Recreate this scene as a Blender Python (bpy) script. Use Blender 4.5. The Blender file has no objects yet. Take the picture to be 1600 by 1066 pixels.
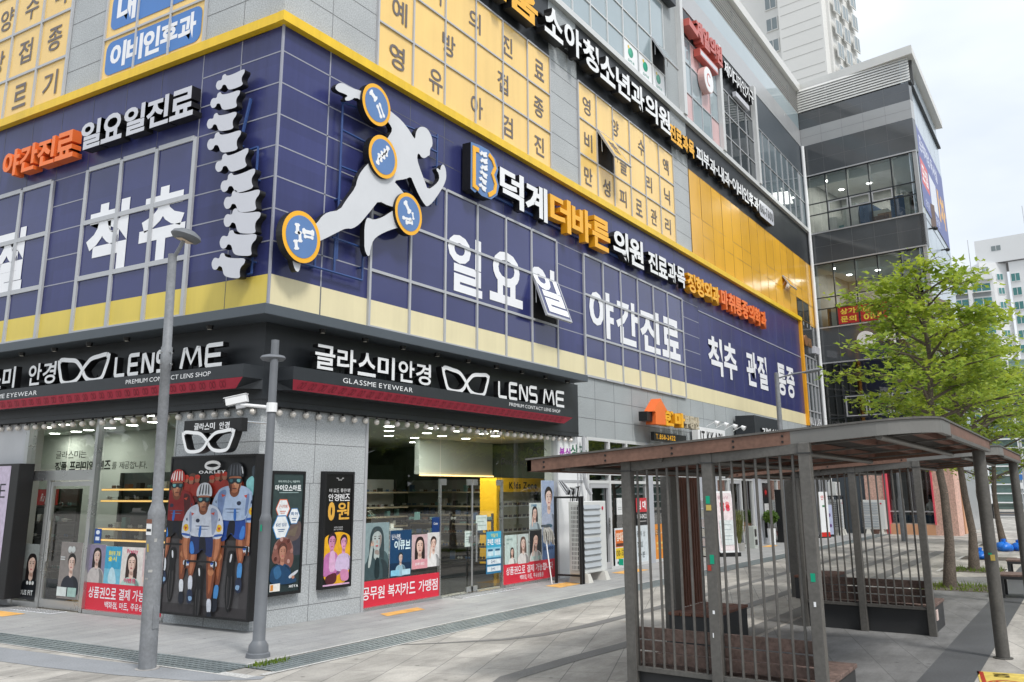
import bpy, bmesh, math, random
from mathutils import Matrix, Vector
R = math.radians
rnd = random.Random(11)
sc = bpy.context.scene
col = sc.collection

# ---------------------------------------------------------------- camera, sky, sun, exposure
cd = bpy.data.cameras.new('camera')
cam = bpy.data.objects.new('camera', cd); col.objects.link(cam)
cd.sensor_fit = 'HORIZONTAL'; cd.sensor_width = 36.0
cd.lens = 1414.54 / 1600 * 36
cd.shift_x = (800 - 793.1) / 1600
cd.shift_y = -(533 - 435.25) / 1600
cd.clip_start = 0.1; cd.clip_end = 2000
_y, _p, _r = R(32.02), R(13.224), R(-0.234)
_F = Vector((math.cos(_p) * math.cos(_y), math.cos(_p) * math.sin(_y), math.sin(_p)))
_X = Vector((math.sin(_y), -math.cos(_y), 0)); _U = _X.cross(_F)
_X2 = _X * math.cos(_r) + _U * math.sin(_r); _U2 = _U * math.cos(_r) - _X * math.sin(_r)
M = Matrix.Identity(4)
for i in range(3):
    M[i][0], M[i][1], M[i][2] = _X2[i], _U2[i], -_F[i]
M[0][3], M[1][3], M[2][3] = -9.889, -10.667, 1.98
cam.matrix_world = M
sc.camera = cam

SUN_EL, SUN_AZ = R(54), R(206)          # azimuth clockwise from +Y
w = bpy.data.worlds.new('World'); sc.world = w; w.use_nodes = True
nt = w.node_tree; nt.nodes.clear()
N = nt.nodes.new
out = N('ShaderNodeOutputWorld'); bg = N('ShaderNodeBackground'); sky = N('ShaderNodeTexSky')
sky.sky_type = 'NISHITA'; sky.sun_disc = False; sky.sun_elevation = SUN_EL; sky.sun_rotation = SUN_AZ
sky.air_density = 1.0; sky.dust_density = 2.0
tc = N('ShaderNodeTexCoord'); mp = N('ShaderNodeMapping'); mp.inputs['Scale'].default_value = (1.2, 1.2, 3.0)
nz = N('ShaderNodeTexNoise'); nz.inputs['Scale'].default_value = 1.6; nz.inputs['Detail'].default_value = 5
cr = N('ShaderNodeValToRGB'); cr.color_ramp.elements[0].position = 0.35; cr.color_ramp.elements[1].position = 0.62
cr.color_ramp.elements[0].color = (0.62, 0.62, 0.62, 1); cr.color_ramp.elements[1].color = (0.97, 0.97, 0.97, 1)
mx = N('ShaderNodeMix'); mx.data_type = 'RGBA'
sx = N('ShaderNodeSeparateXYZ'); el_ = N('ShaderNodeMapRange'); el_.inputs[1].default_value = 0.05; el_.inputs[2].default_value = 0.85; el_.inputs[3].default_value = 6.0; el_.inputs[4].default_value = 11.0
cl = N('ShaderNodeVectorMath'); cl.operation = 'SCALE'; cl.inputs[0].default_value = (0.94, 0.99, 1.04)      # bright cloud deck, brightest overhead
L = nt.links.new
L(tc.outputs['Generated'], mp.inputs['Vector']); L(mp.outputs[0], nz.inputs['Vector']); L(nz.outputs['Fac'], cr.inputs[0])
L(cr.outputs[0], mx.inputs[0]); L(tc.outputs['Generated'], sx.inputs[0]); L(sx.outputs['Z'], el_.inputs[0]); L(el_.outputs[0], cl.inputs['Scale']); L(cl.outputs[0], mx.inputs[7]); L(sky.outputs[0], mx.inputs[6]); L(mx.outputs[2], bg.inputs[0]); L(bg.outputs[0], out.inputs[0])
bg.inputs[1].default_value = 0.1

sd = bpy.data.lights.new('sun', 'SUN'); so = bpy.data.objects.new('sun', sd); col.objects.link(so)
sd.energy = 1.7; sd.angle = R(10); sd.color = (1, 0.97, 0.92)
_sv = Vector((math.sin(SUN_AZ) * math.cos(SUN_EL), math.cos(SUN_AZ) * math.cos(SUN_EL), math.sin(SUN_EL)))
so.rotation_euler = _sv.to_track_quat('Z', 'Y').to_euler()
so.location = (0, -20, 40)
sc.view_settings.view_transform = 'Standard'; sc.view_settings.look = 'None'
sc.view_settings.exposure = 0.6; sc.view_settings.gamma = 1.0
sc.render.engine = 'CYCLES'
sc.cycles.use_denoising = True
sc.cycles.max_bounces = 8; sc.cycles.transparent_max_bounces = 16; sc.cycles.sample_clamp_indirect = 6.0

# ---------------------------------------------------------------- materials
MATS = {}
def mat(name, c, rough=0.55, spec=0.4, var=0.08, scale=2.0, fine=0.0, fscale=60.0, metal=0.0, bump=0.0, bscale=40.0, emit=0.0, ecol=None, coat=0.0, streak=0.0, panel=None):
    if name in MATS: return MATS[name]
    m = bpy.data.materials.new(name); MATS[name] = m; m.use_nodes = True
    t = m.node_tree; b = t.nodes['Principled BSDF']; n = t.nodes.new; k = t.links.new
    b.inputs['Roughness'].default_value = rough; b.inputs['Specular IOR Level'].default_value = spec
    b.inputs['Metallic'].default_value = metal; b.inputs['Coat Weight'].default_value = coat
    col4 = (c[0], c[1], c[2], 1)
    b.inputs['Base Color'].default_value = col4
    if emit:
        e = ecol or c
        b.inputs['Emission Color'].default_value = (e[0], e[1], e[2], 1); b.inputs['Emission Strength'].default_value = emit
    if var or fine or bump:
        g = n('ShaderNodeTexCoord')
        src = None
        if var:
            z = n('ShaderNodeTexNoise'); z.inputs['Scale'].default_value = scale; z.inputs['Detail'].default_value = 6; z.inputs['Roughness'].default_value = 0.62
            k(g.outputs['Object'], z.inputs['Vector'])
            r = n('ShaderNodeMapRange'); r.inputs[1].default_value = 0.25; r.inputs[2].default_value = 0.75
            r.inputs[3].default_value = 1 - var; r.inputs[4].default_value = 1 + var
            k(z.outputs['Fac'], r.inputs[0]); src = r.outputs[0]
            r2 = n('ShaderNodeMapRange'); r2.inputs[1].default_value = 0.25; r2.inputs[2].default_value = 0.75
            r2.inputs[3].default_value = max(0.02, rough - 0.12 * rough); r2.inputs[4].default_value = min(1, rough + 0.15 * rough)
            k(z.outputs['Fac'], r2.inputs[0]); k(r2.outputs[0], b.inputs['Roughness'])
        if fine:
            z2 = n('ShaderNodeTexNoise'); z2.inputs['Scale'].default_value = fscale; z2.inputs['Detail'].default_value = 2
            k(g.outputs['Object'], z2.inputs['Vector'])
            r3 = n('ShaderNodeMapRange'); r3.inputs[1].default_value = 0.3; r3.inputs[2].default_value = 0.7
            r3.inputs[3].default_value = 1 - fine; r3.inputs[4].default_value = 1 + fine
            k(z2.outputs['Fac'], r3.inputs[0])
            if src is None: src = r3.outputs[0]
            else:
                mm = n('ShaderNodeMath'); mm.operation = 'MULTIPLY'; k(src, mm.inputs[0]); k(r3.outputs[0], mm.inputs[1]); src = mm.outputs[0]
        if streak:
            mpp = n('ShaderNodeMapping'); mpp.inputs['Scale'].default_value = (2.6, 2.6, .16); z4 = n('ShaderNodeTexNoise'); z4.inputs['Scale'].default_value = 1.0; z4.inputs['Detail'].default_value = 7; z4.inputs['Roughness'].default_value = .7
            k(g.outputs['Object'], mpp.inputs[0]); k(mpp.outputs[0], z4.inputs['Vector'])
            r4 = n('ShaderNodeMapRange'); r4.inputs[1].default_value = .35; r4.inputs[2].default_value = .72; r4.inputs[3].default_value = 1 + streak * .4; r4.inputs[4].default_value = 1 - streak
            k(z4.outputs['Fac'], r4.inputs[0]); m4 = n('ShaderNodeMath'); m4.operation = 'MULTIPLY'; k(src, m4.inputs[0]); k(r4.outputs[0], m4.inputs[1]); src = m4.outputs[0]
        if panel:
            sn = n('ShaderNodeVectorMath'); sn.operation = 'SNAP'; sn.inputs[1].default_value = panel; wn = n('ShaderNodeTexWhiteNoise'); wn.noise_dimensions = '3D'
            of = n('ShaderNodeVectorMath'); of.operation = 'ADD'; of.inputs[1].default_value = (0, 0, .03); k(g.outputs['Object'], of.inputs[0]); k(of.outputs[0], sn.inputs[0]); k(sn.outputs[0], wn.inputs['Vector'])
            r7 = n('ShaderNodeMapRange'); r7.inputs[3].default_value = .90; r7.inputs[4].default_value = 1.1; k(wn.outputs['Value'], r7.inputs[0]); m7 = n('ShaderNodeMath'); m7.operation = 'MULTIPLY'; k(src, m7.inputs[0]); k(r7.outputs[0], m7.inputs[1]); src = m7.outputs[0]
        if src is not None:
            v = n('ShaderNodeVectorMath'); v.operation = 'SCALE'; v.inputs[0].default_value = c[:3]; k(src, v.inputs['Scale'])
            k(v.outputs[0], b.inputs['Base Color'])
        if bump:
            z3 = n('ShaderNodeTexNoise'); z3.inputs['Scale'].default_value = bscale; z3.inputs['Detail'].default_value = 3
            k(g.outputs['Object'], z3.inputs['Vector'])
            bu = n('ShaderNodeBump'); bu.inputs['Strength'].default_value = bump; bu.inputs['Distance'].default_value = 0.01
            k(z3.outputs['Fac'], bu.inputs['Height']); k(bu.outputs[0], b.inputs['Normal'])
    return m

def glass_mat(name, tint=(0.9, 0.95, 0.93), refl=1.0):
    if name in MATS: return MATS[name]
    m = bpy.data.materials.new(name); MATS[name] = m; m.use_nodes = True
    t = m.node_tree; t.nodes.clear(); n = t.nodes.new; k = t.links.new
    o = n('ShaderNodeOutputMaterial'); ms = n('ShaderNodeMixShader'); tr = n('ShaderNodeBsdfTransparent'); gl = n('ShaderNodeBsdfGlossy')
    tr.inputs[0].default_value = (*tint, 1); gl.inputs['Roughness'].default_value = 0.01
    f = n('ShaderNodeFresnel'); f.inputs[0].default_value = 1.52
    mu = n('ShaderNodeMath'); mu.operation = 'MULTIPLY'; mu.inputs[1].default_value = refl; mu.use_clamp = True
    k(f.outputs[0], mu.inputs[0]); k(mu.outputs[0], ms.inputs[0]); k(tr.outputs[0], ms.inputs[1]); k(gl.outputs[0], ms.inputs[2]); k(ms.outputs[0], o.inputs[0])
    return m

def tiles_mat(name, c1, c2, mortar, bw, rh, rot, rough=0.7, ms=0.006, stain=0.16, sscale=0.7):
    m = bpy.data.materials.new(name); MATS[name] = m; m.use_nodes = True
    t = m.node_tree; b = t.nodes['Principled BSDF']; n = t.nodes.new; k = t.links.new
    g = n('ShaderNodeTexCoord'); mp = n('ShaderNodeMapping'); mp.inputs['Rotation'].default_value = rot
    br = n('ShaderNodeTexBrick'); br.inputs['Color1'].default_value = (*c1, 1); br.inputs['Color2'].default_value = (*c2, 1); br.inputs['Mortar'].default_value = (*mortar, 1)
    br.inputs['Scale'].default_value = 1; br.inputs['Brick Width'].default_value = bw; br.inputs['Row Height'].default_value = rh
    br.inputs['Mortar Size'].default_value = ms; br.inputs['Mortar Smooth'].default_value = 0.2; br.offset = 0.37; br.squash = 1.0
    k(g.outputs['Object'], mp.inputs[0]); k(mp.outputs[0], br.inputs['Vector'])
    z = n('ShaderNodeTexNoise'); z.inputs['Scale'].default_value = sscale; z.inputs['Detail'].default_value = 8; z.inputs['Roughness'].default_value = 0.68
    k(g.outputs['Object'], z.inputs['Vector'])
    z2 = n('ShaderNodeTexNoise'); z2.inputs['Scale'].default_value = 45; z2.inputs['Detail'].default_value = 3; k(g.outputs['Object'], z2.inputs['Vector'])
    r = n('ShaderNodeMapRange'); r.inputs[1].default_value = 0.3; r.inputs[2].default_value = 0.7; r.inputs[3].default_value = 1 - stain; r.inputs[4].default_value = 1 + stain * 0.7
    k(z.outputs['Fac'], r.inputs[0])
    r2 = n('ShaderNodeMapRange'); r2.inputs[1].default_value = 0.3; r2.inputs[2].default_value = 0.7; r2.inputs[3].default_value = 0.9; r2.inputs[4].default_value = 1.1
    k(z2.outputs['Fac'], r2.inputs[0])
    mm = n('ShaderNodeMath'); mm.operation = 'MULTIPLY'; k(r.outputs[0], mm.inputs[0]); k(r2.outputs[0], mm.inputs[1])
    vo = n('ShaderNodeTexVoronoi'); vo.inputs['Scale'].default_value = 2.3; k(g.outputs['Object'], vo.inputs['Vector'])
    r5 = n('ShaderNodeMapRange'); r5.inputs[1].default_value = .04; r5.inputs[2].default_value = .075; r5.inputs[3].default_value = .5; r5.inputs[4].default_value = 1.0; k(vo.outputs['Distance'], r5.inputs[0])
    mp6 = n('ShaderNodeMapping'); mp6.inputs['Rotation'].default_value = (0, 0, R(-8)); mp6.inputs['Scale'].default_value = (.5, 2.2, 1); z6 = n('ShaderNodeTexNoise'); z6.inputs['Scale'].default_value = 1.3; z6.inputs['Detail'].default_value = 7; z6.inputs['Roughness'].default_value = .7; k(g.outputs['Object'], mp6.inputs[0]); k(mp6.outputs[0], z6.inputs['Vector'])
    r6 = n('ShaderNodeMapRange'); r6.inputs[1].default_value = .42; r6.inputs[2].default_value = .68; r6.inputs[3].default_value = 1.04; r6.inputs[4].default_value = 1 - stain; k(z6.outputs['Fac'], r6.inputs[0])
    m5 = n('ShaderNodeMath'); m5.operation = 'MULTIPLY'; k(r5.outputs[0], m5.inputs[0]); k(r6.outputs[0], m5.inputs[1])
    m6 = n('ShaderNodeMath'); m6.operation = 'MULTIPLY'; k(mm.outputs[0], m6.inputs[0]); k(m5.outputs[0], m6.inputs[1]); mm = m6
    v = n('ShaderNodeVectorMath'); v.operation = 'SCALE'; k(br.outputs['Color'], v.inputs[0]); k(mm.outputs[0], v.inputs['Scale'])
    k(v.outputs[0], b.inputs['Base Color'])
    b.inputs['Roughness'].default_value = rough; b.inputs['Specular IOR Level'].default_value = 0.35
    bu = n('ShaderNodeBump'); bu.inputs['Strength'].default_value = 0.25; bu.inputs['Distance'].default_value = 0.004
    k(br.outputs['Fac'], bu.inputs['Height']); bu.invert = True; k(bu.outputs[0], b.inputs['Normal'])
    return m

def granite(name, c, joint=None):
    return mat(name, c, rough=0.6, spec=0.35, var=0.10, scale=0.9, fine=0.26, fscale=42, bump=0.08, bscale=70)

def s2l(h):          # '#rrggbb' to linear
    o = []
    for i in (1, 3, 5):
        x = int(h[i:i + 2], 16) / 255
        o.append(x / 12.92 if x <= 0.04045 else ((x + 0.055) / 1.055) ** 2.4)
    return tuple(o)
def ink(h, rough=0.35):
    return mat('print ' + h.strip('#'), tuple(x * 0.82 for x in s2l(h)), rough=rough, var=0.2, scale=11, spec=0.4)

# ---------------------------------------------------------------- mesh builder
class MB:
    def __init__(s, M=None): s.v = []; s.f = []; s.m = []; s.mats = []; s.M = M; s.starts = []
    def mi(s, m):
        if m not in s.mats: s.mats.append(m)
        return s.mats.index(m)
    def add(s, vs, fs, m):
        o = len(s.v); i = s.mi(m); s.starts.append((o, len(s.f)))
        s.v += [tuple(s.M @ Vector(p)) if s.M is not None else tuple(p) for p in vs]
        for f in fs: s.f.append([o + q for q in f]); s.m.append(i)
        return s
    def poly(s, pts, m): return s.add(pts, [list(range(len(pts)))], m)
    def box(s, x0, x1, y0, y1, z0, z1, m):
        x0, x1 = min(x0, x1), max(x0, x1); y0, y1 = min(y0, y1), max(y0, y1); z0, z1 = min(z0, z1), max(z0, z1)
        return s.add([(x0, y0, z0), (x1, y0, z0), (x1, y1, z0), (x0, y1, z0), (x0, y0, z1), (x1, y0, z1), (x1, y1, z1), (x0, y1, z1)],
                     [(0, 3, 2, 1), (4, 5, 6, 7), (0, 1, 5, 4), (1, 2, 6, 5), (2, 3, 7, 6), (3, 0, 4, 7)], m)
    def prism(s, pts, z0, z1, m, side=None):
        a = sum(pts[i][0] * pts[(i + 1) % len(pts)][1] - pts[(i + 1) % len(pts)][0] * pts[i][1] for i in range(len(pts)))
        if a < 0: pts = pts[::-1]
        n = len(pts)
        s.add([(x, y, z1) for x, y in pts], [list(range(n))], m)
        s.add([(x, y, z0) for x, y in pts] + [(x, y, z1) for x, y in pts], [(i, (i + 1) % n, n + (i + 1) % n, n + i) for i in range(n)] + [list(range(n))[::-1]], side or m)
        return s
    def cyl(s, p0, p1, r0, r1=None, m=None, n=12, cap=True):
        r1 = r0 if r1 is None else r1
        p0, p1 = Vector(p0), Vector(p1); d = (p1 - p0).normalized()
        a = d.orthogonal().normalized(); b = d.cross(a)
        vs = [p0 + (a * math.cos(6.28319 * i / n) + b * math.sin(6.28319 * i / n)) * r0 for i in range(n)] + [p1 + (a * math.cos(6.28319 * i / n) + b * math.sin(6.28319 * i / n)) * r1 for i in range(n)]
        fs = [(i, (i + 1) % n, n + (i + 1) % n, n + i) for i in range(n)]
        if cap: fs += [list(range(n))[::-1], list(range(n, 2 * n))]
        return s.add(vs, fs, m)
    def tube(s, pts, r, m, n=8):
        for a, b in zip(pts[:-1], pts[1:]): s.cyl(a, b, r, r, m, n)
        return s
    def ell(s, c, rx, ry, rz, m, seg=14, rings=8):
        vs = []; fs = []
        for j in range(rings + 1):
            t = math.pi * j / rings
            for i in range(seg):
                p = 6.28319 * i / seg
                vs.append((c[0] + rx * math.sin(t) * math.cos(p), c[1] + ry * math.sin(t) * math.sin(p), c[2] + rz * math.cos(t)))
        for j in range(rings):
            for i in range(seg):
                fs.append((j * seg + i, (j + 1) * seg + i, (j + 1) * seg + (i + 1) % seg, j * seg + (i + 1) % seg))
        return s.add(vs, fs, m)
    def lathe(s, prof, m, c=(0, 0, 0), n=20):
        vs = []; fs = []
        for r, z in prof:
            for i in range(n):
                p = 6.28319 * i / n; vs.append((c[0] + r * math.cos(p), c[1] + r * math.sin(p), c[2] + z))
        for j in range(len(prof) - 1):
            for i in range(n): fs.append((j * n + i, j * n + (i + 1) % n, (j + 1) * n + (i + 1) % n, (j + 1) * n + i))
        fs.append(list(range(n))[::-1]); fs.append(list(range((len(prof) - 1) * n, len(prof) * n)))
        return s.add(vs, fs, m)
    def ribbon(s, pts, wd, z0, z1, m, side=None, closed=False):
        n = len(pts); lf = []; rt = []
        for i in range(n):
            a = pts[(i - 1) % n] if closed or i > 0 else pts[i]; b = pts[(i + 1) % n] if closed or i < n - 1 else pts[i]
            dx, dy = b[0] - a[0], b[1] - a[1]; l = math.hypot(dx, dy) or 1
            ww = wd[i] if isinstance(wd, (list, tuple)) else wd
            nx, ny = -dy / l * ww / 2, dx / l * ww / 2
            lf.append((pts[i][0] + nx, pts[i][1] + ny)); rt.append((pts[i][0] - nx, pts[i][1] - ny))
        vs = [(x, y, z1) for x, y in lf] + [(x, y, z1) for x, y in rt] + [(x, y, z0) for x, y in lf] + [(x, y, z0) for x, y in rt]
        top = []; sd = []
        for i in range(n if closed else n - 1):
            j = (i + 1) % n
            top.append((i, n + i, n + j, j)); sd += [(2 * n + i, i, j, 2 * n + j), (n + i, 3 * n + i, 3 * n + j, n + j)]
        if not closed: sd += [(0, 2 * n, 3 * n, n), (n - 1, 2 * n - 1, 4 * n - 1, 3 * n - 1)]
        s.add(vs, top, m); s.add(vs, sd, side or m)
        return s
    def build_each(s, name, parent=None, **k):
        """one object for every primitive added"""
        st = s.starts + [(len(s.v), len(s.f))]
        for (v0, f0), (v1, f1) in zip(st[:-1], st[1:]):
            c = MB(); c.v = s.v[v0:v1]; c.f = [[i - v0 for i in f] for f in s.f[f0:f1]]; c.m = s.m[f0:f1]; c.mats = s.mats; c.build(name, parent, **k)
    def build(s, name, parent=None, smooth=None, bevel=0.0, mw=None):
        me = bpy.data.meshes.new(name); me.from_pydata(s.v, [], s.f)
        for m in s.mats: me.materials.append(m)
        me.polygons.foreach_set('material_index', s.m)
        if smooth:
            me.polygons.foreach_set('use_smooth', [True] * len(s.f)); me.set_sharp_from_angle(angle=R(smooth))
        me.update()
        o = bpy.data.objects.new(name, me); col.objects.link(o)
        if parent is not None: o.parent = parent
        if mw is not None: o.matrix_world = mw
        if bevel:
            b = o.modifiers.new('bevel', 'BEVEL'); b.width = bevel; b.segments = 2; b.limit_method = 'ANGLE'; b.angle_limit = R(40)
        return o

def tag(o, label=None, cat=None, group=None, kind=None):
    if label: o['label'] = label
    if cat: o['category'] = cat
    if group: o['group'] = group
    if kind: o['kind'] = kind
    return o
def thing(name, label, cat, M=None, loc=None, rz=0.0, group=None):
    o = bpy.data.objects.new(name, None); col.objects.link(o); o.empty_display_size = 0.2
    if M is not None: o.matrix_world = M
    elif loc is not None: o.location = loc; o.rotation_euler = (0, 0, rz)
    return tag(o, label, cat, group)
def dup(root, loc, rz, label=None):
    def cp(o, par):
        c = o.copy(); col.objects.link(c); c.parent = par
        for ch in o.children: cp(ch, c)
        return c
    r = cp(root, None); r.location = loc; r.rotation_euler = (0, 0, rz)
    if label: r['label'] = label
    return r

# frames on vertical faces: local x = along the wall to the right, y = up, z = out of the wall
def frame(ox, oy, oz, ang):
    c, s = math.cos(ang), math.sin(ang)
    return Matrix(((c, 0, s, ox), (s, 0, -c, oy), (0, 1, 0, oz), (0, 0, 0, 1)))
FR = frame(0, 0, 0, 0)                 # the long street front
FL = frame(0, 0, 0, R(-90))            # the short front round the corner (local x = -y)
def on(F, u, v, d=0.0): return F @ Matrix.Translation((u, v, d))

# ---------------------------------------------------------------- lettering
_GL = {}
def glyph(ch, bold):
    k = (ch, bold)
    if k in _GL: return _GL[k]
    cu = bpy.data.curves.new('glyph', 'FONT'); cu.body = ch; cu.size = 1; cu.offset = bold; cu.resolution_u = 3
    o = bpy.data.objects.new('glyph', cu)
    me = bpy.data.meshes.new_from_object(o)
    vs = [(v.co.x, v.co.y) for v in me.vertices]; fs = [tuple(p.vertices) for p in me.polygons]
    bpy.data.objects.remove(o); bpy.data.curves.remove(cu); bpy.data.meshes.remove(me)
    # weld by position, drop doubles
    key = {}; mp = []; nv = []
    for x, y in vs:
        q = (round(x, 5), round(y, 5))
        if q not in key: key[q] = len(nv); nv.append((x, y))
        mp.append(key[q])
    nf = []
    for f in fs:
        g = []
        for i in f:
            if mp[i] not in g: g.append(mp[i])
        if len(g) > 2:
            a = sum(nv[g[i]][0] * nv[g[(i + 1) % len(g)]][1] - nv[g[(i + 1) % len(g)]][0] * nv[g[i]][1] for i in range(len(g)))
            nf.append(g if a > 0 else g[::-1])
    ed = {}
    for f in nf:
        for i in range(len(f)):
            a, b = f[i], f[(i + 1) % len(f)]
            if (b, a) in ed: ed.pop((b, a))
            else: ed[(a, b)] = 1
    if not nv: nv = [(0, 0), (0.3, 0.7)]
    bb = (min(p[0] for p in nv), min(p[1] for p in nv), max(p[0] for p in nv), max(p[1] for p in nv))
    _GL[k] = (nv, nf, list(ed), bb)
    return _GL[k]
def clip_y(poly, c, up):
    o = []
    for i in range(len(poly)):
        a, b = poly[i], poly[(i + 1) % len(poly)]; ia, ib = (a[1] >= c) == up, (b[1] >= c) == up
        if ia: o.append(a)
        if ia != ib: q = (c - a[1]) / (b[1] - a[1]); o.append((a[0] + (b[0] - a[0]) * q, c))
    return o
def clipped_glyph(mb, ch, x0, x1, y0, y1, z, face, bold, c, up):
    nv, nf, ed, b = glyph(ch, bold); sx = (x1 - x0) / (b[2] - b[0]); sy = (y1 - y0) / (b[3] - b[1])
    for f in nf:
        p = clip_y([(x0 + (nv[i][0] - b[0]) * sx, y0 + (nv[i][1] - b[1]) * sy) for i in f], c, up)
        if len(p) > 2: mb.poly([(x, y, z) for x, y in p], face)
def put_glyph(mb, ch, x0, x1, y0, y1, z0, z1, face, side=None, bold=0.02, shear=0.0):
    nv, nf, ed, b = glyph(ch, bold)
    sx = (x1 - x0) / max(1e-6, b[2] - b[0]); sy = (y1 - y0) / max(1e-6, b[3] - b[1])
    P = [(x0 + (x - b[0]) * sx + shear * (y - b[1]) * sy, y0 + (y - b[1]) * sy) for x, y in nv]
    mb.add([(x, y, z1) for x, y in P], nf, face)
    if z1 - z0 > 0.004:
        n = len(P)
        mb.add([(x, y, z1) for x, y in P] + [(x, y, z0) for x, y in P], [(a, n + a, n + c, c) for a, c in ed], side or face)
def ishan(ch): return 0xAC00 <= ord(ch) <= 0xD7A3
def layout(text, x0, x1, y0, y1, bold, gap=0.09):
    cap = glyph('H', bold)[3]; ch_ = cap[3] - cap[1]
    items = []; x = 0.0
    for ch in text:
        if ch == ' ': x += 0.38; continue
        b = glyph(ch, bold)[3]
        if ishan(ch):
            items.append((ch, x, x + 0.92, 0.0, 1.0)); x += 0.92 + gap
        else:
            wd = (b[2] - b[0]) / ch_; items.append((ch, x, x + wd, (b[1] - cap[1]) / ch_, (b[3] - cap[1]) / ch_)); x += wd + gap * 1.6
    W = max(i[2] for i in items)
    k = (x1 - x0) / W; h = y1 - y0
    return [(c, x0 + a * k, x0 + b * k, y0 + p * h, y0 + q * h) for c, a, b, p, q in items]
def words(mb, text, x0, x1, y0, y1, z0, z1, face, side=None, bold=0.02, gap=0.09, shear=0.0):
    for c, a, b, p, q in layout(text, x0, x1, y0, y1, bold, gap): put_glyph(mb, c, a, b, p, q, z0, z1, face, side, bold, shear)
    return mb
def letters(parent, text, x0, x1, y0, y1, z0, z1, face, side=None, bold=0.03, gap=0.09, name='letter'):
    for c, a, b, p, q in layout(text, x0, x1, y0, y1, bold, gap):
        mb = MB(); put_glyph(mb, c, a, b, p, q, z0, z1, face, side, bold); mb.build(name, parent)

def chaikin(p, it=2):
    for _ in range(it):
        q = []
        for i in range(len(p)):
            a, b = p[i], p[(i + 1) % len(p)]
            q += [(a[0] * .78 + b[0] * .22, a[1] * .78 + b[1] * .22), (a[0] * .22 + b[0] * .78, a[1] * .22 + b[1] * .78)]
        p = q
    return p
def clip01(p):
    for ax in (0, 1):
        for c, up in ((0, True), (1, False)):
            if ax == 0: p = [(b, a) for a, b in p]
            p = clip_y(p, c, up)
            if ax == 0: p = [(b, a) for a, b in p]
            if len(p) < 3: return []
    return p
# flat printed artwork in a rectangle: list of ('e' ellipse | 'p' polygon | 't' text | 'r' rectangle), coordinates 0..1
def art(mb, items, x0, x1, y0, y1, z, step=0.0009):
    W, H = x1 - x0, y1 - y0
    for it in items:
        z += step
        c = ink(it[1]) if isinstance(it[1], str) else it[1]
        if it[0] == 'r':
            a, b, p, q = it[2:6]; mb.poly([(x0 + a * W, y0 + p * H, z), (x0 + b * W, y0 + p * H, z), (x0 + b * W, y0 + q * H, z), (x0 + a * W, y0 + q * H, z)], c)
        elif it[0] == 'e':
            cx, cy, rx, ry = it[2:6]; rot = it[6] if len(it) > 6 else 0
            pts = []
            for i in range(20):
                t = 6.28319 * i / 20; ex, ey = rx * W * math.cos(t), ry * H * math.sin(t)
                pts.append((cx + (ex * math.cos(rot) - ey * math.sin(rot)) / W, cy + (ex * math.sin(rot) + ey * math.cos(rot)) / H))
            pts = clip01(pts)
            if len(pts) > 2: mb.poly([(x0 + a * W, y0 + b * H, z) for a, b in pts], c)
        elif it[0] in 'ph':
            q = clip01(chaikin(it[2]) if it[0] == 'p' and len(it[2]) > 3 else it[2])
            if len(q) < 3: continue
            pts = [(x0 + a * W, y0 + b * H) for a, b in q]
            ar = sum(pts[i][0] * pts[(i + 1) % len(pts)][1] - pts[(i + 1) % len(pts)][0] * pts[i][1] for i in range(len(pts)))
            if ar < 0: pts = pts[::-1]
            mb.poly([(a, b, z) for a, b in pts], c)
        elif it[0] == 'l':
            mb.ribbon([(x0 + a * W, y0 + b * H) for a, b in it[2]], it[3] * W, z - 0.0003, z, c)
        elif it[0] == 't':
            words(mb, it[2], x0 + it[3] * W, x0 + it[4] * W, y0 + it[5] * H, y0 + it[6] * H, z, z, c, None, it[7] if len(it) > 7 else 0.015)
def mixc(a, b, k): return '#' + ''.join('%02x' % int(int(a[i:i + 2], 16) * (1 - k) + int(b[i:i + 2], 16) * k) for i in (1, 3, 5))
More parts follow.
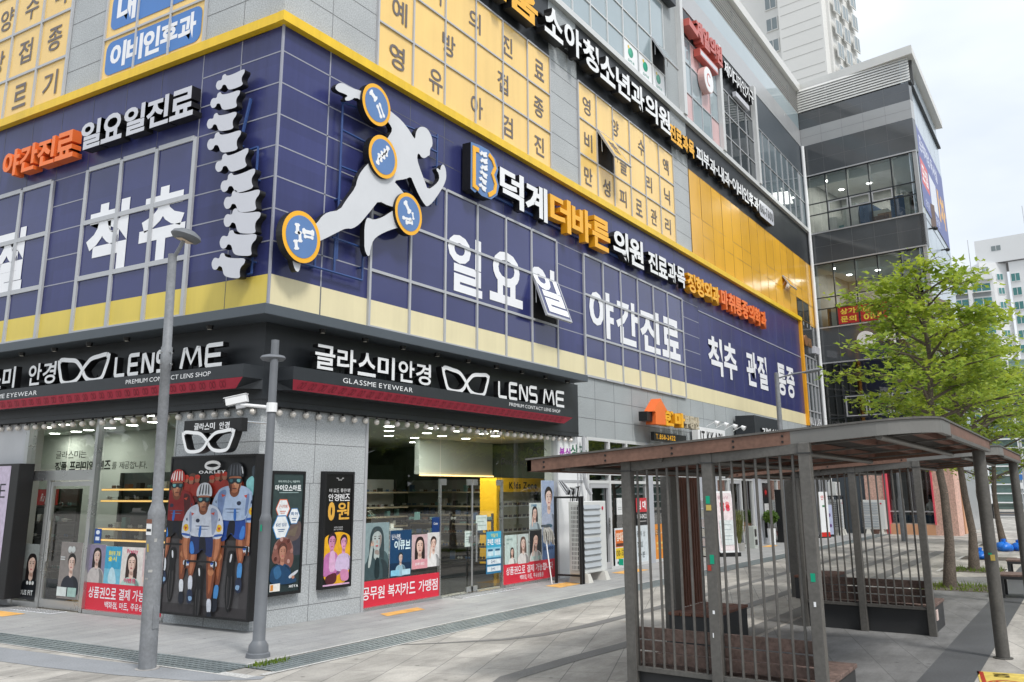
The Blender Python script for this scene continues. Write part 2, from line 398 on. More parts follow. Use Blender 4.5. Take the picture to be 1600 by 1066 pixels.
def portrait(cx, cy, s, asp, hair='#2a2020', skin='#e8c4b0', cloth='#33343a', long=True, tilt=0.0, hand=False):
    """head and shoulders; cx, cy = face centre, s = face half height (in picture heights), asp = picture H/W"""
    s *= 1.15; a = asp * s; d = []
    if long: d.append(('p', hair, [(cx - a * 1.0, cy + s * .6), (cx - a * .55, cy + s * 1.28), (cx + a * .5, cy + s * 1.3), (cx + a * 1.0, cy + s * .6), (cx + a * 1.15, cy - s * 1.2), (cx + a * 1.0, cy - s * 2.1), (cx - a * 1.05, cy - s * 2.0), (cx - a * 1.1, cy - s * .9)]))
    else: d.append(('e', hair, cx, cy + s * .38, a * .92, s * .95))
    d.append(('p', skin, [(cx - a * .32, cy - s * .5), (cx + a * .32, cy - s * .5), (cx + a * .45, cy - s * 1.75), (cx - a * .45, cy - s * 1.75)]))
    d.append(('p', cloth, [(cx - a * .4, cy - s * 1.45), (cx - a * 1.5, cy - s * 1.85), (cx - a * 1.95, cy - s * 2.6), (cx - a * 2.0, cy - s * 4.2), (cx + a * 2.0, cy - s * 4.2), (cx + a * 1.95, cy - s * 2.6), (cx + a * 1.5, cy - s * 1.85), (cx + a * .4, cy - s * 1.45), (cx, cy - s * 1.95)]))
    d.append(('p', skin, [(cx - a * .7, cy + s * .5), (cx - a * .5, cy + s * .95), (cx, cy + s * 1.08), (cx + a * .5, cy + s * .95), (cx + a * .7, cy + s * .5), (cx + a * .66, cy - s * .25), (cx + a * .4, cy - s * .8), (cx, cy - s * 1.0), (cx - a * .4, cy - s * .8), (cx - a * .66, cy - s * .25)]))
    d.append(('p', hair, [(cx - a * .78, cy + s * .2), (cx - a * .8, cy + s * .9), (cx, cy + s * 1.25), (cx + a * .8, cy + s * .9), (cx + a * .78, cy + s * .2), (cx + a * .5, cy + s * .72), (cx + a * .08, cy + s * .9), (cx - a * .5, cy + s * .68)]))
    d.append(('p', mixc(skin, '#7a4a3c', .35), [(cx + a * .35, cy + s * .6), (cx + a * .7, cy + s * .4), (cx + a * .64, cy - s * .3), (cx + a * .3, cy - s * .85), (cx + a * .42, cy - s * .1)])); d.append(('p', mixc(skin, '#7a4a3c', .4), [(cx - a * .3, cy - s * .85), (cx + a * .3, cy - s * .85), (cx + a * .38, cy - s * 1.35), (cx - a * .3, cy - s * 1.2)])); d.append(('p', mixc(hair, '#8a7468', .35), [(cx - a * .5, cy + s * .9), (cx - a * .1, cy + s * 1.12), (cx - a * .15, cy + s * .98), (cx - a * .45, cy + s * .78)])); d.append(('p', mixc(cloth, '#101418', .35), [(cx + a * .5, cy - s * 1.6), (cx + a * 1.4, cy - s * 1.95), (cx + a * 1.8, cy - s * 2.7), (cx + a * 1.85, cy - s * 4), (cx + a * .9, cy - s * 4), (cx + a * 1.0, cy - s * 2.6)]))
    for q in (-1, 1):
        d.append(('e', '#3a2c2a', cx + q * a * .3, cy + s * .18, a * .13, s * .055)); d.append(('r', '#5a4640', cx + q * a * .3 - a * .17, cx + q * a * .3 + a * .17, cy + s * .36, cy + s * .41))
    d.append(('p', '#cda08c', [(cx - a * .1, cy - s * .2), (cx + a * .1, cy - s * .2), (cx + a * .02, cy + s * .1)]))
    d.append(('e', '#c0646a', cx, cy - s * .48, a * .2, s * .08))
    if hand:
        d.append(('p', skin, [(cx - a * .9, cy - s * 2.4), (cx - a * .55, cy - s * .6), (cx - a * .75, cy - s * .1), (cx - a * .95, cy - s * .5), (cx - a * 1.3, cy - s * 2.4)]))
        for q in range(4): d.append(('p', '#dcb49e', [(cx - a * (.92 - q * .12), cy - s * .45), (cx - a * (.86 - q * .12), cy + s * (.05 + .05 * (q % 2))), (cx - a * (.80 - q * .12), cy - s * .45)]))
    return d
# ---------------------------------------------------------------- shared materials
GRAN = granite('grey granite', (0.405, 0.425, 0.435))
GRAN_D = granite('concrete grey granite', (0.33, 0.355, 0.365))
NAVY = mat('navy panel', (0.036, 0.042, 0.142), rough=0.30, spec=0.38, var=0.13, scale=0.35, streak=.22, panel=(1.165, 1.0, .567))
NAVYW = mat('navy window film', (0.035, 0.041, 0.138), rough=0.10, spec=0.5, var=0.12, panel=(1.165, 1.05, 1.07), scale=0.5)
CREAM = mat('pale cream panel', (0.74, 0.66, 0.42), rough=0.4, var=0.06, scale=0.5, streak=.07)
YELP = mat('lemon yellow panel', (0.72, 0.56, 0.11), rough=0.4, var=0.06, scale=0.5, streak=.07)
COPE = mat('yellow coping metal', (0.80, 0.52, 0.02), rough=0.35, var=0.08, scale=0.8, streak=.15)
YELW = mat('yellow window film', (0.86, 0.585, 0.20), rough=0.15, spec=0.45, var=0.08, streak=.07, scale=0.3)
GOLD = mat('golden window film', (0.78, 0.42, 0.035), rough=0.15, spec=0.45, var=0.09, scale=0.3, streak=.08, panel=(1.137, 5, 3.2))
ALU = mat('grey aluminium', (0.46, 0.47, 0.49), rough=0.4, var=0.05, metal=0.2)
ALU_L = mat('pale aluminium', (0.60, 0.61, 0.61), rough=0.42, var=0.05, metal=0.1)
SATIN = mat('satin white acrylic', (0.60, 0.615, 0.64), rough=.35, var=.04)
JOINT = mat('joint line', (0.31, 0.32, 0.38), rough=0.6, var=0)
JOINT_D = mat('dark joint', (0.16, 0.165, 0.17), rough=0.8, var=0)
CHAR = mat('charcoal panel', (0.024, 0.028, 0.033), rough=0.42, spec=0.45, var=0.14, scale=0.6, streak=.2)
CHAR_L = mat('slate fascia', (0.075, 0.09, 0.105), rough=0.45, var=0.07, scale=0.6)
BLACK = mat('black metal', (0.012, 0.012, 0.013), rough=0.4, var=0.05)
WHITE = mat('white acrylic', (0.78, 0.79, 0.80), rough=0.3, var=0.03)
WHITEF = mat('white vinyl', (0.80, 0.81, 0.84), rough=0.35, var=0.03)
GREYT = mat('grey vinyl lettering', (0.15, 0.13, 0.125), rough=0.5, var=0.04)
SLETT = mat('silver acrylic', (0.56, 0.57, 0.62), rough=0.3, var=0.03)
ORANGE = mat('orange acrylic', (0.85, 0.19, 0.035), rough=0.35, var=0.05)
ORANGE_D = mat('orange return', (0.72, 0.14, 0.03), rough=0.4, var=0.05)
AMBER = mat('amber acrylic', (0.86, 0.43, 0.02), rough=0.35, var=0.05)
AMBER_D = mat('amber return', (0.70, 0.31, 0.012), rough=0.4, var=0.05)
DARKGL = mat('dark reflective glass', (0.035, 0.045, 0.05), rough=0.03, spec=0.9, var=0.3, scale=0.2)
SKYGL = mat('painted sky reflection glass', (0.30, 0.37, 0.40), rough=0.04, spec=0.9, var=0.12, scale=0.25)  # pale sky reflection put into the base colour
GLASS = glass_mat('clear shop glass', (0.80, 0.88, 0.85), 2.0)
GLASSW = glass_mat('office glass', (0.82, 0.88, 0.88), 2.6)
STEEL = mat('brushed steel', (0.55, 0.56, 0.56), rough=0.28, metal=0.9, var=0.06)
REDB = mat('red banner vinyl', (0.62, 0.025, 0.05), rough=0.4, var=0.05)
MAROON = mat('maroon ledge', (0.46, 0.028, 0.06), rough=0.5, var=0.1, scale=3)
MAROON_D = mat('maroon motif', (0.22, 0.013, 0.03), rough=0.5, var=0)
BLUEF = mat('blue vinyl', (0.06, 0.19, 0.50), rough=0.35, var=0.04)

# ---------------------------------------------------------------- the ground
PAVE = tiles_mat('plaza paving', (0.45, 0.425, 0.385), (0.325, 0.308, 0.282), (0.19, 0.185, 0.175), 1.05, 0.5, (0, 0, R(-20)), stain=0.32, sscale=0.9)
APRON = tiles_mat('grey shop front paving', (0.33, 0.33, 0.325), (0.295, 0.297, 0.297), (0.22, 0.22, 0.22), 0.6, 0.3, (0, 0, 0), stain=0.14)
BAND = mat('dark granite band', (0.155, 0.152, 0.147), rough=0.7, var=0.22, scale=1.2, fine=0.15, fscale=50)
BAND2 = mat('slate granite band', (0.085, 0.088, 0.092), rough=0.65, var=0.22, scale=1.2, fine=0.15, fscale=50)
KERB = granite('pale kerb granite', (0.46, 0.455, 0.44))
ASPH = mat('asphalt', (0.055, 0.056, 0.06), rough=0.9, var=0.2, scale=0.8, fine=0.3, fscale=40)
def sheet(name, pts, z, m):
    return tag(MB().poly([(x, y, z) for x, y in pts], m).build(name), kind='structure')
sheet('ground', [(-300, -300), (500, -300), (500, 300), (-300, 300)], 0.0, PAVE)
sheet('pavement', [(-1.95, -2.0), (36.4, -2.25), (36.4, 0.05), (-0.05, 0.05), (-0.05, 30), (-2.45, 30), (-2.05, 0.0)], 0.004, APRON)
def strip(a, b, wd, z, m, name='paving_band'):
    dx, dy = b[0] - a[0], b[1] - a[1]; l = math.hypot(dx, dy); nx, ny = -dy / l * wd / 2, dx / l * wd / 2
    return sheet(name, [(a[0] + nx, a[1] + ny), (a[0] - nx, a[1] - ny), (b[0] - nx, b[1] - ny), (b[0] + nx, b[1] + ny)], z, m)
def curve_band(pts, wd, z, m):
    mb = MB(); mb.ribbon(pts, wd, z - 0.001, z, m); tag(mb.build('paving_band'), kind='structure')
curve_band([(0.15, -2.62), (0.6, -3.05), (1.26, -3.6), (1.9, -3.85), (3.0, -4.0), (5, -4.06), (14, -4.08), (28, -4.12)], [.03, .07, .12, .17, .2, .2, .2, .2], 0.004, BAND)
curve_band([(-2.6, -5.6), (-0.9, -5.05), (0.4, -5.1), (1.7, -5.22), (6, -5.32), (24.4, -5.36)], 0.24, 0.004, BAND)
curve_band([(-3.5, -6.9), (-1, -6.4), (3.4, -6.3), (24, -6.26)], 0.32, 0.004, BAND)
GREYP = tiles_mat('shaded grey plaza paving', (0.225, 0.225, 0.223), (0.18, 0.18, 0.179), (0.13, 0.13, 0.13), 1.05, 0.5, (0, 0, R(-20)), stain=0.3, sscale=1.1)  # grey paving, its colour darkened further for shade around the shelters
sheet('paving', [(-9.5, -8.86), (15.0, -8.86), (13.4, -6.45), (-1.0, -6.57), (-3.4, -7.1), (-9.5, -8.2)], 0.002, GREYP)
strip((-9.5, -9.12), (40, -9.12), 0.52, 0.004, BAND2)
curve_band([(-3.05, 30), (-3.0, 3), (-2.95, 1.3), (-2.88, 0), (-2.75, -1.2), (-2.6, -2.2), (-2.3, -2.75)], [.62, .62, .62, .6, .55, .4, .15], 0.004, mat('blue grey band', (0.24, 0.25, 0.265), rough=0.7, var=0.15, scale=1.2, fine=0.12, fscale=50))
strip((-2.2, -2.62), (36, -2.62), 0.1, 0.006, KERB, 'kerb_strip')
strip((-2.62, 20), (-2.35, -2.62), 0.16, 0.006, KERB, 'kerb_strip')
strip((-1.9, -2.0), (36, -2.2), 0.06, 0.0075, KERB, 'kerb_strip')
strip((-2.12, 20), (-1.9, -2.0), 0.06, 0.0075, KERB, 'kerb_strip')
sheet('road', [(64, -120), (76, -120), (92, 160), (80, 160)], 0.004, ASPH)
tag(MB().box(63.2, 64.0, -60, 4, 0, 0.14, KERB).build('kerb'), kind='structure')
YLINE = mat('orange line paint', (0.75, 0.38, 0.03), rough=0.7, var=0.2, scale=2)
strip((65, -60), (73.5, 90), 0.2, 0.008, YLINE, 'road_line'); strip((74.5, -60), (83, 90), 0.2, 0.008, YLINE, 'road_line')
# drain grates: steel bars over a dark channel
GRATE = mat('galvanised grate', (0.20, 0.23, 0.235), rough=0.5, metal=0.3, var=0.2, scale=3)
SLOT = mat('grate slot', (0.018, 0.022, 0.024), rough=0.8, var=0)
def grate(a, b, label):
    dx, dy = b[0] - a[0], b[1] - a[1]; l = math.hypot(dx, dy)
    t = thing('drain_grate', label, 'drain', loc=(a[0], a[1], 0), rz=math.atan2(dy, dx), group='drain grates along the shop fronts')
    m = MB(); m.box(0, l, -0.24, 0.24, -0.02, 0.006, SLOT); m.build('channel', t)
    m = MB()
    for y in (-0.225, -0.135, -0.045, 0.045, 0.135, 0.225): m.box(0, l, y - 0.026, y + 0.026, 0.006, 0.016, GRATE)
    x = 0
    while x < l: m.box(x, x + 0.02, -0.24, 0.24, 0.006, 0.012, GRATE); x += 0.1 if l < 12 or x < 14 else 0.5
    m.build('grating', t)
grate((-1.98, -2.36), (36, -2.5), 'long steel drain grate running along the street front of the building')
grate((-2.33, 10.0), (-2.14, -2.1), 'steel drain grate along the side front past the round lamp pole')
TACT = mat('worn orange paving pad', (0.66, 0.36, 0.10), rough=0.8, var=0.3, scale=4)
for q, lb in ((((2.28, -.72), (3.3, -.72), (3.45, -.43), (2.45, -.43)), 'worn orange pad on the pavement below the red welfare card banner'),
              (((7.6, -1.0), (8.6, -1.0), (8.7, -.55), (7.75, -.55)), 'orange pad on the pavement in front of the leaning mop'),
              (((11.2, -.85), (12.6, -.85), (12.7, -.4), (11.3, -.4)), 'orange pad on the pavement beside the tall air conditioner'),
              (((23.5, -.75), (24.6, -.75), (24.7, -.4), (23.6, -.4)), 'orange pad beside the white pot of the round shrub'),
              (((26.5, -.8), (28.0, -.8), (28.1, -.4), (26.6, -.4)), 'farthest orange pad along the shop fronts'),
              (((-.95, 4.75), (-.55, 4.75), (-.55, 6.0), (-.95, 6.0)), 'orange pad before the grey glass side door')):
    t = MB(); t.poly([(a, b, 0.008) for a, b in q], TACT); tag(t.build('tactile_pad'), lb, 'paving pad', 'orange pads on the pavement')
MATB = mat('chequer mat dark', (0.16, 0.16, 0.16), rough=0.8, var=0.1)
for F, u0, u1, lb in ((FR, 4.95, 7.1, 'black and white striped doormat at the glass double door'), (FL, -5.55, -4.35, 'checked doormat at the side door')):
    m = MB(F)
    m.box(u0, u1, 0.008, 0.012, 0.06, 0.36, WHITEF)
    n = int((u1 - u0) / 0.1)
    for i in range(n):
        for j in range(3):
            if True: m.box(u0 + i * (u1 - u0) / n, u0 + (i + .55) * (u1 - u0) / n, 0.012, 0.016, 0.07 + .095 * j, 0.07 + .095 * j + .075, MATB)
    tag(m.build('doormat'), lb, 'doormat')

# ---------------------------------------------------------------- main building
B = thing('commercial_building', 'large corner commercial building with navy and yellow clad upper storeys', 'building', loc=(0, 0, 0))
def part(name, mb, parent=B, **k): return mb.build(name, parent, **k)
XE = 36.3
DEP = 0.35
# walls (thick), openings left for the shop fronts
m = MB(FR)
m.box(0, 2.44, 0, 3.3, -DEP, 0, GRAN)
m.box(0, 9.3, 3.28, 4.87, -DEP, 0.0, CHAR)
m.build_each('granite_wall', B)
m = MB(FL); m.box(-1.93, -DEP - .002, 0, 3.3, -DEP, 0, GRAN); m.box(-8.3, -6.28, 0, 3.3, -DEP, 0, mat('white side panel', (0.55, 0.56, 0.58), rough=0.5)); m.box(-14, -0.36, 3.302, 4.87, -DEP, -0.002, CHAR)
m.box(-14, -8.3, 0, 3.3, -DEP, 0, GRAN); m.build_each('granite_wall', B)
jm = MB(FR)
for v in (0.25, 0.86, 1.5, 2.12, 2.74): jm.box(0, 2.44, v - .005, v + .005, 0, 0.002, JOINT_D)
for a, v0, v1 in ((1.2, 0, .86), (1.12, .86, 2.12), (1.2, 2.12, 3.28)): jm.box(a - .005, a + .005, v0, v1, 0, 0.0022, JOINT_D)
part('wall_joints', jm)
jm = MB(FL)
for v in (0.25, 0.86, 1.5, 2.12, 2.74): jm.box(-1.93, 0, v - .005, v + .005, 0, 0.002, JOINT_D)
jm.box(-1.0, -.99, 0, 3.28, 0, .0022, JOINT_D)
part('wall_joints', jm)
# first floor cladding
m = MB(FR); m.box(0, 32.95, 4.87, 9.74, -DEP, 0, NAVY); part('navy_cladding', m)
m = MB(FL); m.box(-16, -DEP - .002, 4.87, 9.72, -DEP, -0.001, NAVY); part('navy_cladding', m)
jm = MB(FR); jm.box(-.02, .02, 4.87, 9.74, -.01, .022, JOINT)
for v in (9.27, 8.69, 8.12, 7.57, 7.03, 6.48, 5.93):
    for a, b in ((0, 2.36), (9.45, 10.9), (17.94, 19.5)):
        if not (v > 8.2 and a > 1) : jm.box(a, b, v - .011, v + .011, 0, .004, JOINT)
for v in (9.27, 8.69): jm.box(2.36, 5.0, v - .004, v + .004, 0, .003, JOINT_D)
jm.box(1.15, 1.18, 5.38, 9.74, 0, .004, JOINT)
jm.box(1.15, 1.18, 4.87, 5.38, .006, .008, JOINT_D)
jm.box(19.5, 32.9, 7.98, 8.02, 0, .02, JOINT); jm.box(2.37, 32.9, 8.68, 8.684, 0, .003, JOINT_D)
for i in range(3, 29): jm.box(1.165 * i - .004, 1.165 * i + .004, 8.15, 9.74, 0, .003, JOINT_D)
for i in range(12): jm.box(19.5 + 1.16 * i - .005, 19.5 + 1.16 * i + .005, 5.38, 7.98, 0, .003, JOINT_D)
part('panel_joints', jm)
jm = MB(FL)
for v in (9.26, 8.69, 8.13, 7.57, 7.03, 6.48, 5.93):
    for a, b in ((-2.0, 0), (-6.32, -5.17)):
        if v > 8.2 and a < -3: continue
        jm.box(a, b, v - .011, v + .011, 0, .004, JOINT)
for a in (-1.0, -2.0): jm.box(a - .011, a + .011, 5.38, 9.72, 0, .004, JOINT)
for a in (-1.0, -2.0): jm.box(a - .006, a + .006, 4.87, 5.38, 0.006, .009, JOINT_D)
for i in range(3, 12): jm.box(-1.05 * i - .004, -1.05 * i + .004, 8.15, 9.72, 0, .003, JOINT_D)
jm.build_each('panel_joint', B)
m = MB(FR); m.box(0.0, 32.95, 4.875, 5.38, 0, 0.006, CREAM); part('cream_band', m)
m = MB(FL); m.box(-16, -0.0, 4.875, 5.375, 0, 0.006, YELP); part('yellow_band', m)
m = MB(FR); m.box(-.14, 33.2, 9.74, 9.92, 0, .14, COPE); part('coping', m)
m = MB(FL); m.box(-16, 0.0, 9.735, 9.915, 0, .138, COPE); part('coping', m)
m = MB(FR); m.box(32.95, 33.2, 4.87, 9.74, -.3, .12, mat('orange trim', (0.80, 0.36, 0.02), rough=.4)); part('corner_trim', m)
# second floor walls
m = MB(FR)
for a, b in ((0, 2.4), (9.23, 10.82), (17.72, 19.24)): m.box(a, b, 9.92, 13.1, -DEP, 0, GRAN)
m.box(0, 2.4, 13.1, 24, -DEP, 0, GRAN); m.build_each('granite_pier', B)
m = MB(FL)
for a, b in ((-2.0, -DEP - .002), (-6.32, -5.1)): m.box(a, b, 9.915, 24, -DEP, 0, GRAN)
m.build_each('granite_pier', B)
jm = MB(FR)
for v in (10.5, 11.05, 11.6, 12.2, 12.8, 13.4):
    for a, b in ((0, 2.4), (9.23, 10.82), (17.72, 19.24)): jm.box(a, b, v - .006, v + .006, 0, .003, JOINT_D)
jm.box(1.17, 1.18, 9.92, 15, 0, .0032, JOINT_D); part('wall_joints', jm)
jm = MB(FL)
for v in (10.5, 11.05, 11.6, 12.2, 12.8):
    for a, b in ((-2.0, 0), (-6.32, -5.1)): jm.box(a, b, v - .006, v + .006, 0, .003, JOINT_D)
jm.box(-1.01, -1.0, 9.92, 15, 0, .0032, JOINT_D); part('wall_joints', jm)

# windows: each group one part with its panes, frame bars and lettering below it
def window(F, us, vs, fn, frame_m, fw=0.05, skip=(), d=0.02, jit=0.004, name='window', bar=0.035):
    p = MB(F)
    for i in range(len(us) - 1):
        for j in range(len(vs) - 1):
            if (i, j) in skip: continue
            fm = fn(i, j)
            if fm is None: continue
            if not isinstance(fm, list): fm = [(vs[j], vs[j + 1], fm)]
            k = [rnd.uniform(-jit, jit) for _ in range(4)]
            for v0, v1, q in fm:
                p.poly([(us[i], v0, d + k[0]), (us[i + 1], v0, d + k[1]), (us[i + 1], v1, d + k[2]), (us[i], v1, d + k[3])], q)
    o = p.build(name, B)
    f = MB(F)
    for i, u in enumerate(us): f.box(u - fw / 2, u + fw / 2, vs[0], vs[-1], d - .015, d + bar, frame_m)
    for j, v in enumerate(vs):
        for i in range(len(us) - 1): f.box(us[i] + fw / 2, us[i + 1] - fw / 2, v - fw / 2, v + fw / 2, d - .015, d + bar - .004, frame_m)
    f.build('frame', o)
    return o
def navy_fn(low):
    def f(i, j): return [(4.88, 5.38, low), (5.38, 5.93, NAVYW)] if j == 0 else NAVYW
    return f
NV = [4.88, 5.93, 7.03, 8.12]
w1 = window(FR, [2.38, 3.55, 4.7, 5.87, 7.04, 8.19, 9.43], NV, navy_fn(CREAM), ALU, skip={(5, 1)}, fw=.055)
w2 = window(FR, [10.91, 12.05, 13.18, 14.35, 15.52, 16.66, 17.93], NV, navy_fn(CREAM), ALU, fw=.055)
wb = window(FL, [-5.15, -4.09, -3.06, -2.01], NV, navy_fn(YELP), ALU, fw=.09)
wa = window(FL, [-9.6, -8.5, -7.41, -6.32], NV, navy_fn(YELP), ALU, fw=.09)
window(FL, [-13.8, -12.7, -11.6, -10.5], NV, navy_fn(YELP), ALU, fw=.09)
def vinyl(win, F, items, d=0.03, fm=WHITEF, bold=0.03, name='lettering'):
    m = MB(F)
    for t, x0, x1, y0, y1 in items: words(m, t, x0, x1, y0, y1, d, d, fm, None, bold, gap=.1)
    m.build(name, win)
vinyl(w1, FR, [('일', 4.8, 6.08, 6.03, 7.3), ('요', 6.38, 7.78, 6.08, 7.3)], bold=.03)
vinyl(w2, FR, [('야간진료', 11.2, 17.6, 6.02, 7.3)], bold=.032)
vinyl(wb, FL, [('척', -4.98, -3.74, 5.96, 7.33), ('추', -3.38, -2.12, 5.96, 7.35)], bold=.045)
vinyl(wa, FL, [('관절', -9.3, -7.05, 5.96, 7.3)], bold=.045)
for wd_, a, b in (('척추', 20.26, 23.36), ('관절', 24.5, 27.24), ('통증', 28.7, 31.4)): m = MB(FR); words(m, wd_, a, b, 5.93, 7.29, .02, .02, WHITEF, None, .032); m.build('lettering', B)
# the tilted-open sash with the rest of its syllable
def sash(F, u0, u1, v0, v1, ang, face, win, lett=None, fm=WHITEF, frame_m=ALU):
    mb = MB(F); mb.box(u0 + .05, u1 - .05, v0 + .05, v1 - .03, .001, .012, mat('dark plate for room shade', (0.02, 0.02, 0.022), rough=.8, var=0));  # flat dark plate painted as the shaded room behind the sash
    mb.build('dark_plate', win)
    s = MB(F @ Matrix.Translation((u0, v1, 0.05)) @ Matrix.Rotation(-ang, 4, 'X'))
    W, H = u1 - u0, v1 - v0
    s.box(0.02, W - .02, -H, 0, -.02, .02, face)
    for a, b, c, e in ((0, .05, -H - .02, 0), (W - .05, W, -H - .02, 0), (.05, W - .05, -.05, 0), (.05, W - .05, -H - .02, -H + .04)): s.box(a, b, c, e, -.03, .024, frame_m)
    if lett:
        for t, x0, x1, y0, y1 in lett: words(s, t, x0, x1, y0, y1, .027, .027, fm, None, .045)
    for q in (0.03, W - .03): s.cyl((q, -.25, -.01), (q, -.02 - H * .62, -.34 * math.sin(ang) * 1.4), .008, None, ALU, 6)
    s.build('open_sash', win)
sash(FR, 8.19, 9.43, 5.93, 7.03, R(20), NAVYW, w1, None)
q = MB(FR); clipped_glyph(q, '일', 8.12, 9.36, 6.03, 7.3, .03, WHITEF, .03, 7.06, True); q.build('lettering', w1)
q = MB(FR @ Matrix.Translation((8.19, 7.03, .05)) @ Matrix.Rotation(-R(20), 4, 'X')); clipped_glyph(q, '일', -.03, 1.16, -1.0, .27, .027, WHITEF, .03, -.03, False); q.build('sash_lettering', w1)
# yellow film windows of the second floor
YV = [9.93, 10.95, 12.0, 13.08]
y1 = window(FR, [2.4, 3.5, 4.6, 5.78, 6.93, 8.08, 9.23], YV, lambda i, j: YELW, ALU, fw=.04)
y2 = window(FR, [10.82, 11.92, 13.0, 14.18, 15.31, 16.47, 17.72], YV, lambda i, j: YELW, ALU, fw=.04, skip={(1, 1)})
ylf = window(FL, [-11.9, -10.8, -9.7, -8.58, -7.45, -6.35], [9.93, 10.9, 12.0, 13.1], lambda i, j: YELW, ALU, fw=.055)
ym = window(FL, [-5.08, -4.05, -3.02, -2.02], [9.93, 10.87, 11.93, 13.0], lambda i, j: YELW, ALU, fw=.045)
def grid_text(win, F, rows, d=.032, s=.52):
    for v, cells in rows:
        for ch, u in cells: m = MB(F); words(m, ch, u - s / 2 * .92, u + s / 2 * .92, v - s / 2, v + s / 2, d, d, GREYT, None, .012); m.build('letter', win)
grid_text(y1, FR, [(10.42, [('영', 3.0), ('유', 4.3), ('아', 5.85), ('검', 7.15), ('진', 8.65)]), (11.45, [('예', 3.05), ('방', 4.75), ('접', 6.95), ('종', 8.65)]), (12.5, [('소', 3.0), ('아', 4.3), ('의', 5.75), ('진', 7.15), ('료', 8.7)])])
grid_text(y2, FR, [(10.42, [('만', 11.35), ('성', 12.5), ('피', 13.6), ('로', 14.75), ('관', 15.9), ('리', 17.05)]), (11.45, [('비', 11.4), ('클', 13.7), ('리', 15.6), ('닉', 17.1)]), (12.5, [('영', 11.35), ('양', 13.2), ('수', 15.1), ('액', 17.1)])])
sash(FR, 11.92, 13.0, 10.95, 12.0, R(30), YELW, y2, [('만', .3, .78, -.75, -.28)], GREYT)
grid_text(ylf, FL, [(10.4, [('르', -8.0), ('기', -6.88), ('무', -9.1)]), (11.45, [('방', -9.1), ('접', -8.0), ('종', -6.9)]), (12.5, [('영', -10.2), ('양', -8.95), ('수', -7.95), ('액', -6.9)])], s=.56)
m = MB(F := FL)
def pill(mb, F, x0, x1, y0, y1, z, mt, r=.18):
    pts = []
    for cx, cy, a0 in ((x1 - r, y1 - r, 0), (x0 + r, y1 - r, 90), (x0 + r, y0 + r, 180), (x1 - r, y0 + r, 270)):
        for q in range(6): t = R(a0 + 18 * q); pts.append((cx + r * math.cos(t), cy + r * math.sin(t), z))
    mb.poly(pts, mt)
pill(m, FL, -4.98, -2.12, 10.05, 10.78, .031, BLUEF); pill(m, FL, -4.93, -2.1, 11.03, 11.83, .031, BLUEF)
words(m, '이비인후과', -4.83, -2.27, 10.15, 10.7, .033, .033, WHITEF, None, .04, gap=.04); words(m, '내', -4.75, -4.15, 11.12, 11.75, .033, .033, WHITEF, None, .04); words(m, '과', -2.9, -2.3, 11.12, 11.75, .033, .033, WHITEF, None, .04)
m.build('lettering', ym)
us3 = [19.24 + 1.137 * i for i in range(16)]
def gfn(i, j):
    return None if (i >= 12 and j == 0) else GOLD
y3 = window(FR, us3, [9.93, 10.9, 11.47, 13.08], gfn, mat('gold joint', (0.30, 0.17, 0.03), rough=.5, var=0), fw=.018, bar=.006, jit=.006)
m = MB(FR); m.box(us3[12] + .15, 35.2, 8.2, 10.86, .0, .012, DARKGL); m.box(35.2, XE, 9.85, 10.88, 0, .014, GOLD); m.build_each('dark_pane', B)
sash(FR, us3[10], us3[11], 10.9, 11.47, R(32), GOLD, y3, frame_m=ALU)
m = MB(FR)
m.box(33.2, 35.9, 4.87, 9.85, -.32, -.02, DARKGL)
for u in (33.25, 33.9, 34.6, 35.2, 35.85): m.box(u - .03, u + .03, 0, 9.85, -.05, .03, ALU)
for v in (5.6, 8.2, 6.9): m.box(33.2, 35.9, v - .03, v + .03, -.05, .028, ALU)
m.build('link_window', B)
m = MB(FR); m.cyl((36.15, 0, .12), (36.15, 19.5, .12), .09, None, WHITE, 10); m.build('downpipe', B)
# dark sign band and everything above it
m = MB(FR)
m.box(2.4, XE, 13.1, 14.8, -DEP, 0, CHAR); m.box(2.4, XE, 14.8, 14.98, -DEP, .14, ALU_L); m.build_each('sign_band', B)
m = MB(FR)
for a, b in ((9.25, 10.8), (17.75, 19.2)): m.box(a, b, 13.1, 14.8, 0, .012, GRAN_D)
m.build_each('sign_band_pier', B)
w3 = window(FR, [8.4, 9.5, 10.6, 11.72, 12.85, 14.0, 15.15, 16.27, 17.4], [14.98, 15.86, 16.85, 18.6], lambda i, j: SKYGL, ALU_L, fw=.045, skip={(7, 1)})
window(FR, [2.4, 3.6, 4.8, 6.0, 7.2], [14.98, 15.86, 16.85, 18.6], lambda i, j: SKYGL, ALU_L, fw=.045)
sash(FR, 16.27, 17.4, 15.86, 16.85, R(28), SKYGL, w3, frame_m=ALU)
m = MB(FR)
for u in (14.55, 15.7, 16.8):
    m.box(u - .52, u + .52, 15.0, 15.84, .026, .028, WHITE)
    art(m, [('e', '#1f9a7a', .5, .62, .2, .2, .5), ('e', '#2fb58e', .45, .66, .12, .13, .5), ('e', '#f2cf3a', .36, .8, .07, .07), ('t', '#3d9a84', '소아과', .28, .75, .2, .32)], u - .52, u + .52, 15.0, 15.84, .0285)
m.build('window_poster', w3)
m = MB(FR); m.box(2.4, 8.4, 18.6, 19.55, -DEP, 0, GRAN_D); m.box(8.4, 19, 18.6, 19.55, -DEP, 0, GRAN_D)
m.box(7.2, 8.4, 14.98, 18.6, -DEP, 0, GRAN_D); m.box(17.4, 18.75, 14.98, 18.6, -DEP, 0, GRAN_D); m.build_each('upper_wall', B)
m = MB(FR)
for u in (18.88, 23.07, 27.75): m.box(u - .14, u + .14, 14.98, 19.55, -.1, .2, ALU_L)
m.build_each('vertical_fin', B)
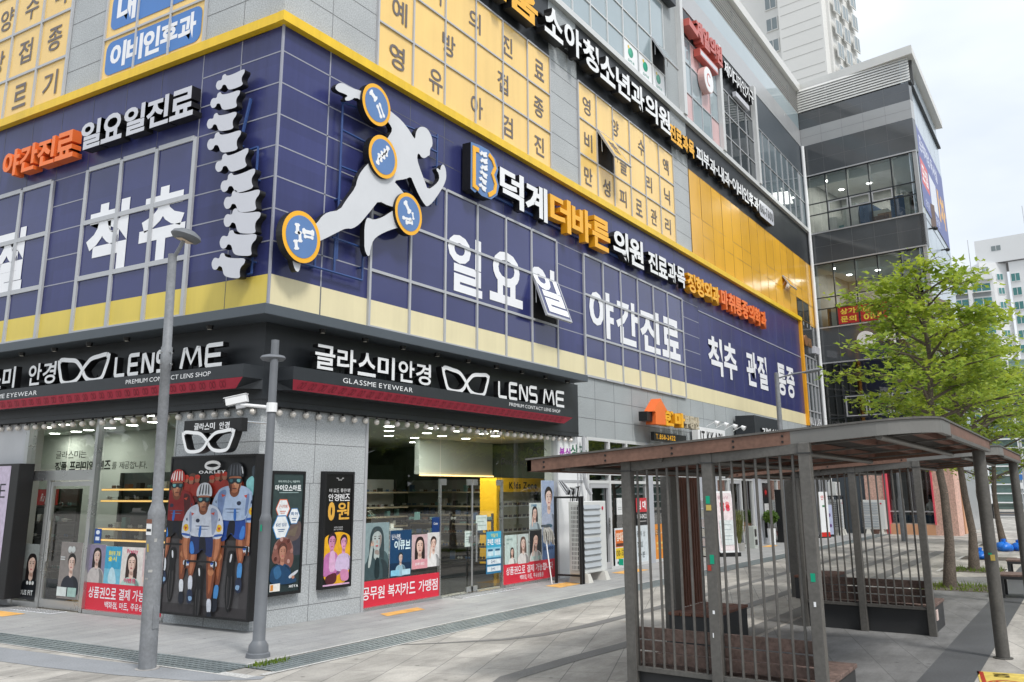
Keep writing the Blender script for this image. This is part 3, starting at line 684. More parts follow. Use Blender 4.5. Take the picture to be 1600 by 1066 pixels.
w4 = window(FR, [19.02, 20.0, 21.0, 22.0, 22.93], [14.98, 16.1, 17.3, 18.3], lambda i, j: SKYGL if (i + j) % 3 else mat('pale pink film', (0.62, 0.42, 0.42), rough=.2), ALU, fw=.04)
w5 = window(FR, [23.21, 24.35, 25.5, 26.6, 27.6], [14.98, 15.9, 16.9, 17.9], lambda i, j: DARKGL, ALU, fw=.04)
REFGL = mat('painted reflection glass', (0.13, 0.165, 0.185), rough=0.03, spec=0.9, var=0.3, scale=0.3)  # reflection of the louvres put into the base colour
w6 = window(FR, [27.9 + 1.04 * i for i in range(9)], [14.98, 16.4, 17.85], lambda i, j: REFGL, ALU, fw=.035)
m = MB(FR); m.box(19.02, 22.93, 18.3, 19.5, -.2, 0, CHAR); m.box(23.21, 27.6, 17.9, 19.5, -.2, 0, CHAR); m.box(27.9, XE, 17.85, 19.55, -DEP, 0, CHAR_L); m.build_each('spandrel', B)
POL = mat('polished dark granite', (0.045, 0.05, 0.055), rough=0.1, spec=0.7, var=0.2, scale=0.4)
PALEB = mat('pale grey cladding', (0.36, 0.37, 0.38), rough=0.25, spec=0.5, var=0.08, scale=0.5)
m = MB(FR); m.box(2.4, XE, 19.55, 20.5, -DEP, .02, PALEB); m.box(2.4, XE, 20.5, 21.42, -DEP, .0, SKYGL); m.build_each('parapet_band', B)
LOUV = mat('pale louvre metal', (0.62, 0.62, 0.60), rough=.45, var=.06, scale=.8)
def louvre(F, u0, u1, v0, v1, n, step, parent):
    m = MB(F); m.box(u0, u1, v0, v1, -.6, -.5, mat('louvre dark', (0.10, 0.10, 0.10), var=0))
    for i in range(n):
        v = v0 + (i + .4) * (v1 - v0) / n; h = (v1 - v0) / n * .72
        m.add([(u0, v, .0), (u1, v, .0), (u1, v + h, -.05), (u0, v + h, -.05), (u0, v - .03, -.0), (u1, v - .03, 0)], [(0, 1, 2, 3), (4, 5, 1, 0)], LOUV)
    u = u0
    while u < u1: m.box(u - .03, u + .03, v0, v1, -.25, -.165, ALU); u += step
    m.build('louvre', parent)
louvre(FR, 2.4, XE + .4, 21.42, 22.75, 9, 3.0, B)
m = MB(FR); m.box(2.0, XE + .6, 22.75, 23.2, -1.2, .16, LOUV); m.build('roof_coping', B)
m = MB(FR); m.box(0.4, XE, 4.9, 22.7, -14, -DEP - .02, mat('core wall', (0.2, 0.2, 0.2), var=0)); m.build('inner_core', B)
# ---------------------------------------------------------------- signs on the two fronts
def sign(name, label, F, u, v, d=0.0, cat='sign', group=None): return thing(name, label, cat, M=on(F, u, v, d), group=group)
DD = 0.25
# clinic lettering above the windows, right front
t = sign('clinic_lettering', 'white and amber channel letters of the clinic name across the navy front', FR, 6.46, 8.34)
def lw(t, u, v, text, x0, x1, y0, y1, z0, z1, f, s, b=.032, gap=.06): letters(t, text, x0 - u, x1 - u, y0 - v, y1 - v, z0, z1, f, s, b, gap)
lw(t, 6.46, 8.34, '덕계', 6.46, 8.63, 8.34, 9.2, .08, DD, WHITE, BLACK)
lw(t, 6.46, 8.34, '더바른', 8.74, 12.1, 8.34, 9.22, .08, DD + .02, AMBER, AMBER_D)
lw(t, 6.46, 8.34, '의원', 12.34, 14.42, 8.36, 9.2, .08, DD, WHITE, BLACK)
m = MB(); m.box(-.2, 8.2, .12, .17, .02, .07, mat('navy steel tube', (0.03, 0.07, 0.22), rough=.4)); m.box(-.2, 8.2, .62, .67, .02, .07, MATS['navy steel tube']); m.build_each('mounting_rail', t)
NST = MATS['navy steel tube']
t = sign('department_lettering', 'smaller channel letters in white, yellow and orange listing the clinic departments', FR, 14.8, 8.4)
lw(t, 14.8, 8.4, '진료과목', 14.8, 17.82, 8.42, 9.08, .06, .24, WHITE, BLACK)
lw(t, 14.8, 8.4, '정형외과', 17.98, 21.1, 8.4, 9.06, .06, .26, AMBER, AMBER_D)
lw(t, 14.8, 8.4, '마취통증의학과', 21.3, 26.82, 8.4, 9.1, .06, .26, ORANGE, ORANGE_D)
# B-shaped badge
t = sign('spine_badge', 'blue badge with a yellow bracket and a white spine beside the clinic name', FR, 5.25, 8.22)
BLUEA = mat('blue acrylic', (0.10, 0.20, 0.42), rough=.3)
def off(p, u, v): return [(a - u, b - v) for a, b in p]
m = MB(); m.prism(off([(5.25, 9.32), (5.6, 9.36), (5.95, 9.36), (6.22, 9.24), (6.35, 9.03), (6.27, 8.84), (6.38, 8.64), (6.3, 8.41), (6.05, 8.24), (5.68, 8.22), (5.5, 8.28), (5.42, 8.22), (5.25, 8.26)], 5.25, 8.22), .06, .28, BLUEA, BLACK); m.build('backing', t)
m = MB(); m.prism(off([(5.31, 9.26), (5.55, 9.27), (5.55, 9.17), (5.42, 9.15), (5.42, 8.4), (5.55, 8.36), (5.52, 8.28), (5.31, 8.32)], 5.25, 8.22), .28, .3, AMBER)
m.ribbon(off([(5.95, 9.25), (6.1, 9.18), (6.2, 9.02), (6.09, 8.83), (6.22, 8.64), (6.18, 8.46), (6.0, 8.34), (5.92, 8.31)], 5.25, 8.22), .1, .28, .3, AMBER); m.build('bracket', t)
VT = [(-.35, 0), (-.31, .09), (-.2, .06), (-.2, .16), (-.12, .18), (-.09, .11), (.1, .1), (.34, .13), (.35, .04), (.28, -.03), (.28, -.12), (.33, -.22), (.12, -.23), (-.03, -.21), (-.09, -.09), (-.12, -.06), (-.18, -.05), (-.2, -.12), (-.28, -.13), (-.33, -.07)]
def smooth_poly(p, it=2):
    for _ in range(it):
        q = []
        for i in range(len(p)):
            a, b = p[i], p[(i + 1) % len(p)]
            q += [(a[0] * .75 + b[0] * .25, a[1] * .75 + b[1] * .25), (a[0] * .25 + b[0] * .75, a[1] * .25 + b[1] * .75)]
        p = q
    return p
VS = smooth_poly(VT, 2)
def xf(p, cx, cy, sc_, a):
    c, s = math.cos(a) * sc_, math.sin(a) * sc_
    return [(cx + x * c - y * s, cy + x * s + y * c) for x, y in p]
for k in range(6):
    y = 9.2 - .155 * k; m = MB(); m.prism(off(xf([(a, b * .8) for a, b in VS], 5.72 + .03 * math.sin(k * .9), y, .42, .25 + .05 * k if k < 3 else -.1), 5.25, 8.22), .28, .3, WHITE); m.build('vertebra', t)
# running figure
t = sign('running_figure', 'white silhouette of a sprinting figure with four round bone emblems on the navy corner', FR, 0.2, 5.43, cat='sign figure')
RP = {
 'arm': [(1.01, 8.91), (1.07, 9.01), (1.2, 9.08), (1.41, 9.07), (1.77, 9.13), (2.04, 9.14), (2.05, 8.93), (1.78, 8.93), (1.55, 8.94), (1.43, 8.83), (1.3, 8.77), (1.27, 8.81), (1.36, 8.89), (1.24, 8.89), (1.09, 8.87)],
 'body': [(2.39, 9.06), (2.62, 9.02), (2.87, 8.97), (3.12, 8.85), (3.28, 8.73), (3.32, 8.75), (3.33, 8.88), (3.42, 9.01), (3.56, 9.08), (3.72, 9.08), (3.86, 8.96), (3.89, 8.78), (3.8, 8.69), (3.8, 8.54), (3.74, 8.52), (3.7, 8.48), (3.61, 8.42), (3.51, 8.42), (3.48, 8.46), (3.4, 8.46), (3.39, 8.32), (3.52, 8.12), (3.65, 7.95), (3.75, 7.8), (4.01, 7.99), (4.13, 8.13), (4.11, 8.25), (4.02, 8.31), (4.05, 8.36), (4.16, 8.33), (4.17, 8.42), (4.24, 8.5), (4.32, 8.47), (4.37, 8.33), (4.35, 8.16), (4.18, 7.9), (3.92, 7.59), (3.76, 7.46), (3.67, 7.46), (3.47, 7.61), (3.28, 7.82), (3.21, 7.92), (3.03, 7.81), (2.68, 7.68), (2.86, 7.6), (3.01, 7.52), (3.23, 7.42), (3.05, 7.22), (2.8, 7.19), (2.58, 7.15), (2.27, 7.17), (2.14, 7.01), (1.93, 6.77), (1.78, 6.6), (1.6, 6.47), (1.45, 6.44), (1.33, 6.38), (1.14, 6.26), (0.86, 6.09), (0.63, 5.96), (0.61, 6.26), (0.74, 6.37), (0.83, 6.5), (0.97, 6.61), (1.26, 6.72), (1.42, 6.96), (1.64, 7.24), (1.68, 7.42), (1.78, 7.6), (2.04, 7.89), (2.31, 8.21), (2.5, 8.49), (2.62, 8.68), (2.53, 8.77), (2.28, 8.88)],
 'shin': [(2.8, 7.15), (2.64, 7.06), (2.39, 6.88), (2.15, 6.77), (2.04, 6.78), (1.96, 6.76), (1.91, 6.58), (1.92, 6.36), (1.93, 6.18), (2.01, 6.07), (2.08, 6.08), (2.09, 6.22), (2.16, 6.4), (2.32, 6.53), (2.6, 6.69), (2.93, 6.83), (3.18, 6.97), (3.11, 7.27)],
 'foot': [(0.17, 5.85), (0.21, 5.59), (0.28, 5.45), (0.35, 5.43), (0.39, 5.5), (0.42, 5.8)]}
for nme, key in (('forearm', 'arm'), ('torso', 'body'), ('shin', 'shin'), ('foot', 'foot')):
    m = MB(); m.prism(off(smooth_poly(RP[key], 1), .2, 5.43), .17, .28, SATIN, BLACK); m.build(nme, t)
def bone(a, b, w): # little bone: ribbon with knobs
    dx, dy = b[0] - a[0], b[1] - a[1]; return [a, (a[0] + dx * .15, a[1] + dy * .15), (a[0] + dx * .3, a[1] + dy * .3), (a[0] + dx * .7, a[1] + dy * .7), (a[0] + dx * .87, a[1] + dy * .87), b], [w * .7, w * 1.15, w * .65, w * .65, w * 1.2, w * .7]
EMB = {0: [((-.2, .2), (-.02, .08), .13), ((.0, .0), (.14, -.22), .07), ((.06, .06), (.22, -.18), .06)],
       1: [((-.17, -.2), (-.11, .02), .1), ((-.09, -.12), (-.03, .09), .1), ((-.01, -.04), (.05, .16), .1), ((.06, .03), (.12, .24), .1)],
       2: [((-.14, .22), (.03, .02), .12), ((-.2, -.12), (.08, -.1), .07), ((-.1, -.19), (.12, -.14), .09), ((.1, .06), (.14, -.08), .06)],
       3: [((.0, .1), (.27, .12), .1), ((.04, .02), (.26, .04), .06), ((-.12, .2), (-.1, .02), .11), ((-.06, .08), (-.03, -.1), .09), ((-.14, -.08), (-.1, -.24), .1)]}
for k, (cx, cy, r) in enumerate(((2.07, 8.97, .40), (2.3, 8.02, .41), (3.09, 7.12, .41), (.33, 6.01, .43))):
    e = MB(); P = [(cx - .2 + r * math.cos(6.2832 * i / 40), cy - 5.43 + r * math.sin(6.2832 * i / 40)) for i in range(40)]
    e.prism(P, .2, .34, AMBER, BLACK); eo = e.build('round_emblem', t)
    e = MB(); e.prism([(cx - .2 + r * .82 * math.cos(6.2832 * i / 40), cy - 5.43 + r * .82 * math.sin(6.2832 * i / 40)) for i in range(40)], .34, .345, BLUEA); e.build('blue_disc', eo)
    e = MB()
    for a, b, wd in EMB[k]:
        p, ws = bone(a, b, wd); e.ribbon([(x + cx - .2, y + cy - 5.43) for x, y in p], ws, .345, .349, WHITE)
    e.build('bones', eo)
m = MB()
for a, b in (((1.42, 5.9), (1.42, 8.85)), ((1.4, 8.83), (4.27, 9.12)), ((4.28, 7.66), (4.28, 9.2)), ((1.42, 8.3), (2.2, 8.28)), ((1.42, 7.61), (4.2, 7.7)), ((.24, 5.66), (2.1, 5.66)), ((2.1, 5.66), (2.1, 6.3)), ((.24, 5.66), (.24, 5.95)), ((1.37, 5.68), (1.37, 6.3)), ((1.3, 6.27), (2.1, 6.26)), ((.9, 5.66), (.9, 6.0)), ((2.95, 9.1), (2.95, 8.9)), ((3.7, 8.8), (4.28, 8.8)), ((1.42, 6.8), (1.6, 6.8))):
    m.tube([(a[0] - .2, a[1] - 5.43, .1), (b[0] - .2, b[1] - 5.43, .1)], .022, NST, 6)
for q in ((1.42, 7), (4.28, 8.5), (2.1, 5.9), (.9, 5.66), (2.95, 9.1)): m.cyl((q[0] - .2, q[1] - 5.43, 0), (q[0] - .2, q[1] - 5.43, .1), .02, None, NST, 6)
m.build('support_frame', t)
# big spine, left front (x = -y)
t = sign('spine_sign', 'giant white spine of ten vertebrae running down the navy side front', FL, -.8, 5.4, cat='sign figure')
VP = [(1.3, 8.86, .62, 8.88), (1.41, 8.56, .71, 8.51), (1.46, 8.19, .76, 8.13), (1.41, 7.8, .62, 7.75), (1.16, 7.34, .4, 7.4), (.99, 6.96, .21, 7.0), (.88, 6.66, .08, 6.61), (.85, 6.36, .04, 6.22), (.91, 6.0, .1, 5.86), (1.07, 5.66, .33, 5.5)]
for a, b, c, e in VP:
    ax, bx = -a + .8, -c + .8; L_ = math.hypot(bx - ax, e - b); an = math.atan2(e - b, bx - ax)
    m = MB(); m.prism(xf([(a_, b_ * .84) for a_, b_ in VS], ax + math.cos(an) * .5 * L_, (b + e) / 2 - 5.4, L_ / .66, an), .12, .25, SLETT, BLACK); m.build('vertebra', t)
m = MB()
m.tube([(.2, 3.1, .08), (.0, 2.3, .08), (.3, 1.5, .08), (.35, .6, .08), (.1, .1, .08)], .03, NST, 6)
for a, b in (((.18, 2.16), (.45, 2.17)), ((.45, 2.17), (.45, 1.3)), ((.48, .5), (.48, 0)), ((.07, 0), (.48, 0)), ((-.1, 3.2), (-.1, 2.2))): m.tube([(a[0], a[1], .08), (b[0], b[1], .08)], .022, NST, 6)
for q in ((0, 2.3), (.45, 1.6), (.48, .2), (-.1, 3)): m.cyl((q[0], q[1], 0), (q[0], q[1], .08), .02, None, NST, 6)
m.build('support_frame', t)
t = sign('treatment_lettering', 'orange and silver channel letters about night and Sunday treatment on the side front', FL, -7.9, 8.4)
letters(t, '야간진료', 0, 2.5, 0, .58, .05, .25, ORANGE, ORANGE_D, .032, .05)
letters(t, '일요일진료', 2.72, 6.02, .05, .62, .05, .25, SLETT, BLACK, .032, .05)
# band lettering on the dark band
t = sign('paediatric_lettering', 'white channel letters of the children clinic on the dark upper band', FR, 5.0, 13.4)
letters(t, '키움', .2, 3.1, -.1, .72, .1, .35, AMBER, BLACK, .04, .06)
letters(t, '소아청소년과의원', 3.45, 11.85, .02, .85, .1, .35, WHITE, BLACK, .03, .08)
m = MB(); m.box(0, 12, .2, .25, 0, .1, BLACK); m.box(0, 12, .65, .7, 0, .1, BLACK); m.build_each('mounting_rail', t)
t = sign('subject_lettering', 'small yellow and white letters listing subjects along the dark upper band', FR, 17.0, 13.4)
letters(t, '진료과목', 0, 2.3, 0, .62, .06, .26, AMBER, BLACK, .04, .06)
letters(t, '피부과·내과·이비인후과', 2.5, 9.85, .02, .62, .06, .26, WHITE, BLACK, .03, .06)
m = MB(); pts = []
m.prism([(10.0, 0.05), (10.15, -.04), (12.0, -.04), (12.12, .05), (12.12, .6), (12.0, .68), (10.15, .68), (10.0, .6)], .04, .24, SLETT, BLACK)
pl_ = m.build('number_plate', t); m = MB(); words(m, '861-7600', 10.12, 12.0, .12, .52, .246, .246, CHAR, None, .03); m.build('number', pl_)
# red sign between the fins and the other upper signs
RED_A = mat('red acrylic', (0.50, 0.11, 0.09), rough=.35)
t = sign('red_clinic_sign', 'red block letter sign at the top between two grey fins', FR, 19.1, 17.9)
m = MB(); m.prism([(0, .9), (.9, .75), (.9, .5), (0, .62)], .05, .4, RED_A); m.build('stripe', t)
letters(t, '제일의원', .9, 3.8, .5, 1.35, .05, .35, RED_A, None, .04, .05)
m = MB(); m.box(1.3, 3.3, .0, .3, .05, .3, RED_A); pp = m.build('plate', t); m = MB(); m.box(1.36, 3.24, .06, .24, .3, .304, SLETT); m.build('plate_face', pp)
t = sign('emblem_sign', 'round pink and white emblem mounted on the upper window between the fins', FR, 21.2, 17.2)
m = MB(); m.cyl((0, 0, .05), (0, 0, .3), .52, None, mat('pale pink acrylic', (.62, .40, .38), rough=.35), 28); m.build('drum', t); m = MB(); m.cyl((0, 0, .3), (0, 0, .31), .49, None, WHITE, 28); m.ribbon([(.2 * math.cos(a / 10 * 6.28), .24 * math.sin(a / 10 * 6.28)) for a in range(1, 9)], .07, .31, .315, RED_A); m.build('face', t)
t = sign('black_upper_sign', 'white letters on the dark panel right of the round emblem', FR, 23.4, 18.1)
letters(t, '제이디자인가구', .1, 4.0, .35, 1.0, .05, .22, WHITE, BLACK, .02, .06); m = MB(); m.box(1.5, 3.3, -.1, .12, .05, .2, SLETT, ); m.build('strip', t)
t = sign('top_edge_sign', 'dark sign box with pale letters at the upper edge beside the vertical fin', FR, 13.5, 18.8)
m = MB(); m.box(0, 4.6, 0, .95, .02, .3, CHAR); m.build('box', t); letters(t, '치과의원', .4, 4.2, .15, .8, .3, .4, WHITE, BLACK, .03)

# ---------------------------------------------------------------- the optician's fascia round the corner
t = thing('shop_canopy', 'slate grey canopy slab wrapping the corner above the optician signs', 'canopy', loc=(0, 0, 4.57))
m = MB(); m.add([(-.6, -.6, 0), (9.9, -.6, 0), (9.9, 0, 0), (0, 0, 0), (-.6, -.6, .165), (9.9, -.6, .165), (9.9, 0, .165), (0, 0, .165)], [(3, 2, 1, 0), (4, 5, 6, 7), (0, 1, 5, 4), (1, 2, 6, 5)], CHAR_L); m.build('slab', t, bevel=.01)
m = MB(); m.add([(-.6, -.6, 0), (0, 0, 0), (0, 14, 0), (-.6, 14, 0), (-.6, -.6, .165), (0, 0, .165), (0, 14, .165), (-.6, 14, .165)], [(0, 1, 2, 3), (7, 6, 5, 4), (4, 0, 3, 7)][:2] + [(0, 3, 7, 4)], CHAR_L); m.build('slab', t, bevel=.01)
SPOT = mat('spotlight lens', (0.7, 0.68, 0.6), rough=.3)
for k in range(9):
    q = MB(); q.cyl((.9 + 1.05 * k, -.35, -.06), (.9 + 1.05 * k, -.35, 0), .05, .06, BLACK, 10); q.cyl((.9 + 1.05 * k, -.35, -.064), (.9 + 1.05 * k, -.35, -.06), .035, None, SPOT, 10); q.build('spotlight', t)
for k in range(8):
    q = MB(); q.cyl((-.35, .9 + 1.05 * k, -.06), (-.35, .9 + 1.05 * k, 0), .05, .06, BLACK, 10); q.cyl((-.35, .9 + 1.05 * k, -.064), (-.35, .9 + 1.05 * k, -.06), .035, None, SPOT, 10); q.build('spotlight', t)
t = thing('sign_fascia', 'charcoal sign board of the optician wrapping the corner below the slate canopy', 'fascia', loc=(0, 0, 3.28))
m = MB(); m.box(-.1, 10.3, -.1, -.002, 0, 1.288, CHAR); m.box(-.1, -.002, -.002, 14, 0, 1.288, CHAR)
m.box(-.106, 10.3, -.106, -.1, .085, .093, BLACK); m.box(-.106, -.1, -.1, 14, .085, .093, BLACK); m.build('board', t)
def ledge(F, x0, x1, label):
    t = sign('sign_ledge', label, F, x0, 3.5, cat='sign ledge')
    W = x1 - x0
    m = MB(); m.add([(0, .17, .1), (W, .17, .1), (W, .37, .1), (0, .37, .1), (0, .17, .5), (W, .17, .5), (W, .37, .5), (0, .37, .5), (0, .02, .1), (W, .02, .1), (.1, .02, .40), (W - .25, .02, .40)],
                    [(4, 5, 6, 7), (7, 6, 2, 3), (0, 4, 7, 3), (1, 2, 6, 5), (0, 8, 10, 4), (1, 5, 11, 9), (8, 9, 11, 10)], CHAR); m.build('ledge_box', t)
    m = MB(); m.add([(.1, 0.02, .40), (W - .25, .02, .40), (W, .168, .5), (0, .168, .5)], [(0, 1, 2, 3)], MAROON)
    n = int(W / .24)
    for i in range(n):
        c = .2 + i * (W - .5) / n
        for s in (0, .07):
            pts = []
            for k in range(12):
                a = 6.283 * k / 12; y = .094 + .05 * math.sin(a); x = c + s + .034 * math.cos(a) + (y - .08) * .5; pts.append((x, y, .40 + (y - .02) / .148 * .1))
            for k in range(12):
                p, q = Vector(pts[k]), Vector(pts[(k + 1) % 12]); ce = Vector((c + s, .094, .45)); o_ = Vector((0, -.003, .006))
                m.add([p + o_, q + o_, q + (ce - q) * .25 + o_, p + (ce - p) * .25 + o_], [(3, 2, 1, 0)], MAROON_D)
    m.build('patterned_soffit', t)
    return t
tl = ledge(FR, .14, 9.25, 'black sign ledge with a maroon patterned underside on the street front')
m = MB(); words(m, 'GLASSME EYEWEAR', 1.12, 2.97, .225, .305, .503, .503, WHITE, None, .0, gap=.12); words(m, 'PREMIUM CONTACT LENS SHOP', 6.27, 8.5, .235, .305, .503, .503, WHITE, None, .0); m.build('lettering', tl)
tl = ledge(FL, -9.2, .1, 'black sign ledge with a maroon patterned underside on the side front')
m = MB(); words(m, 'GLASSME EYEWEAR', 2.05, 3.95, .21, .29, .503, .503, WHITE, None, .0, gap=.12); words(m, 'PREMIUM CONTACT LENS SHOP', 6.5, 8.58, .235, .305, .503, .503, WHITE, None, .0); m.build('lettering', tl)
def specs(m, x0, x1, y0, y1, z0, z1, f, s, wd=.07):
    """spectacles drawn as one crossing line"""
    W, H = x1 - x0, y1 - y0
    Lp = [(0, .98), (.2, .97), (.34, .9), (.43, .7), (.5, .47), (.56, .2), (.65, .03), (.79, -.01), (.9, .07), (.955, .4), (1, .98), (.8, .97), (.66, .9), (.57, .7), (.5, .47), (.44, .2), (.35, .03), (.21, -.01), (.1, .07), (.045, .4)]
    pts = [(x0 + a * W, y0 + b * H) for a, b in Lp]
    def cr(p):
        o = []
        n = len(p)
        for i in range(n):
            p0, p1, p2, p3 = p[(i - 1) % n], p[i], p[(i + 1) % n], p[(i + 2) % n]
            for k in range(4):
                q = k / 4
                o.append(tuple(.5 * (2 * p1[j] + (p2[j] - p0[j]) * q + (2 * p0[j] - 5 * p1[j] + 4 * p2[j] - p3[j]) * q * q + (3 * p1[j] - p0[j] - 3 * p2[j] + p3[j]) * q ** 3) for j in (0, 1)))
        return o
    c = cr(pts); h = 42
    m.ribbon(c[:h], wd, z0, z1, f, s); m.ribbon(c[h - 1:] + c[:1], wd, z0, z1 + .004, f, s)
    m.prism([(x0 - .03 * W, y1 - .14 * H), (x0 + .04 * W, y1 - .12 * H), (x0 + .03 * W, y1 + .01 * H), (x0 - .04 * W, y1 + .02 * H)], z0, z1 + .002, f, s)
    m.prism([(x1 - .04 * W, y1 - .12 * H), (x1 + .03 * W, y1 - .14 * H), (x1 + .04 * W, y1 + .02 * H), (x1 - .03 * W, y1 + .01 * H)], z0, z1 + .002, f, s)
BL = {'L': [[(0, 1), (0, .12), (.04, .03), (.14, 0), (1, 0)]], 'E': [[(1, 1), (.12, 1), (.03, .97), (0, .88), (0, .12), (.03, .03), (.12, 0), (1, 0)], [(.02, .5), (.9, .5)]],
      'N': [[(0, 0), (0, 1), (.12, 1), (.88, 0), (1, 0), (1, 1)]], 'S': [[(1, 1), (.14, 1), (.03, .94), (0, .84), (0, .64), (.04, .55), (.14, .5), (.86, .5), (.96, .45), (1, .36), (1, .16), (.96, .05), (.86, 0), (0, 0)]],
      'M': [[(0, 0), (.14, 1), (.2, 1), (.5, .22), (.8, 1), (.86, 1), (1, 0)]]}
def block_letters(t, text, x0, x1, y0, y1, z0, z1, st=.068):
    n = len(text); g = .13; ws = [1.25 if c == 'M' else 1.0 for c in text]; k = (x1 - x0) / (sum(ws) + g * (n - 1)) ; x = x0
    for c, w_ in zip(text, ws):
        m = MB(); cw = w_ * k - st
        for i, s_ in enumerate(BL[c]): m.ribbon([(x + st / 2 + a * cw, y0 + st / 2 + b * (y1 - y0 - st)) for a, b in s_], st, z0, z1 + .002 * i, WHITE, BLACK)
        m.build('letter', t); x += (w_ + g) * k
def opt_sign(F, sh, label, kx, gx, lx):
    t = sign('optician_lettering', label, F, kx[0], 3.87)
    u, v = kx[0], 3.87
    letters(t, '글라스미', kx[0] - u, kx[1] - u, 3.91 - v, 4.31 - v, .28, .40, WHITE, BLACK, .02, .1); letters(t, '안경', kx[2] - u, kx[3] - u, 3.91 - v, 4.31 - v, .28, .40, WHITE, BLACK, .018, .1)
    m = MB(); specs(m, gx[0] - u, gx[1] - u, 3.88 - v, 4.3 - v, .28, .42, WHITE, BLACK, .075); m.build('glasses_outline', t)
    block_letters(t, 'LENS', lx[0] - u, lx[1] - u, 3.88 - v, 4.27 - v, .28, .40); block_letters(t, 'ME', lx[2] - u, lx[3] - u, 3.88 - v, 4.27 - v, .28, .40)
    m = MB()
    for x in [kx[0] + .2 + .5 * i for i in range(int((lx[3] - kx[0]) / .5))]: m.box(x - u - .008, x - u + .008, -.005, .12, .3, .32, BLACK)
    m.build_each('post', t)
opt_sign(FR, 0, 'white optician letters with a glasses outline standing on the street front ledge', (.7, 2.71, 2.82, 3.79), (4.16, 5.72), (6.14, 7.78, 8.02, 9.06))
opt_sign(FL, 0, 'white optician letters with a glasses outline standing on the side front ledge', (-8.0, -6.2, -5.76, -4.9), (-4.78, -3.36), (-3.2, -1.78, -1.5, -.47))
BULB = mat('mirrored bulb', (0.82, 0.77, 0.70), rough=.1, metal=.25, spec=.8, var=0)
for F, us, lb in ((FR, [.33 + .292 * i for i in range(34)], 'string of round bulbs under the street front sign'), (FL, [-.13 - .29 * i for i in range(26)], 'string of round bulbs under the side front sign')):
    t = sign('string_lights', lb, F, 0, 3.28, .05, cat='string lights')
    m = MB(); m.tube([(us[0], -.012, 0), (us[-1], -.012, 0)], .008, BLACK, 5); m.build('cable', t)
    b0 = None
    for u in us:
        if b0 is None:
            q = MB(); q.cyl((0, .015, 0), (0, -.03, 0), .02, .024, BLACK, 8); q.ell((0, -.072, 0), .053, .053, .053, BULB, 14, 9); b0 = q.build('bulb', t, smooth=60)
            b0.location = (u, -.015, 0)
        else:
            c = b0.copy(); col.objects.link(c); c.parent = t; c.location = (u, -.015 - rnd.random() * .01, 0)
# small projecting sign and glasses on the side wall, above the big poster
t = sign('hanging_sign', 'small black hanging sign board above the poster of cyclists', FL, -1.0, 2.85, .5)
m = MB(); m.box(0, 1.27, 0, .2, 0, .12, BLACK); m.build('board', t, bevel=.006); m = MB(); words(m, '글라스미', .24, .7, .05, .15, .123, .123, WHITE, None, .02); words(m, '안경', .8, 1.02, .05, .15, .123, .123, WHITE, None, .02); m.build('lettering', t)
m = MB(); m.tube([(1.2, .15, .06), (1.2, .15, -.5)], .015, STEEL, 6); m.tube([(.1, .15, .06), (.1, .15, -.5)], .015, STEEL, 6); m.build('bracket', t)
t = sign('glasses_sign', 'white three dimensional glasses frame hanging above the poster of cyclists', FL, -.97, 2.55, .5)
m = MB(); specs(m, 0, 1.1, .03, .32, 0, .14, WHITE, BLACK, .05); m.build('glasses_outline', t); m = MB(); m.tube([(.2, .3, .07), (.2, .42, .07)], .006, STEEL, 5); m.tube([(.9, .3, .07), (.9, .42, .07)], .006, STEEL, 5); m.build('hanger', t)
# other shop signs along the street front
t = sign('house_agent_sign', 'orange house shaped sign with amber and beige blocks of letters', FR, 14.0, 3.8, .15)
m = MB(); m.prism([(.12, 0), (.85, .02), (.85, .42), (1.0, .44), (.55, .75), (0, .35), (.14, .35)], .1, .4, ORANGE, ORANGE_D); m.build('house', t)
m = MB(); m.box(-.25, .15, .08, .34, .05, .3, BLACK); m.build('backing', t)
BEIGE = mat('beige acrylic', (0.50, 0.44, 0.33), rough=.4)
letters(t, '한마', .9, 2.5, .02, .45, .1, .35, AMBER, AMBER_D, .06, .02); letters(t, '부동산', 2.55, 3.8, .04, .42, .1, .33, BEIGE, None, .05, .03)
t = sign('phone_number_sign', 'narrow black board with a yellow phone number under the orange house sign', FR, 14.55, 3.38, .2)
m = MB(); m.box(0, 2.5, 0, .24, 0, .1, BLACK); m.build('board', t); m = MB(); words(m, 'T.858-2422', .12, 1.6, .05, .19, .104, .104, AMBER, None, .03); m.build('lettering', t)
t = sign('salon_sign', 'white sign board with black letters half hidden by the shelter roof', FR, 18.1, 3.35, .1)
m = MB(); m.box(0, 2.6, 0, .62, 0, .2, WHITE); m.build('board', t); m = MB(); words(m, 'IT KKABI', .2, 2.3, .15, .5, .204, .204, BLACK, None, .03); m.build('lettering', t)
for k in range(4): q = MB(); q.tube([(.8 + .9 * k, .66, .2), (.8 + .9 * k, .8, .5)], .012, WHITE, 6); q.cyl((.8 + .9 * k, .8, .5), (.8 + .9 * k, .72, .62), .05, .09, WHITE, 10); q.build('lamp', t)
t = sign('dark_box_sign', 'projecting black sign box with small white letters beside the salon sign', FR, 22.5, 3.6, .1)
m = MB(); m.box(0, 3.6, 0, 1.0, 0, .7, CHAR); m.build('box', t); letters(t, '김밥천국', .6, 3.0, .2, .6, .7, .78, WHITE, BLACK, .03)
t = sign('nail_shop_sign', 'black sign with a copper disc and a pale strip in the corner beside the wing', FR, 33.4, 8.35, .0)
m = MB(); m.box(0, 2.6, -.1, 1.3, -.02, .04, POL); m.build('board', t); m = MB(); m.cyl((.35, .55, .04), (.35, .55, .12), .26, None, mat('copper', (0.45, 0.22, 0.10), metal=.6, rough=.35), 18); m.build('disc', t)
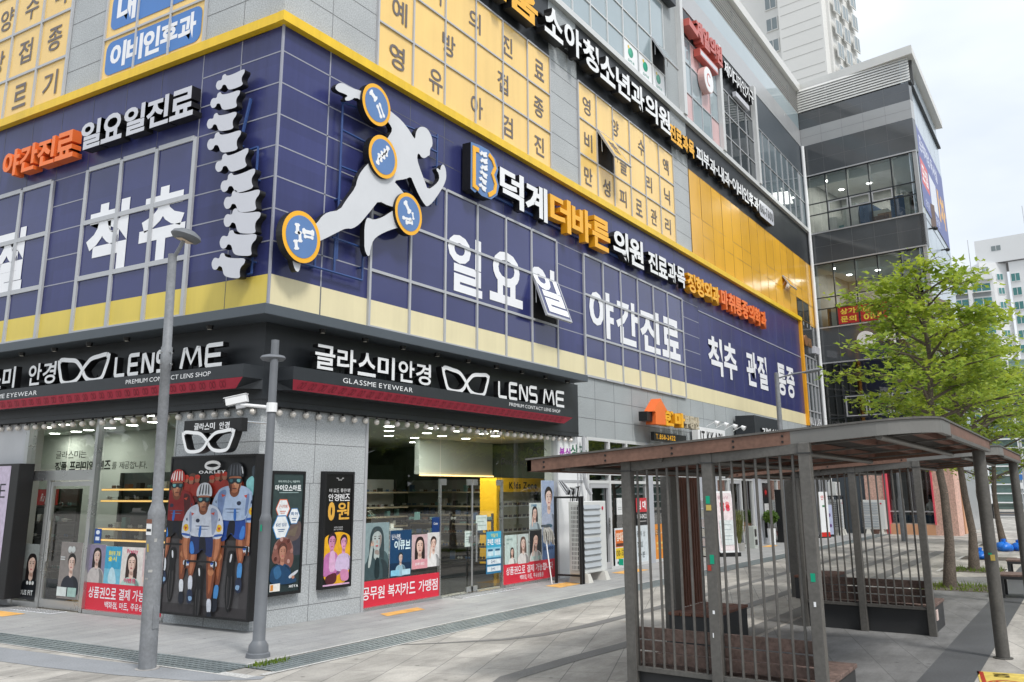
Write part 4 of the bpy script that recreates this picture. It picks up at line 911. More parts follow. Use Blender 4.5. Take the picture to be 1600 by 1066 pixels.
letters(t, 'NAIL', .75, 1.5, .35, .75, .04, .1, mat('bronze letters', (0.25, 0.14, 0.07), rough=.4)); m = MB(); m.box(1.6, 2.5, .1, .45, .04, .2, SLETT); m.build('strip', t)
m = MB(FR); words(m, 'NAIL & LASH', 33.5, 35.7, 4.95, 5.3, .034, .034, WHITEF, None, .02); m.build('window_lettering', B)
# ---------------------------------------------------------------- optician shop: rooms behind the glass
ROOMW = mat('white room wall', (0.42, 0.45, 0.42), rough=.7, var=.03)
ROOMC = mat('white ceiling', (0.50, 0.53, 0.50), rough=.8, var=.02)
ROOMG = mat('dark green room wall', (0.09, 0.11, 0.09), rough=.7, var=.2)
FLOORR = mat('room floor', (0.05, 0.05, 0.048), rough=.2, var=.08)
WOODL = mat('lit wood shelf', (0.45, 0.25, 0.07), rough=.5, var=.2, scale=4)
m = MB(); m.box(.36, 13.0, .36, 11.4, -.02, .012, FLOORR); m.build('shop_floor', B)
m = MB(); m.box(.36, 13.0, .36, 11.4, 3.34, 3.4, ROOMC); m.build('shop_ceiling', B)
m = MB(); m.box(3.1, 3.2, 3.0, 11.4, .012, 3.34, ROOMW); m.box(.36, 3.1, 11.3, 11.4, .012, 3.34, ROOMW); m.build('partition', B)
m = MB(); m.box(3.2, 13.0, 10.4, 10.5, .012, 3.34, ROOMG); m.box(12.9, 13.0, .36, 10.4, .012, 3.34, ROOMG); m.build('room_wall', B)
mt_l = MB(FL @ Matrix.Translation((0, 0, -3.1)))
words(mt_l, '글라스미는', -10.25, -9.05, 2.78, 2.95, .004, .004, BLACK, None, .0, gap=.1); words(mt_l, '정품 프리미엄 렌즈', -10.25, -8.1, 2.5, 2.7, .004, .004, BLACK, None, .03, gap=.08); words(mt_l, '를 제공합니다.', -8.05, -6.8, 2.5, 2.66, .004, .004, BLACK, None, .0, gap=.08)
mt_l.build('wall_lettering', B)
LAMP = mat('downlight lens', (1, .97, .9), var=0, emit=14)
def downlight(x, y, z=3.34, r=.11, label=None, power=0):
    t = thing('downlight', label, 'ceiling light', loc=(x, y, z), group='round downlights in the optician ceiling')
    q = MB(); q.cyl((0, 0, -.012), (0, 0, 0), r + .02, None, WHITE, 16); q.build('rim', t); q = MB(); q.cyl((0, 0, -.016), (0, 0, -.012), r, None, LAMP, 16); q.build('lens', t)
    if power:
        l = bpy.data.lights.new('downlight_glow', 'AREA'); l.shape = 'DISK'; l.size = .22; l.energy = power; l.color = (1, .95, .85); lo = bpy.data.objects.new('downlight_glow', l); col.objects.link(lo); lo.parent = t; lo.location = (0, 0, -.03)
for i, (x, y) in enumerate(((5.25, 1.78), (6.37, 2.7), (7.83, 3.91), (6.26, 1.37), (7.54, 2.51), (8.9, 3.93), (10.59, 5.28), (7.4, 1.5), (8.67, 2.89), (10.25, 4.15), (8.51, 1.54), (9.96, 3.06), (9.52, 1.86), (7.84, .77))):
    downlight(x, y, label='round downlight in the optician ceiling seen through the street window', power=(42 if i % 4 == 0 else 0))
for i, (x, y) in enumerate(((1.3, 7.81), (1.05, 6.76), (2.47, 8.56), (2.33, 7.89), (2.2, 6.95), (1.95, 5.85), (1.65, 4.78), (.75, 4.61), (.58, 3.44), (2.6, 9.6))):
    downlight(x, y, label='round downlight in the optician ceiling seen through the side window', power=(12 if i % 3 == 0 else 0))
t = thing('hanging_bulkhead', 'white hanging bulkhead with a warm light strip along its lower edge inside the optician', 'bulkhead', loc=(9.2, 4.0, 2.4))
m = MB(); m.box(0, 3.5, 0, .15, .02, .94, ROOMW); m.build('panel', t)
m = MB(); m.box(.02, 3.48, -.05, 0, -.02, .015, mat('warm light strip', (1, .62, .25), var=0, emit=2.2)); m.build('light_strip', t)
ITEM = [mat('stock black', (.02, .02, .022), rough=.4, var=0), mat('stock brown', (.10, .05, .03), rough=.4, var=0), mat('stock white', (.6, .6, .58), rough=.5, var=0), mat('stock blue', (.05, .1, .2), rough=.5, var=0), mat('stock teal', (.15, .3, .3), rough=.5, var=0)]
def rack(label, x, y, rz, W, D, shelves, H, shm, frm, n, seed, back=None):
    t = thing('display_shelf', label, 'display shelf', loc=(x, y, .012), rz=rz)
    f = MB()
    for a in (0, W / 2, W): f.box(a - .03, a + .03, D - .06, D, 0, H, frm)
    f.box(0, W, D - .05, D - .02, 0, .3, frm)
    if back: f.box(0, W, D, D + .02, .3, H, back)
    f.build('frame', t)
    r = random.Random(seed)
    for z in shelves:
        q = MB(); q.box(-.02, W + .02, 0, D - .065, z - .025, z + .015, shm); so_ = q.build('shelf', t)
        if shm is WOODL: q = MB(); q.box(0, W, -.012, -.001, z - .02, z + .01, mat('shelf light strip', (1, .6, .2), var=0, emit=.75)); q.build('light_strip', so_)
        g = MB()
        for k in range(n):
            a = (k + .5) * W / n + r.uniform(-.03, .03); mm = r.choice(ITEM); b = D * r.uniform(.25, .6)
            if r.random() < .7:      # a pair of glasses
                for s in (-.035, .035): g.cyl((a + s, b - .01, z + .05), (a + s, b + .004, z + .052), .03, None, mm, 8)
                g.box(a - .01, a + .01, b - .005, b + .005, z + .05, z + .06, mm); g.box(a - .07, a - .065, b, b + .1, z + .05, z + .056, mm); g.box(a + .065, a + .07, b, b + .1, z + .05, z + .056, mm)
            else: h = r.uniform(.06, .2); g.box(a - .06, a + .06, b - .04, b + .06, z + .015, z + .015 + h, mm)
        g.build('stock', so_)
    return t
rack('tall side shelf with lit wooden boards and bottles behind the side window', 1.2, 5.55, R(-90), 2.0, .45, (.5, 1.1, 1.3, 1.82, 2.03), 2.35, WOODL, BLACK, 9, 3, mat('shelf backing', (.07, .09, .10), rough=.5))
rack('black eyewear rack beside the side door inside the shop', 1.0, 8.0, R(-90), 1.5, .4, (.5, .8, 1.1, 1.4, 1.7), 2.05, BLACK, BLACK, 10, 4, mat('rack backing', (.11, .12, .12), rough=.5))
t = thing('brand_panel', 'small red panel with a white script signature above the black eyewear rack', 'display panel', M=on(FL, -7.9, 1.75, -.97))
m = MB(); m.box(0, 1.3, 0, .3, 0, .03, mat('red display', (.45, .02, .02), rough=.4)); m.build('panel', t); m = MB(); words(m, 'Ray-Ban', .1, .5, .07, .22, .033, .033, WHITE, None, 0, shear=.3); words(m, 'Ray-Ban', .75, 1.2, .07, .22, .033, .033, WHITE, None, 0, shear=.3); m.build('lettering', t)
rack('dark wall rack of glasses at the back of the optician', 4.4, 5.6, 0, 6.4, .5, (.5, .8, 1.05, 1.3, 1.55, 1.95), 2.3, mat('pale shelf', (.42, .36, .26), rough=.5), BLACK, 24, 5, mat('back rack panel', (.30, .31, .30), rough=.6))
rack('low glass topped counter of glasses behind the street window', 3.2, 2.4, 0, 2.2, .6, (.45, .75, .98), 1.0, mat('counter top', (.45, .47, .47), rough=.2), STEEL, 12, 6)
rack('second low counter of glasses in the middle of the optician', 6.2, 4.2, 0, 2.6, .6, (.5, .8, 1.05), 1.1, mat('counter top', (.45, .47, .47), rough=.2), BLACK, 14, 7)
rack('dark wall rack of glasses along the far side wall behind the glass double door', 12.3, 7.2, R(-90), 4.6, .5, (.5, .8, 1.05, 1.3, 1.55, 1.95), 2.3, mat('pale shelf', (.42, .36, .26)), BLACK, 22, 8, mat('back rack panel', (.30, .31, .30)))
rack('free standing black display of glasses in the middle of the shop floor', 7.6, 3.1, R(-60), 2.0, .4, (.4, .7, 1.0, 1.3), 1.45, BLACK, BLACK, 12, 9)
t = thing('kids_display', 'yellow kids corner display with rows of sunglasses near the right window', 'display stand', loc=(9.8, 2.0, .012))
YK = mat('yellow display', (.75, .42, .02), rough=.4)
m = MB(); m.box(0, .12, 0, .5, 0, 2.3, YK); m.box(.12, 2.4, 0, .5, 1.95, 2.3, YK); m.box(.12, 2.4, .46, .5, 0, 1.95, mat('pale yellow back', (.52, .50, .36), rough=.6)); m.build('frame', t)
mm_ = MB(frame(.5, -.002, 1.98, 0)); words(mm_, 'K!ds Zone', .1, 1.5, .05, .22, .002, .002, BLACK, None, .03); mm_.build('lettering', t)
for z in (.6, .95, 1.3, 1.6):
    q = MB(); q.box(.12, 2.38, .1, .455, z - .015, z, WHITE); so_ = q.build('shelf', t); g = MB()
    for k in range(9):
        a = .3 + k * .23
        for s in (-.04, .04): g.cyl((a + s, .2, z + .04), (a + s, .21, z + .042), .035, None, ITEM[k % 2], 8)
    g.build('stock', so_)
t = thing('potted_palm', 'small palm inside the street window next to the granite wall', 'plant', loc=(3.2, 1.3, .012))
m = MB(); m.lathe([(.14, 0), (.2, .4), (.18, .4)], WHITE); m.build('pot', t); PLG = mat('palm leaf', (.10, .13, .04), rough=.5, var=.2)
m = MB()
for k in range(14):
    a = k * 2.4; l = .55 + .2 * (k % 3); p = [(0, 0, .4)] + [(math.cos(a) * l * q, math.sin(a) * l * q, .9 + .75 * math.sin(q * 2.3)) for q in (.3, .6, .8, 1)]
    for i in range(4):
        A, Bq = Vector(p[i]), Vector(p[i + 1]); s = Vector((-math.sin(a), math.cos(a), 0)) * (.02, .06, .06, .03)[i]; s2 = Vector((-math.sin(a), math.cos(a), 0)) * (.06, .06, .03, .003)[i]
        m.add([A - s, A + s, Bq + s2, Bq - s2], [(0, 1, 2, 3)], PLG)
m.build('fronds', t)

# shop windows, doors and frames
def pane(F, u0, u1, v0, v1, d, name, parent, th=.012):
    m = MB(F); m.poly([(u0, v0, d), (u1, v0, d), (u1, v1, d), (u0, v1, d)], GLASS); return m.build(name, parent)
GD = -.06
t = thing('shop_window', 'frameless glass shop front of the optician on the street side with a double door', 'shop front', loc=(0, 0, 0))
for a, b, c, e in ((2.5, 4.74, .06, 3.27), (4.76, 6.98, 2.23, 3.27), (7.0, 9.3, .06, 3.27)): pane(FR, a, b, c, e, GD, 'glass_pane', t)
m = MB(FR); m.box(2.44, 2.5, 0, 3.28, -.12, .02, ALU); m.box(9.3, 9.36, 0, 3.28, -.12, .02, ALU); m.box(2.5, 4.74, 0, .06, -.12, .02, STEEL); m.box(7.0, 9.3, 0, .06, -.12, .02, STEEL); m.box(4.735, 4.765, .0, 2.22, -.09, -.03, STEEL); m.box(6.975, 7.005, 0, 2.22, -.09, -.03, STEEL); m.box(2.5, 9.3, 3.265, 3.28, -.12, 0, ALU); m.box(4.765, 6.975, 0, .02, -.12, .0, STEEL); m.build('frame', t)
for a, b, hx in ((4.78, 5.84, 5.78), (5.88, 6.96, 5.94)):
    dr = pane(FR, a, b, .03, 2.2, GD, 'door', t)
    m = MB(FR); m.box(a, a + .16, 2.1, 2.22, GD - .02, GD + .02, STEEL); m.box(b - .16, b, 2.1, 2.22, GD - .02, GD + .02, STEEL); m.box(hx - .12, hx + .1, .03, .13, GD - .02, GD + .02, STEEL); m.box(hx - .05, hx + .12, .98, 1.1, GD - .02, GD + .02, STEEL); m.build('door_fittings', dr)
    m = MB(FR); m.tube([(hx, .6 if hx > 5.8 else .14, GD + .06), (hx, 1.35 if hx > 5.8 else 2.15, GD + .06)], .02, STEEL, 8); m.build('handle', dr)
t = thing('shop_window', 'glass shop front of the optician on the side street with a steel framed door', 'shop front', loc=(0, 0, 0))
for a, b, c, e in ((-6.15, -5.42, .1, 2.2), (-6.15, -5.0, 2.4, 3.27), (-4.98, -4.1, 2.4, 3.27), (-4.06, -1.95, .06, 3.27)): pane(FL, a, b, c, e, GD, 'glass_pane', t)
m = MB(FL); m.box(-6.26, -6.15, 0, 3.28, -.12, .02, STEEL); m.box(-1.97, -1.93, 0, 3.28, -.12, .01, STEEL); m.box(-6.15, -4.1, 2.2, 2.38, -.1, .0, STEEL); m.box(-4.12, -4.04, .0, 3.28, -.1, .01, STEEL); m.box(-4.0, -1.95, 0, .07, -.12, .02, STEEL); m.box(-6.15, -5.42, 0, .1, -.1, 0, STEEL); m.box(-5.44, -5.36, .0, 2.2, -.1, 0, STEEL); m.box(-8, -1.95, 3.265, 3.28, -.12, 0, ALU); m.build('frame', t)
dr = pane(FL, -5.3, -4.2, .16, 2.1, GD, 'door', t)
m = MB(FL); m.box(-5.35, -4.13, .02, .16, -.09, -.03, STEEL); m.box(-5.35, -4.13, 2.1, 2.18, -.09, -.03, STEEL); m.box(-5.35, -5.29, .16, 2.1, -.09, -.03, STEEL); m.box(-4.2, -4.13, .16, 2.1, -.09, -.03, STEEL); m.build('door_frame', dr)
m = MB(FL); m.tube([(-5.22, .8, .0), (-5.22, 1.5, 0)], .018, STEEL, 8); m.build('handle', dr)

# banners and posters stuck on the glass: real thin sheets on the pane
def poster(F, u0, u1, v0, v1, d, items, name, label, cat='poster', th=.006, bgc='#ffffff', frm=None, fw=.05, fd=.05):
    t = sign(name, label, F, u0, v0, d, cat=cat)
    W, H = u1 - u0, v1 - v0
    m = MB()
    if frm:
        m.box(0, W, 0, H, 0, fd - .012, frm)
        for a, b, c, e in ((0, fw, 0, H), (W - fw, W, 0, H), (fw, W - fw, 0, fw), (fw, W - fw, H - fw, H)): m.box(a, b, c, e, fd - .012, fd, frm)
        m.build('frame', t); m = MB()
        m.poly([(fw, fw, fd - .011), (W - fw, fw, fd - .011), (W - fw, H - fw, fd - .011), (fw, H - fw, fd - .011)], ink(bgc)); art(m, items, fw, W - fw, fw, H - fw, fd - .0105, .00018); m.build('print', t)
    else:
        m.box(0, W, 0, H, 0, th, ink(bgc) if isinstance(bgc, str) else bgc); art(m, items, 0, W, 0, H, th + .0005, .0004); m.build('print', t)
    return t
PD = GD + .004
poster(FR, 2.5, 4.74, .06, .48, PD, [('t', WHITEF, '공무원 복지카드 가맹점', .02, .98, .27, .76, .012)], 'window_banner', 'red banner with white lettering along the foot of the left street window', 'banner', bgc=REDB)
poster(FR, 7.03, 9.28, .06, .46, PD, [('t', WHITEF, '상품권으로 결제 가능합니다', .05, .95, .45, .85, .012), ('t', WHITEF, '백화점, 마트, 주유상품권', .3, .75, .12, .36, .008)], 'window_banner', 'red banner along the foot of the right street window behind the mop', 'banner', bgc=REDB)
poster(FL, -4.1, -1.98, .06, .5, PD, [('t', WHITEF, '상품권으로 결제 가능합니다', .06, .97, .45, .85, .012), ('t', WHITEF, '백화점, 마트, 주유상품권', .28, .85, .12, .36, .008)], 'window_banner', 'red banner along the foot of the side window behind the round pole', 'banner', bgc=REDB)
poster(FR, 2.58, 3.22, .5, 1.45, PD, [('r', '#8ea3a6', 0, 1, 0, 1), ('p', '#4c6468', [(.0, 0), (.1, .42), (.35, .52), (.75, .52), (1, .4), (1, 0)])] + portrait(.48, .68, .17, 1.48, '#3a4a4e', '#b9c4c2', '#41565b', hand=True) + [('p', '#1d3035', [(.42, .38), (.58, .38), (.62, .05), (.5, 0), (.4, .05)])], 'window_poster', 'grey poster of a woman in a suit at the left end of the street window')
poster(FR, 3.25, 3.87, .49, 1.3, PD, [('r', '#16456e', 0, 1, 0, 1), ('r', '#0e3050', 0, 1, 0, .3), ('t', '#ffffff', '난시엔,', .08, .5, .8, .92, .01), ('t', '#e6fbff', '이큐브', .2, .95, .58, .78, .03)] + portrait(.5, .4, .08, 1.3, '#28323a', '#dcc8bc', '#9fc6d8', long=False) + [('r', '#8fd4ef', .05, .45, .03, .15), ('r', '#c3e8f6', .55, .95, .03, .15)], 'window_poster', 'blue poster with large white lettering and a small person in the street window')
poster(FR, 3.89, 4.36, .59, 1.2, PD, [('r', '#d7b8bb', 0, 1, 0, 1)] + portrait(.5, .64, .2, 1.3, '#2b1d1d', '#efcdbd', '#f2d9d6') + [('r', '#e8a4ad', 0, 1, 0, .27), ('t', '#ffffff', '원데이 렌즈', .2, .8, .1, .18, .01)], 'window_poster', 'pink poster of a woman with long dark hair in the street window')
poster(FR, 4.36, 4.74, .6, 1.22, PD, [('r', '#e0dedc', 0, 1, 0, 1)] + portrait(.5, .66, .15, 1.6, '#33201c', '#efcdbd', '#f4f2f0', long=False, hand=True), 'window_poster', 'white poster of a woman resting her chin next to the door')
poster(FR, 4.5, 4.73, 1.22, 1.5, PD, [('t', '#ffffff', 'Color', .2, .8, .5, .65)], 'window_sticker', 'small dark blue sticker above the white poster', 'sticker', bgc='#123a78')
poster(FR, 5.6, 5.85, .9, 1.2, PD, [('r', '#9ab0a8', .1, .9, .8, .86), ('r', '#9ab0a8', .1, .9, .6, .64), ('r', '#9ab0a8', .1, .8, .45, .49), ('r', '#9ab0a8', .1, .9, .3, .34)], 'door_notice', 'pale paper notice on the left door leaf', 'notice', bgc='#d8e6df')
poster(FR, 6.0, 6.4, 1.2, 1.5, PD, [('r', '#9ab0a8', .1, .9, .8, .84), ('r', '#9ab0a8', .1, .7, .55, .6), ('r', '#9ab0a8', .1, .9, .3, .34)], 'door_notice', 'pale paper notice beside the handle on the right door leaf', 'notice', bgc='#d8e6df')
poster(FR, 6.38, 6.95, .32, 1.16, PD, [('r', '#3fb2d8', 0, 1, .6, 1), ('r', '#8fd0e6', 0, 1, .38, .62), ('t', '#f4ec5a', '이달의', .3, .75, .86, .95, .01), ('t', '#ffffff', '콘택트 이벤트', .06, .94, .68, .82, .03), ('r', '#d8f0f8', .06, .46, .42, .58), ('r', '#d8f0f8', .54, .94, .42, .58), ('r', '#1d5f86', .1, .42, .53, .58), ('r', '#1d5f86', .58, .9, .53, .58), ('r', '#e8f2f6', .05, .95, .22, .34), ('r', '#e8f2f6', .05, .95, .05, .17), ('t', '#1d4f86', '2+1', .3, .55, .25, .31), ('t', '#1d4f86', '3+1', .3, .55, .08, .14)], 'door_poster', 'bright blue event poster on the right glass door leaf', bgc='#2a7fae')
poster(FR, 7.1, 7.58, .46, 1.06, PD, [('r', '#c9dcd6', 0, 1, 0, 1)] + portrait(.6, .4, .11, 1.25, '#3a2a26', '#ecc9b8', '#f0efe9') + [('t', '#6c8a82', '새로운 렌즈', .1, .6, .82, .88), ('r', '#8fb0a6', .1, .3, .7, .72)], 'window_poster', 'pale green poster of a small standing woman above the right red banner')
poster(FR, 7.62, 8.08, .44, 1.06, PD, [('r', '#c6d2cf', 0, 1, 0, 1)] + portrait(.5, .66, .17, 1.35, '#6a544a', '#ecd0c2', '#e9e5e2'), 'window_poster', 'pale poster of a woman with long brown hair above the right red banner')
poster(FR, 8.13, 8.66, .46, 1.12, PD, [('r', '#22262a', 0, 1, 0, 1)] + portrait(.5, .66, .18, 1.25, '#1c1416', '#eccabb', '#e6e4e2', long=False, hand=True) + [('t', '#bfeee6', '오렌즈 월드', .1, .9, .06, .16, .02)], 'window_poster', 'dark square poster of a woman with short hair above the right red banner')
poster(FR, 8.13, 8.66, 1.14, 1.72, PD, [('r', '#cfd9d6', 0, 1, 0, 1)] + portrait(.45, .6, .18, 1.1, '#241a1a', '#eccabb', '#aebfc6', hand=True) + [('t', '#2c7ea8', '신제품', .1, .6, .86, .95)], 'window_poster', 'upper poster of a woman touching her hair, right part of the street window')
poster(FR, 8.68, 9.28, .46, 2.22, PD, [('r', '#a5b4cf', 0, 1, .55, 1), ('r', '#8296bd', 0, 1, .3, .55), ('r', '#5d7cab', 0, 1, 0, .3)] + portrait(.55, .77, .1, 2.9, '#2a2220', '#f0d4c6', '#b9c3d8', long=False) + [('e', '#3d6a80', .5, .42, .3, .025), ('t', '#2c3f6c', '33,000', .1, .85, .12, .16, .02)], 'window_poster', 'tall blue grey poster of a woman with tied up hair beside the mop')
m = MB(FR); 
for ch, a, b, c, e in (('Design your', 6.94, 8.2, 2.55, 2.68),): words(m, ch, a, b, c, e, GD + .005, GD + .005, BLACK, None, -.004, shear=.3)
pts = [(8.25 + .12 * math.cos(q / 3), 2.86 + .09 * math.sin(q / 3)) for q in range(20)]; m.ribbon(pts, .014, GD + .004, GD + .005, BLACK); m.ribbon([(x + .35, y + .02) for x, y in pts], .014, GD + .004, GD + .005, BLACK); m.ribbon([(8.37, 2.87), (8.44, 2.91), (8.5, 2.88)], .014, GD + .004, GD + .005, BLACK); m.ribbon([(8.72, 2.92), (8.85, 2.96), (8.95, 2.9)], .014, GD + .004, GD + .005, BLACK)
tag(m.build('window_script'), 'thin black handwritten words and a glasses doodle high on the right street window', 'window lettering')
# side window posters (u = -y)
poster(FL, -6.14, -5.44, .12, 1.08, PD, [('r', '#6f7475', 0, 1, 0, .55), ('r', '#8f9695', 0, 1, .55, 1)] + portrait(.6, .62, .14, 1.37, '#1f1a1b', '#e0c4b6', '#20242a') + [('t', '#e8eef0', 'YOUS FIT', .05, .78, .08, .17, .03), ('e', '#dfe5e6', .62, .3, .05, .035), ('e', '#dfe5e6', .74, .3, .05, .035), ('e', '#dfe5e6', .5, .3, .05, .035)], 'window_poster', 'grey poster of a woman in a dark jacket, far end of the side window', bgc='#7d8283')
poster(FL, -4.86, -4.24, .2, 1.14, PD + .01, [('r', '#8d8784', 0, 1, 0, 1)] + portrait(.56, .62, .12, 1.5, '#191516', '#e2c7b9', '#2a2f3a', long=False) + [('e', '#cdd3d2', .44, .87, .09, .06), ('e', '#cdd3d2', .6, .87, .09, .06), ('r', '#dfe8e6', 0, .45, .04, .2), ('r', '#a8c8c0', .5, .9, .04, .2), ('r', '#d8dcdc', .04, .25, .72, .74), ('r', '#d8dcdc', .04, .25, .68, .7)], 'door_poster', 'grey poster of a person in a dark pullover on the side door')
poster(FL, -4.05, -3.6, .5, 1.12, PD, [('r', '#8f86a0', 0, 1, 0, 1)] + portrait(.5, .68, .16, 1.38, '#1d1718', '#e6c9bb', '#c9c2bf'), 'window_poster', 'mauve poster of a woman with long black hair above the side red banner')
poster(FL, -3.6, -3.16, .5, 1.1, PD, [('r', '#3aa6cf', 0, 1, 0, 1), ('r', '#7cc4dd', 0, 1, 0, .4), ('t', '#f1e654', '클린핏 3일', .2, .9, .76, .88, .03), ('t', '#f1e654', '출시', .2, .7, .6, .73, .03), ('p', '#c5e6f0', [(.3, 0), (.25, .2), (.4, .45), (.6, .42), (.75, .15), (.8, 0)])], 'window_poster', 'sky blue poster with yellow lettering above the side red banner')
poster(FL, -3.16, -2.6, .5, 1.1, PD, [('r', '#e9e2dc', 0, 1, 0, 1)] + portrait(.5, .56, .2, 1.07, '#3a2622', '#f0d0c0', '#bfe0d4') + [('t', '#e2557e', 'Pretty', .25, .75, .84, .95, .03), ('t', '#e2557e', '이벤트', .2, .75, .06, .18, .03)], 'window_poster', 'white poster of a woman with pink lettering above the side red banner')
poster(FL, -2.6, -2.1, .5, 1.1, PD, [('r', '#e2c6c6', 0, 1, 0, 1)] + portrait(.4, .66, .2, 1.2, '#2c1f1f', '#efcfc0', '#eedcd8', hand=True), 'window_poster', 'pink poster of a woman partly behind the round pole')
poster(FL, -3.96, -3.78, 1.14, 1.38, PD, [('e', '#e9f2fb', .5, .75, .3, .15), ('r', '#e9f2fb', .2, .8, .2, .45)], 'window_sticker', 'small blue round sticker on the side window', 'sticker', bgc='#1c4f9c')
# ---- framed posters on granite
# the cyclists' photograph: hand drawn in the picture's own pixel grid, then normalised
def cpx(pts): return [((x - 30) / 470, 1 - (y - 40) / 960) for x, y in pts]
def cp(c, *pts): return ('p', c, cpx(pts))
def ce(c, x, y, rx, ry, a=0): return ('e', c, (x - 30) / 470, 1 - (y - 40) / 960, rx / 470, ry / 960, a)
cyc = [('r', '#17181b', 0, 1, 0, 1), ('r', '#2a2527', 0, 1, 0, .66), ('r', '#474446', 0, 1, .02, .47), ('r', '#525052', .05, .9, .05, .34), ('r', '#3c393b', 0, 1, 0, .06)]
r_ = random.Random(3)
for k in range(46):   # blurred riders and crowd behind
    x, y = r_.uniform(30, 500), r_.uniform(150, 420); cyc.append(ce(r_.choice(('#5c1c1a', '#7d211b', '#3d1a19', '#6b3a1c', '#8a5a22', '#2a2023', '#33343e', '#5e4034', '#1b1d23', '#7d3122')), x, y, r_.uniform(14, 34), r_.uniform(18, 46)))
for x, y in ((150, 190), (185, 180), (300, 170), (340, 165), (120, 180), (270, 185)): cyc += [ce('#a06a52', x, y, 14, 20), ce('#c23a2a', x, y - 18, 16, 14), ce('#9c2f24', x, y + 60, 28, 44)]
cyc += [cp('#86c7c9', (455, 190), (500, 150), (505, 290), (470, 260)), cp('#3c4650', (485, 110), (510, 90), (510, 170), (488, 165))]
def rider(dx, dy, s, J, JS, SH, HEL, HST, SK, flip=1, glasses='#1b2a33', arm_r=True, arm_l=True):
    d = []; P = lambda x, y: (dx + flip * x * s, dy + y * s)
    def a(c, *pts): d.append(cp(c, *[P(*q) for q in pts]))
    def el(c, x, y, rx, ry, an=0): q = P(x, y); d.append(ce(c, q[0], q[1], rx * s, ry * s, an))
    # bicycle
    el('#101114', 0, 610, 21, 150); el('#4d4a4b', 0, 610, 13, 132); el('#15161a', 0, 610, 9, 126); el('#2e2d30', 4, 610, 4, 120)
    a('#141519', (-16, 400), (16, 400), (22, 470), (12, 560), (-12, 560), (-20, 470)); a('#e0e2e6', (-8, 420), (2, 420), (6, 470), (-2, 470))
    # far leg (higher knee) and near leg (stretched)
    a('#8f5238', (-62, 300), (-22, 310), (-22, 380), (-40, 480), (-64, 480), (-72, 380)); a('#b87655', (-56, 318), (-34, 318), (-36, 400), (-50, 470), (-60, 440)); a(SK, (-64, 470), (-38, 470), (-36, 560), (-62, 565)); a('#25304a', (-64, 555), (-36, 555), (-28, 620), (-44, 648), (-66, 636)); a('#8fb2d6', (-58, 600), (-36, 598), (-32, 622), (-50, 632))
    a('#7d452f', (36, 310), (84, 300), (92, 430), (88, 520), (78, 612), (52, 612), (46, 520), (40, 430)); a('#a9623f', (48, 330), (76, 330), (78, 440), (72, 540), (60, 590), (54, 480)); el('#c28058', 66, 440, 18, 24); a(SK, (52, 606), (80, 606), (82, 690), (58, 694)); a('#1d2330', (56, 686), (84, 684), (90, 750), (74, 768), (56, 752))
    # shorts
    a(SH, (-66, 190), (72, 190), (94, 260), (92, 340), (40, 352), (8, 292), (-14, 330), (-66, 340), (-76, 270)); a('#0f1424', (-14, 215), (22, 215), (34, 340), (6, 290), (-12, 322)); a('#3f7fd0', (-68, 255), (-50, 250), (-34, 330), (-64, 334))
    # arms: dark side, lit side, sleeve with a yellow round mark, glove
    for q, on_ in ((-1, arm_l), (1, arm_r)):
        if not on_: continue
        a('#8f5438', (q * 66, 200), (q * 112, 190), (q * 118, 300), (q * 92, 392), (q * 62, 392), (q * 72, 300)); a('#bd7a57', (q * 82, 215), (q * 106, 210), (q * 108, 300), (q * 88, 378), (q * 76, 360), (q * 84, 290))
        a(J, (q * 52, 40), (q * 92, 40), (q * 122, 120), (q * 124, 225), (q * 66, 238), (q * 62, 140)); a(JS, (q * 56, 80), (q * 70, 100), (q * 78, 232), (q * 64, 236)); el('#e3b520', q * 98, 165, 17, 24); a('#b8402a', (q * 90, 160), (q * 108, 158), (q * 100, 182)); a('#2c58a8', (q * 70, 206), (q * 122, 198), (q * 123, 212), (q * 70, 222)); el('#2b3a5c', q * 92, 110, 9, 10)
        a('#d7dce4', (q * 60, 372), (q * 100, 372), (q * 100, 408), (q * 66, 416)); a('#2a5cb0', (q * 62, 372), (q * 80, 374), (q * 78, 396), (q * 62, 396))
        for g in range(4): a('#8a4f36', (q * (60 + 10 * g), 404), (q * (68 + 10 * g), 404), (q * (66 + 9 * g), 428), (q * (60 + 9 * g), 426))
    a('#17181c', (-86, 372), (86, 372), (86, 384), (-86, 384)); a('#17181c', (-92, 372), (-80, 372), (-80, 430), (-92, 424)); a('#17181c', (80, 372), (92, 372), (92, 424), (80, 430))
    # jersey
    a(J, (-88, 36), (-40, 10), (40, 10), (92, 36), (98, 96), (80, 200), (66, 222), (-60, 222), (-76, 190), (-94, 96)); a(JS, (40, 30), (84, 46), (92, 100), (78, 196), (60, 216), (52, 120)); a(JS, (-84, 60), (-66, 60), (-60, 200), (-74, 186)); a('#4a5470', (-40, 150), (44, 150), (44, 156), (-40, 156)); a('#69748e', (-30, 170), (36, 170), (36, 175), (-30, 175)); el('#232c44', -28, 118, 12, 13); a('#c9472f', (46, 70), (70, 62), (64, 82)); a('#c9472f', (-70, 66), (-52, 72), (-66, 88)); a('#2f6ab8', (-20, 222), (-4, 222), (-2, 150), (-16, 150))
    # neck, face
    a('#7a4630', (-30, 24), (30, 24), (22, 70), (0, 84), (-22, 70)); a('#a9694b', (-36, -50), (36, -50), (36, 10), (22, 46), (0, 58), (-22, 46), (-36, 10)); a('#c58a68', (-24, -10), (0, -12), (-2, 30), (-14, 36), (-26, 10)); a('#6e3d2c', (18, -10), (35, -20), (34, 12), (20, 44), (10, 50)); a('#d09a78', (-6, -24), (4, -24), (7, 8), (-7, 8)); a('#5e2a26', (-14, 26), (14, 26), (10, 33), (-10, 33))
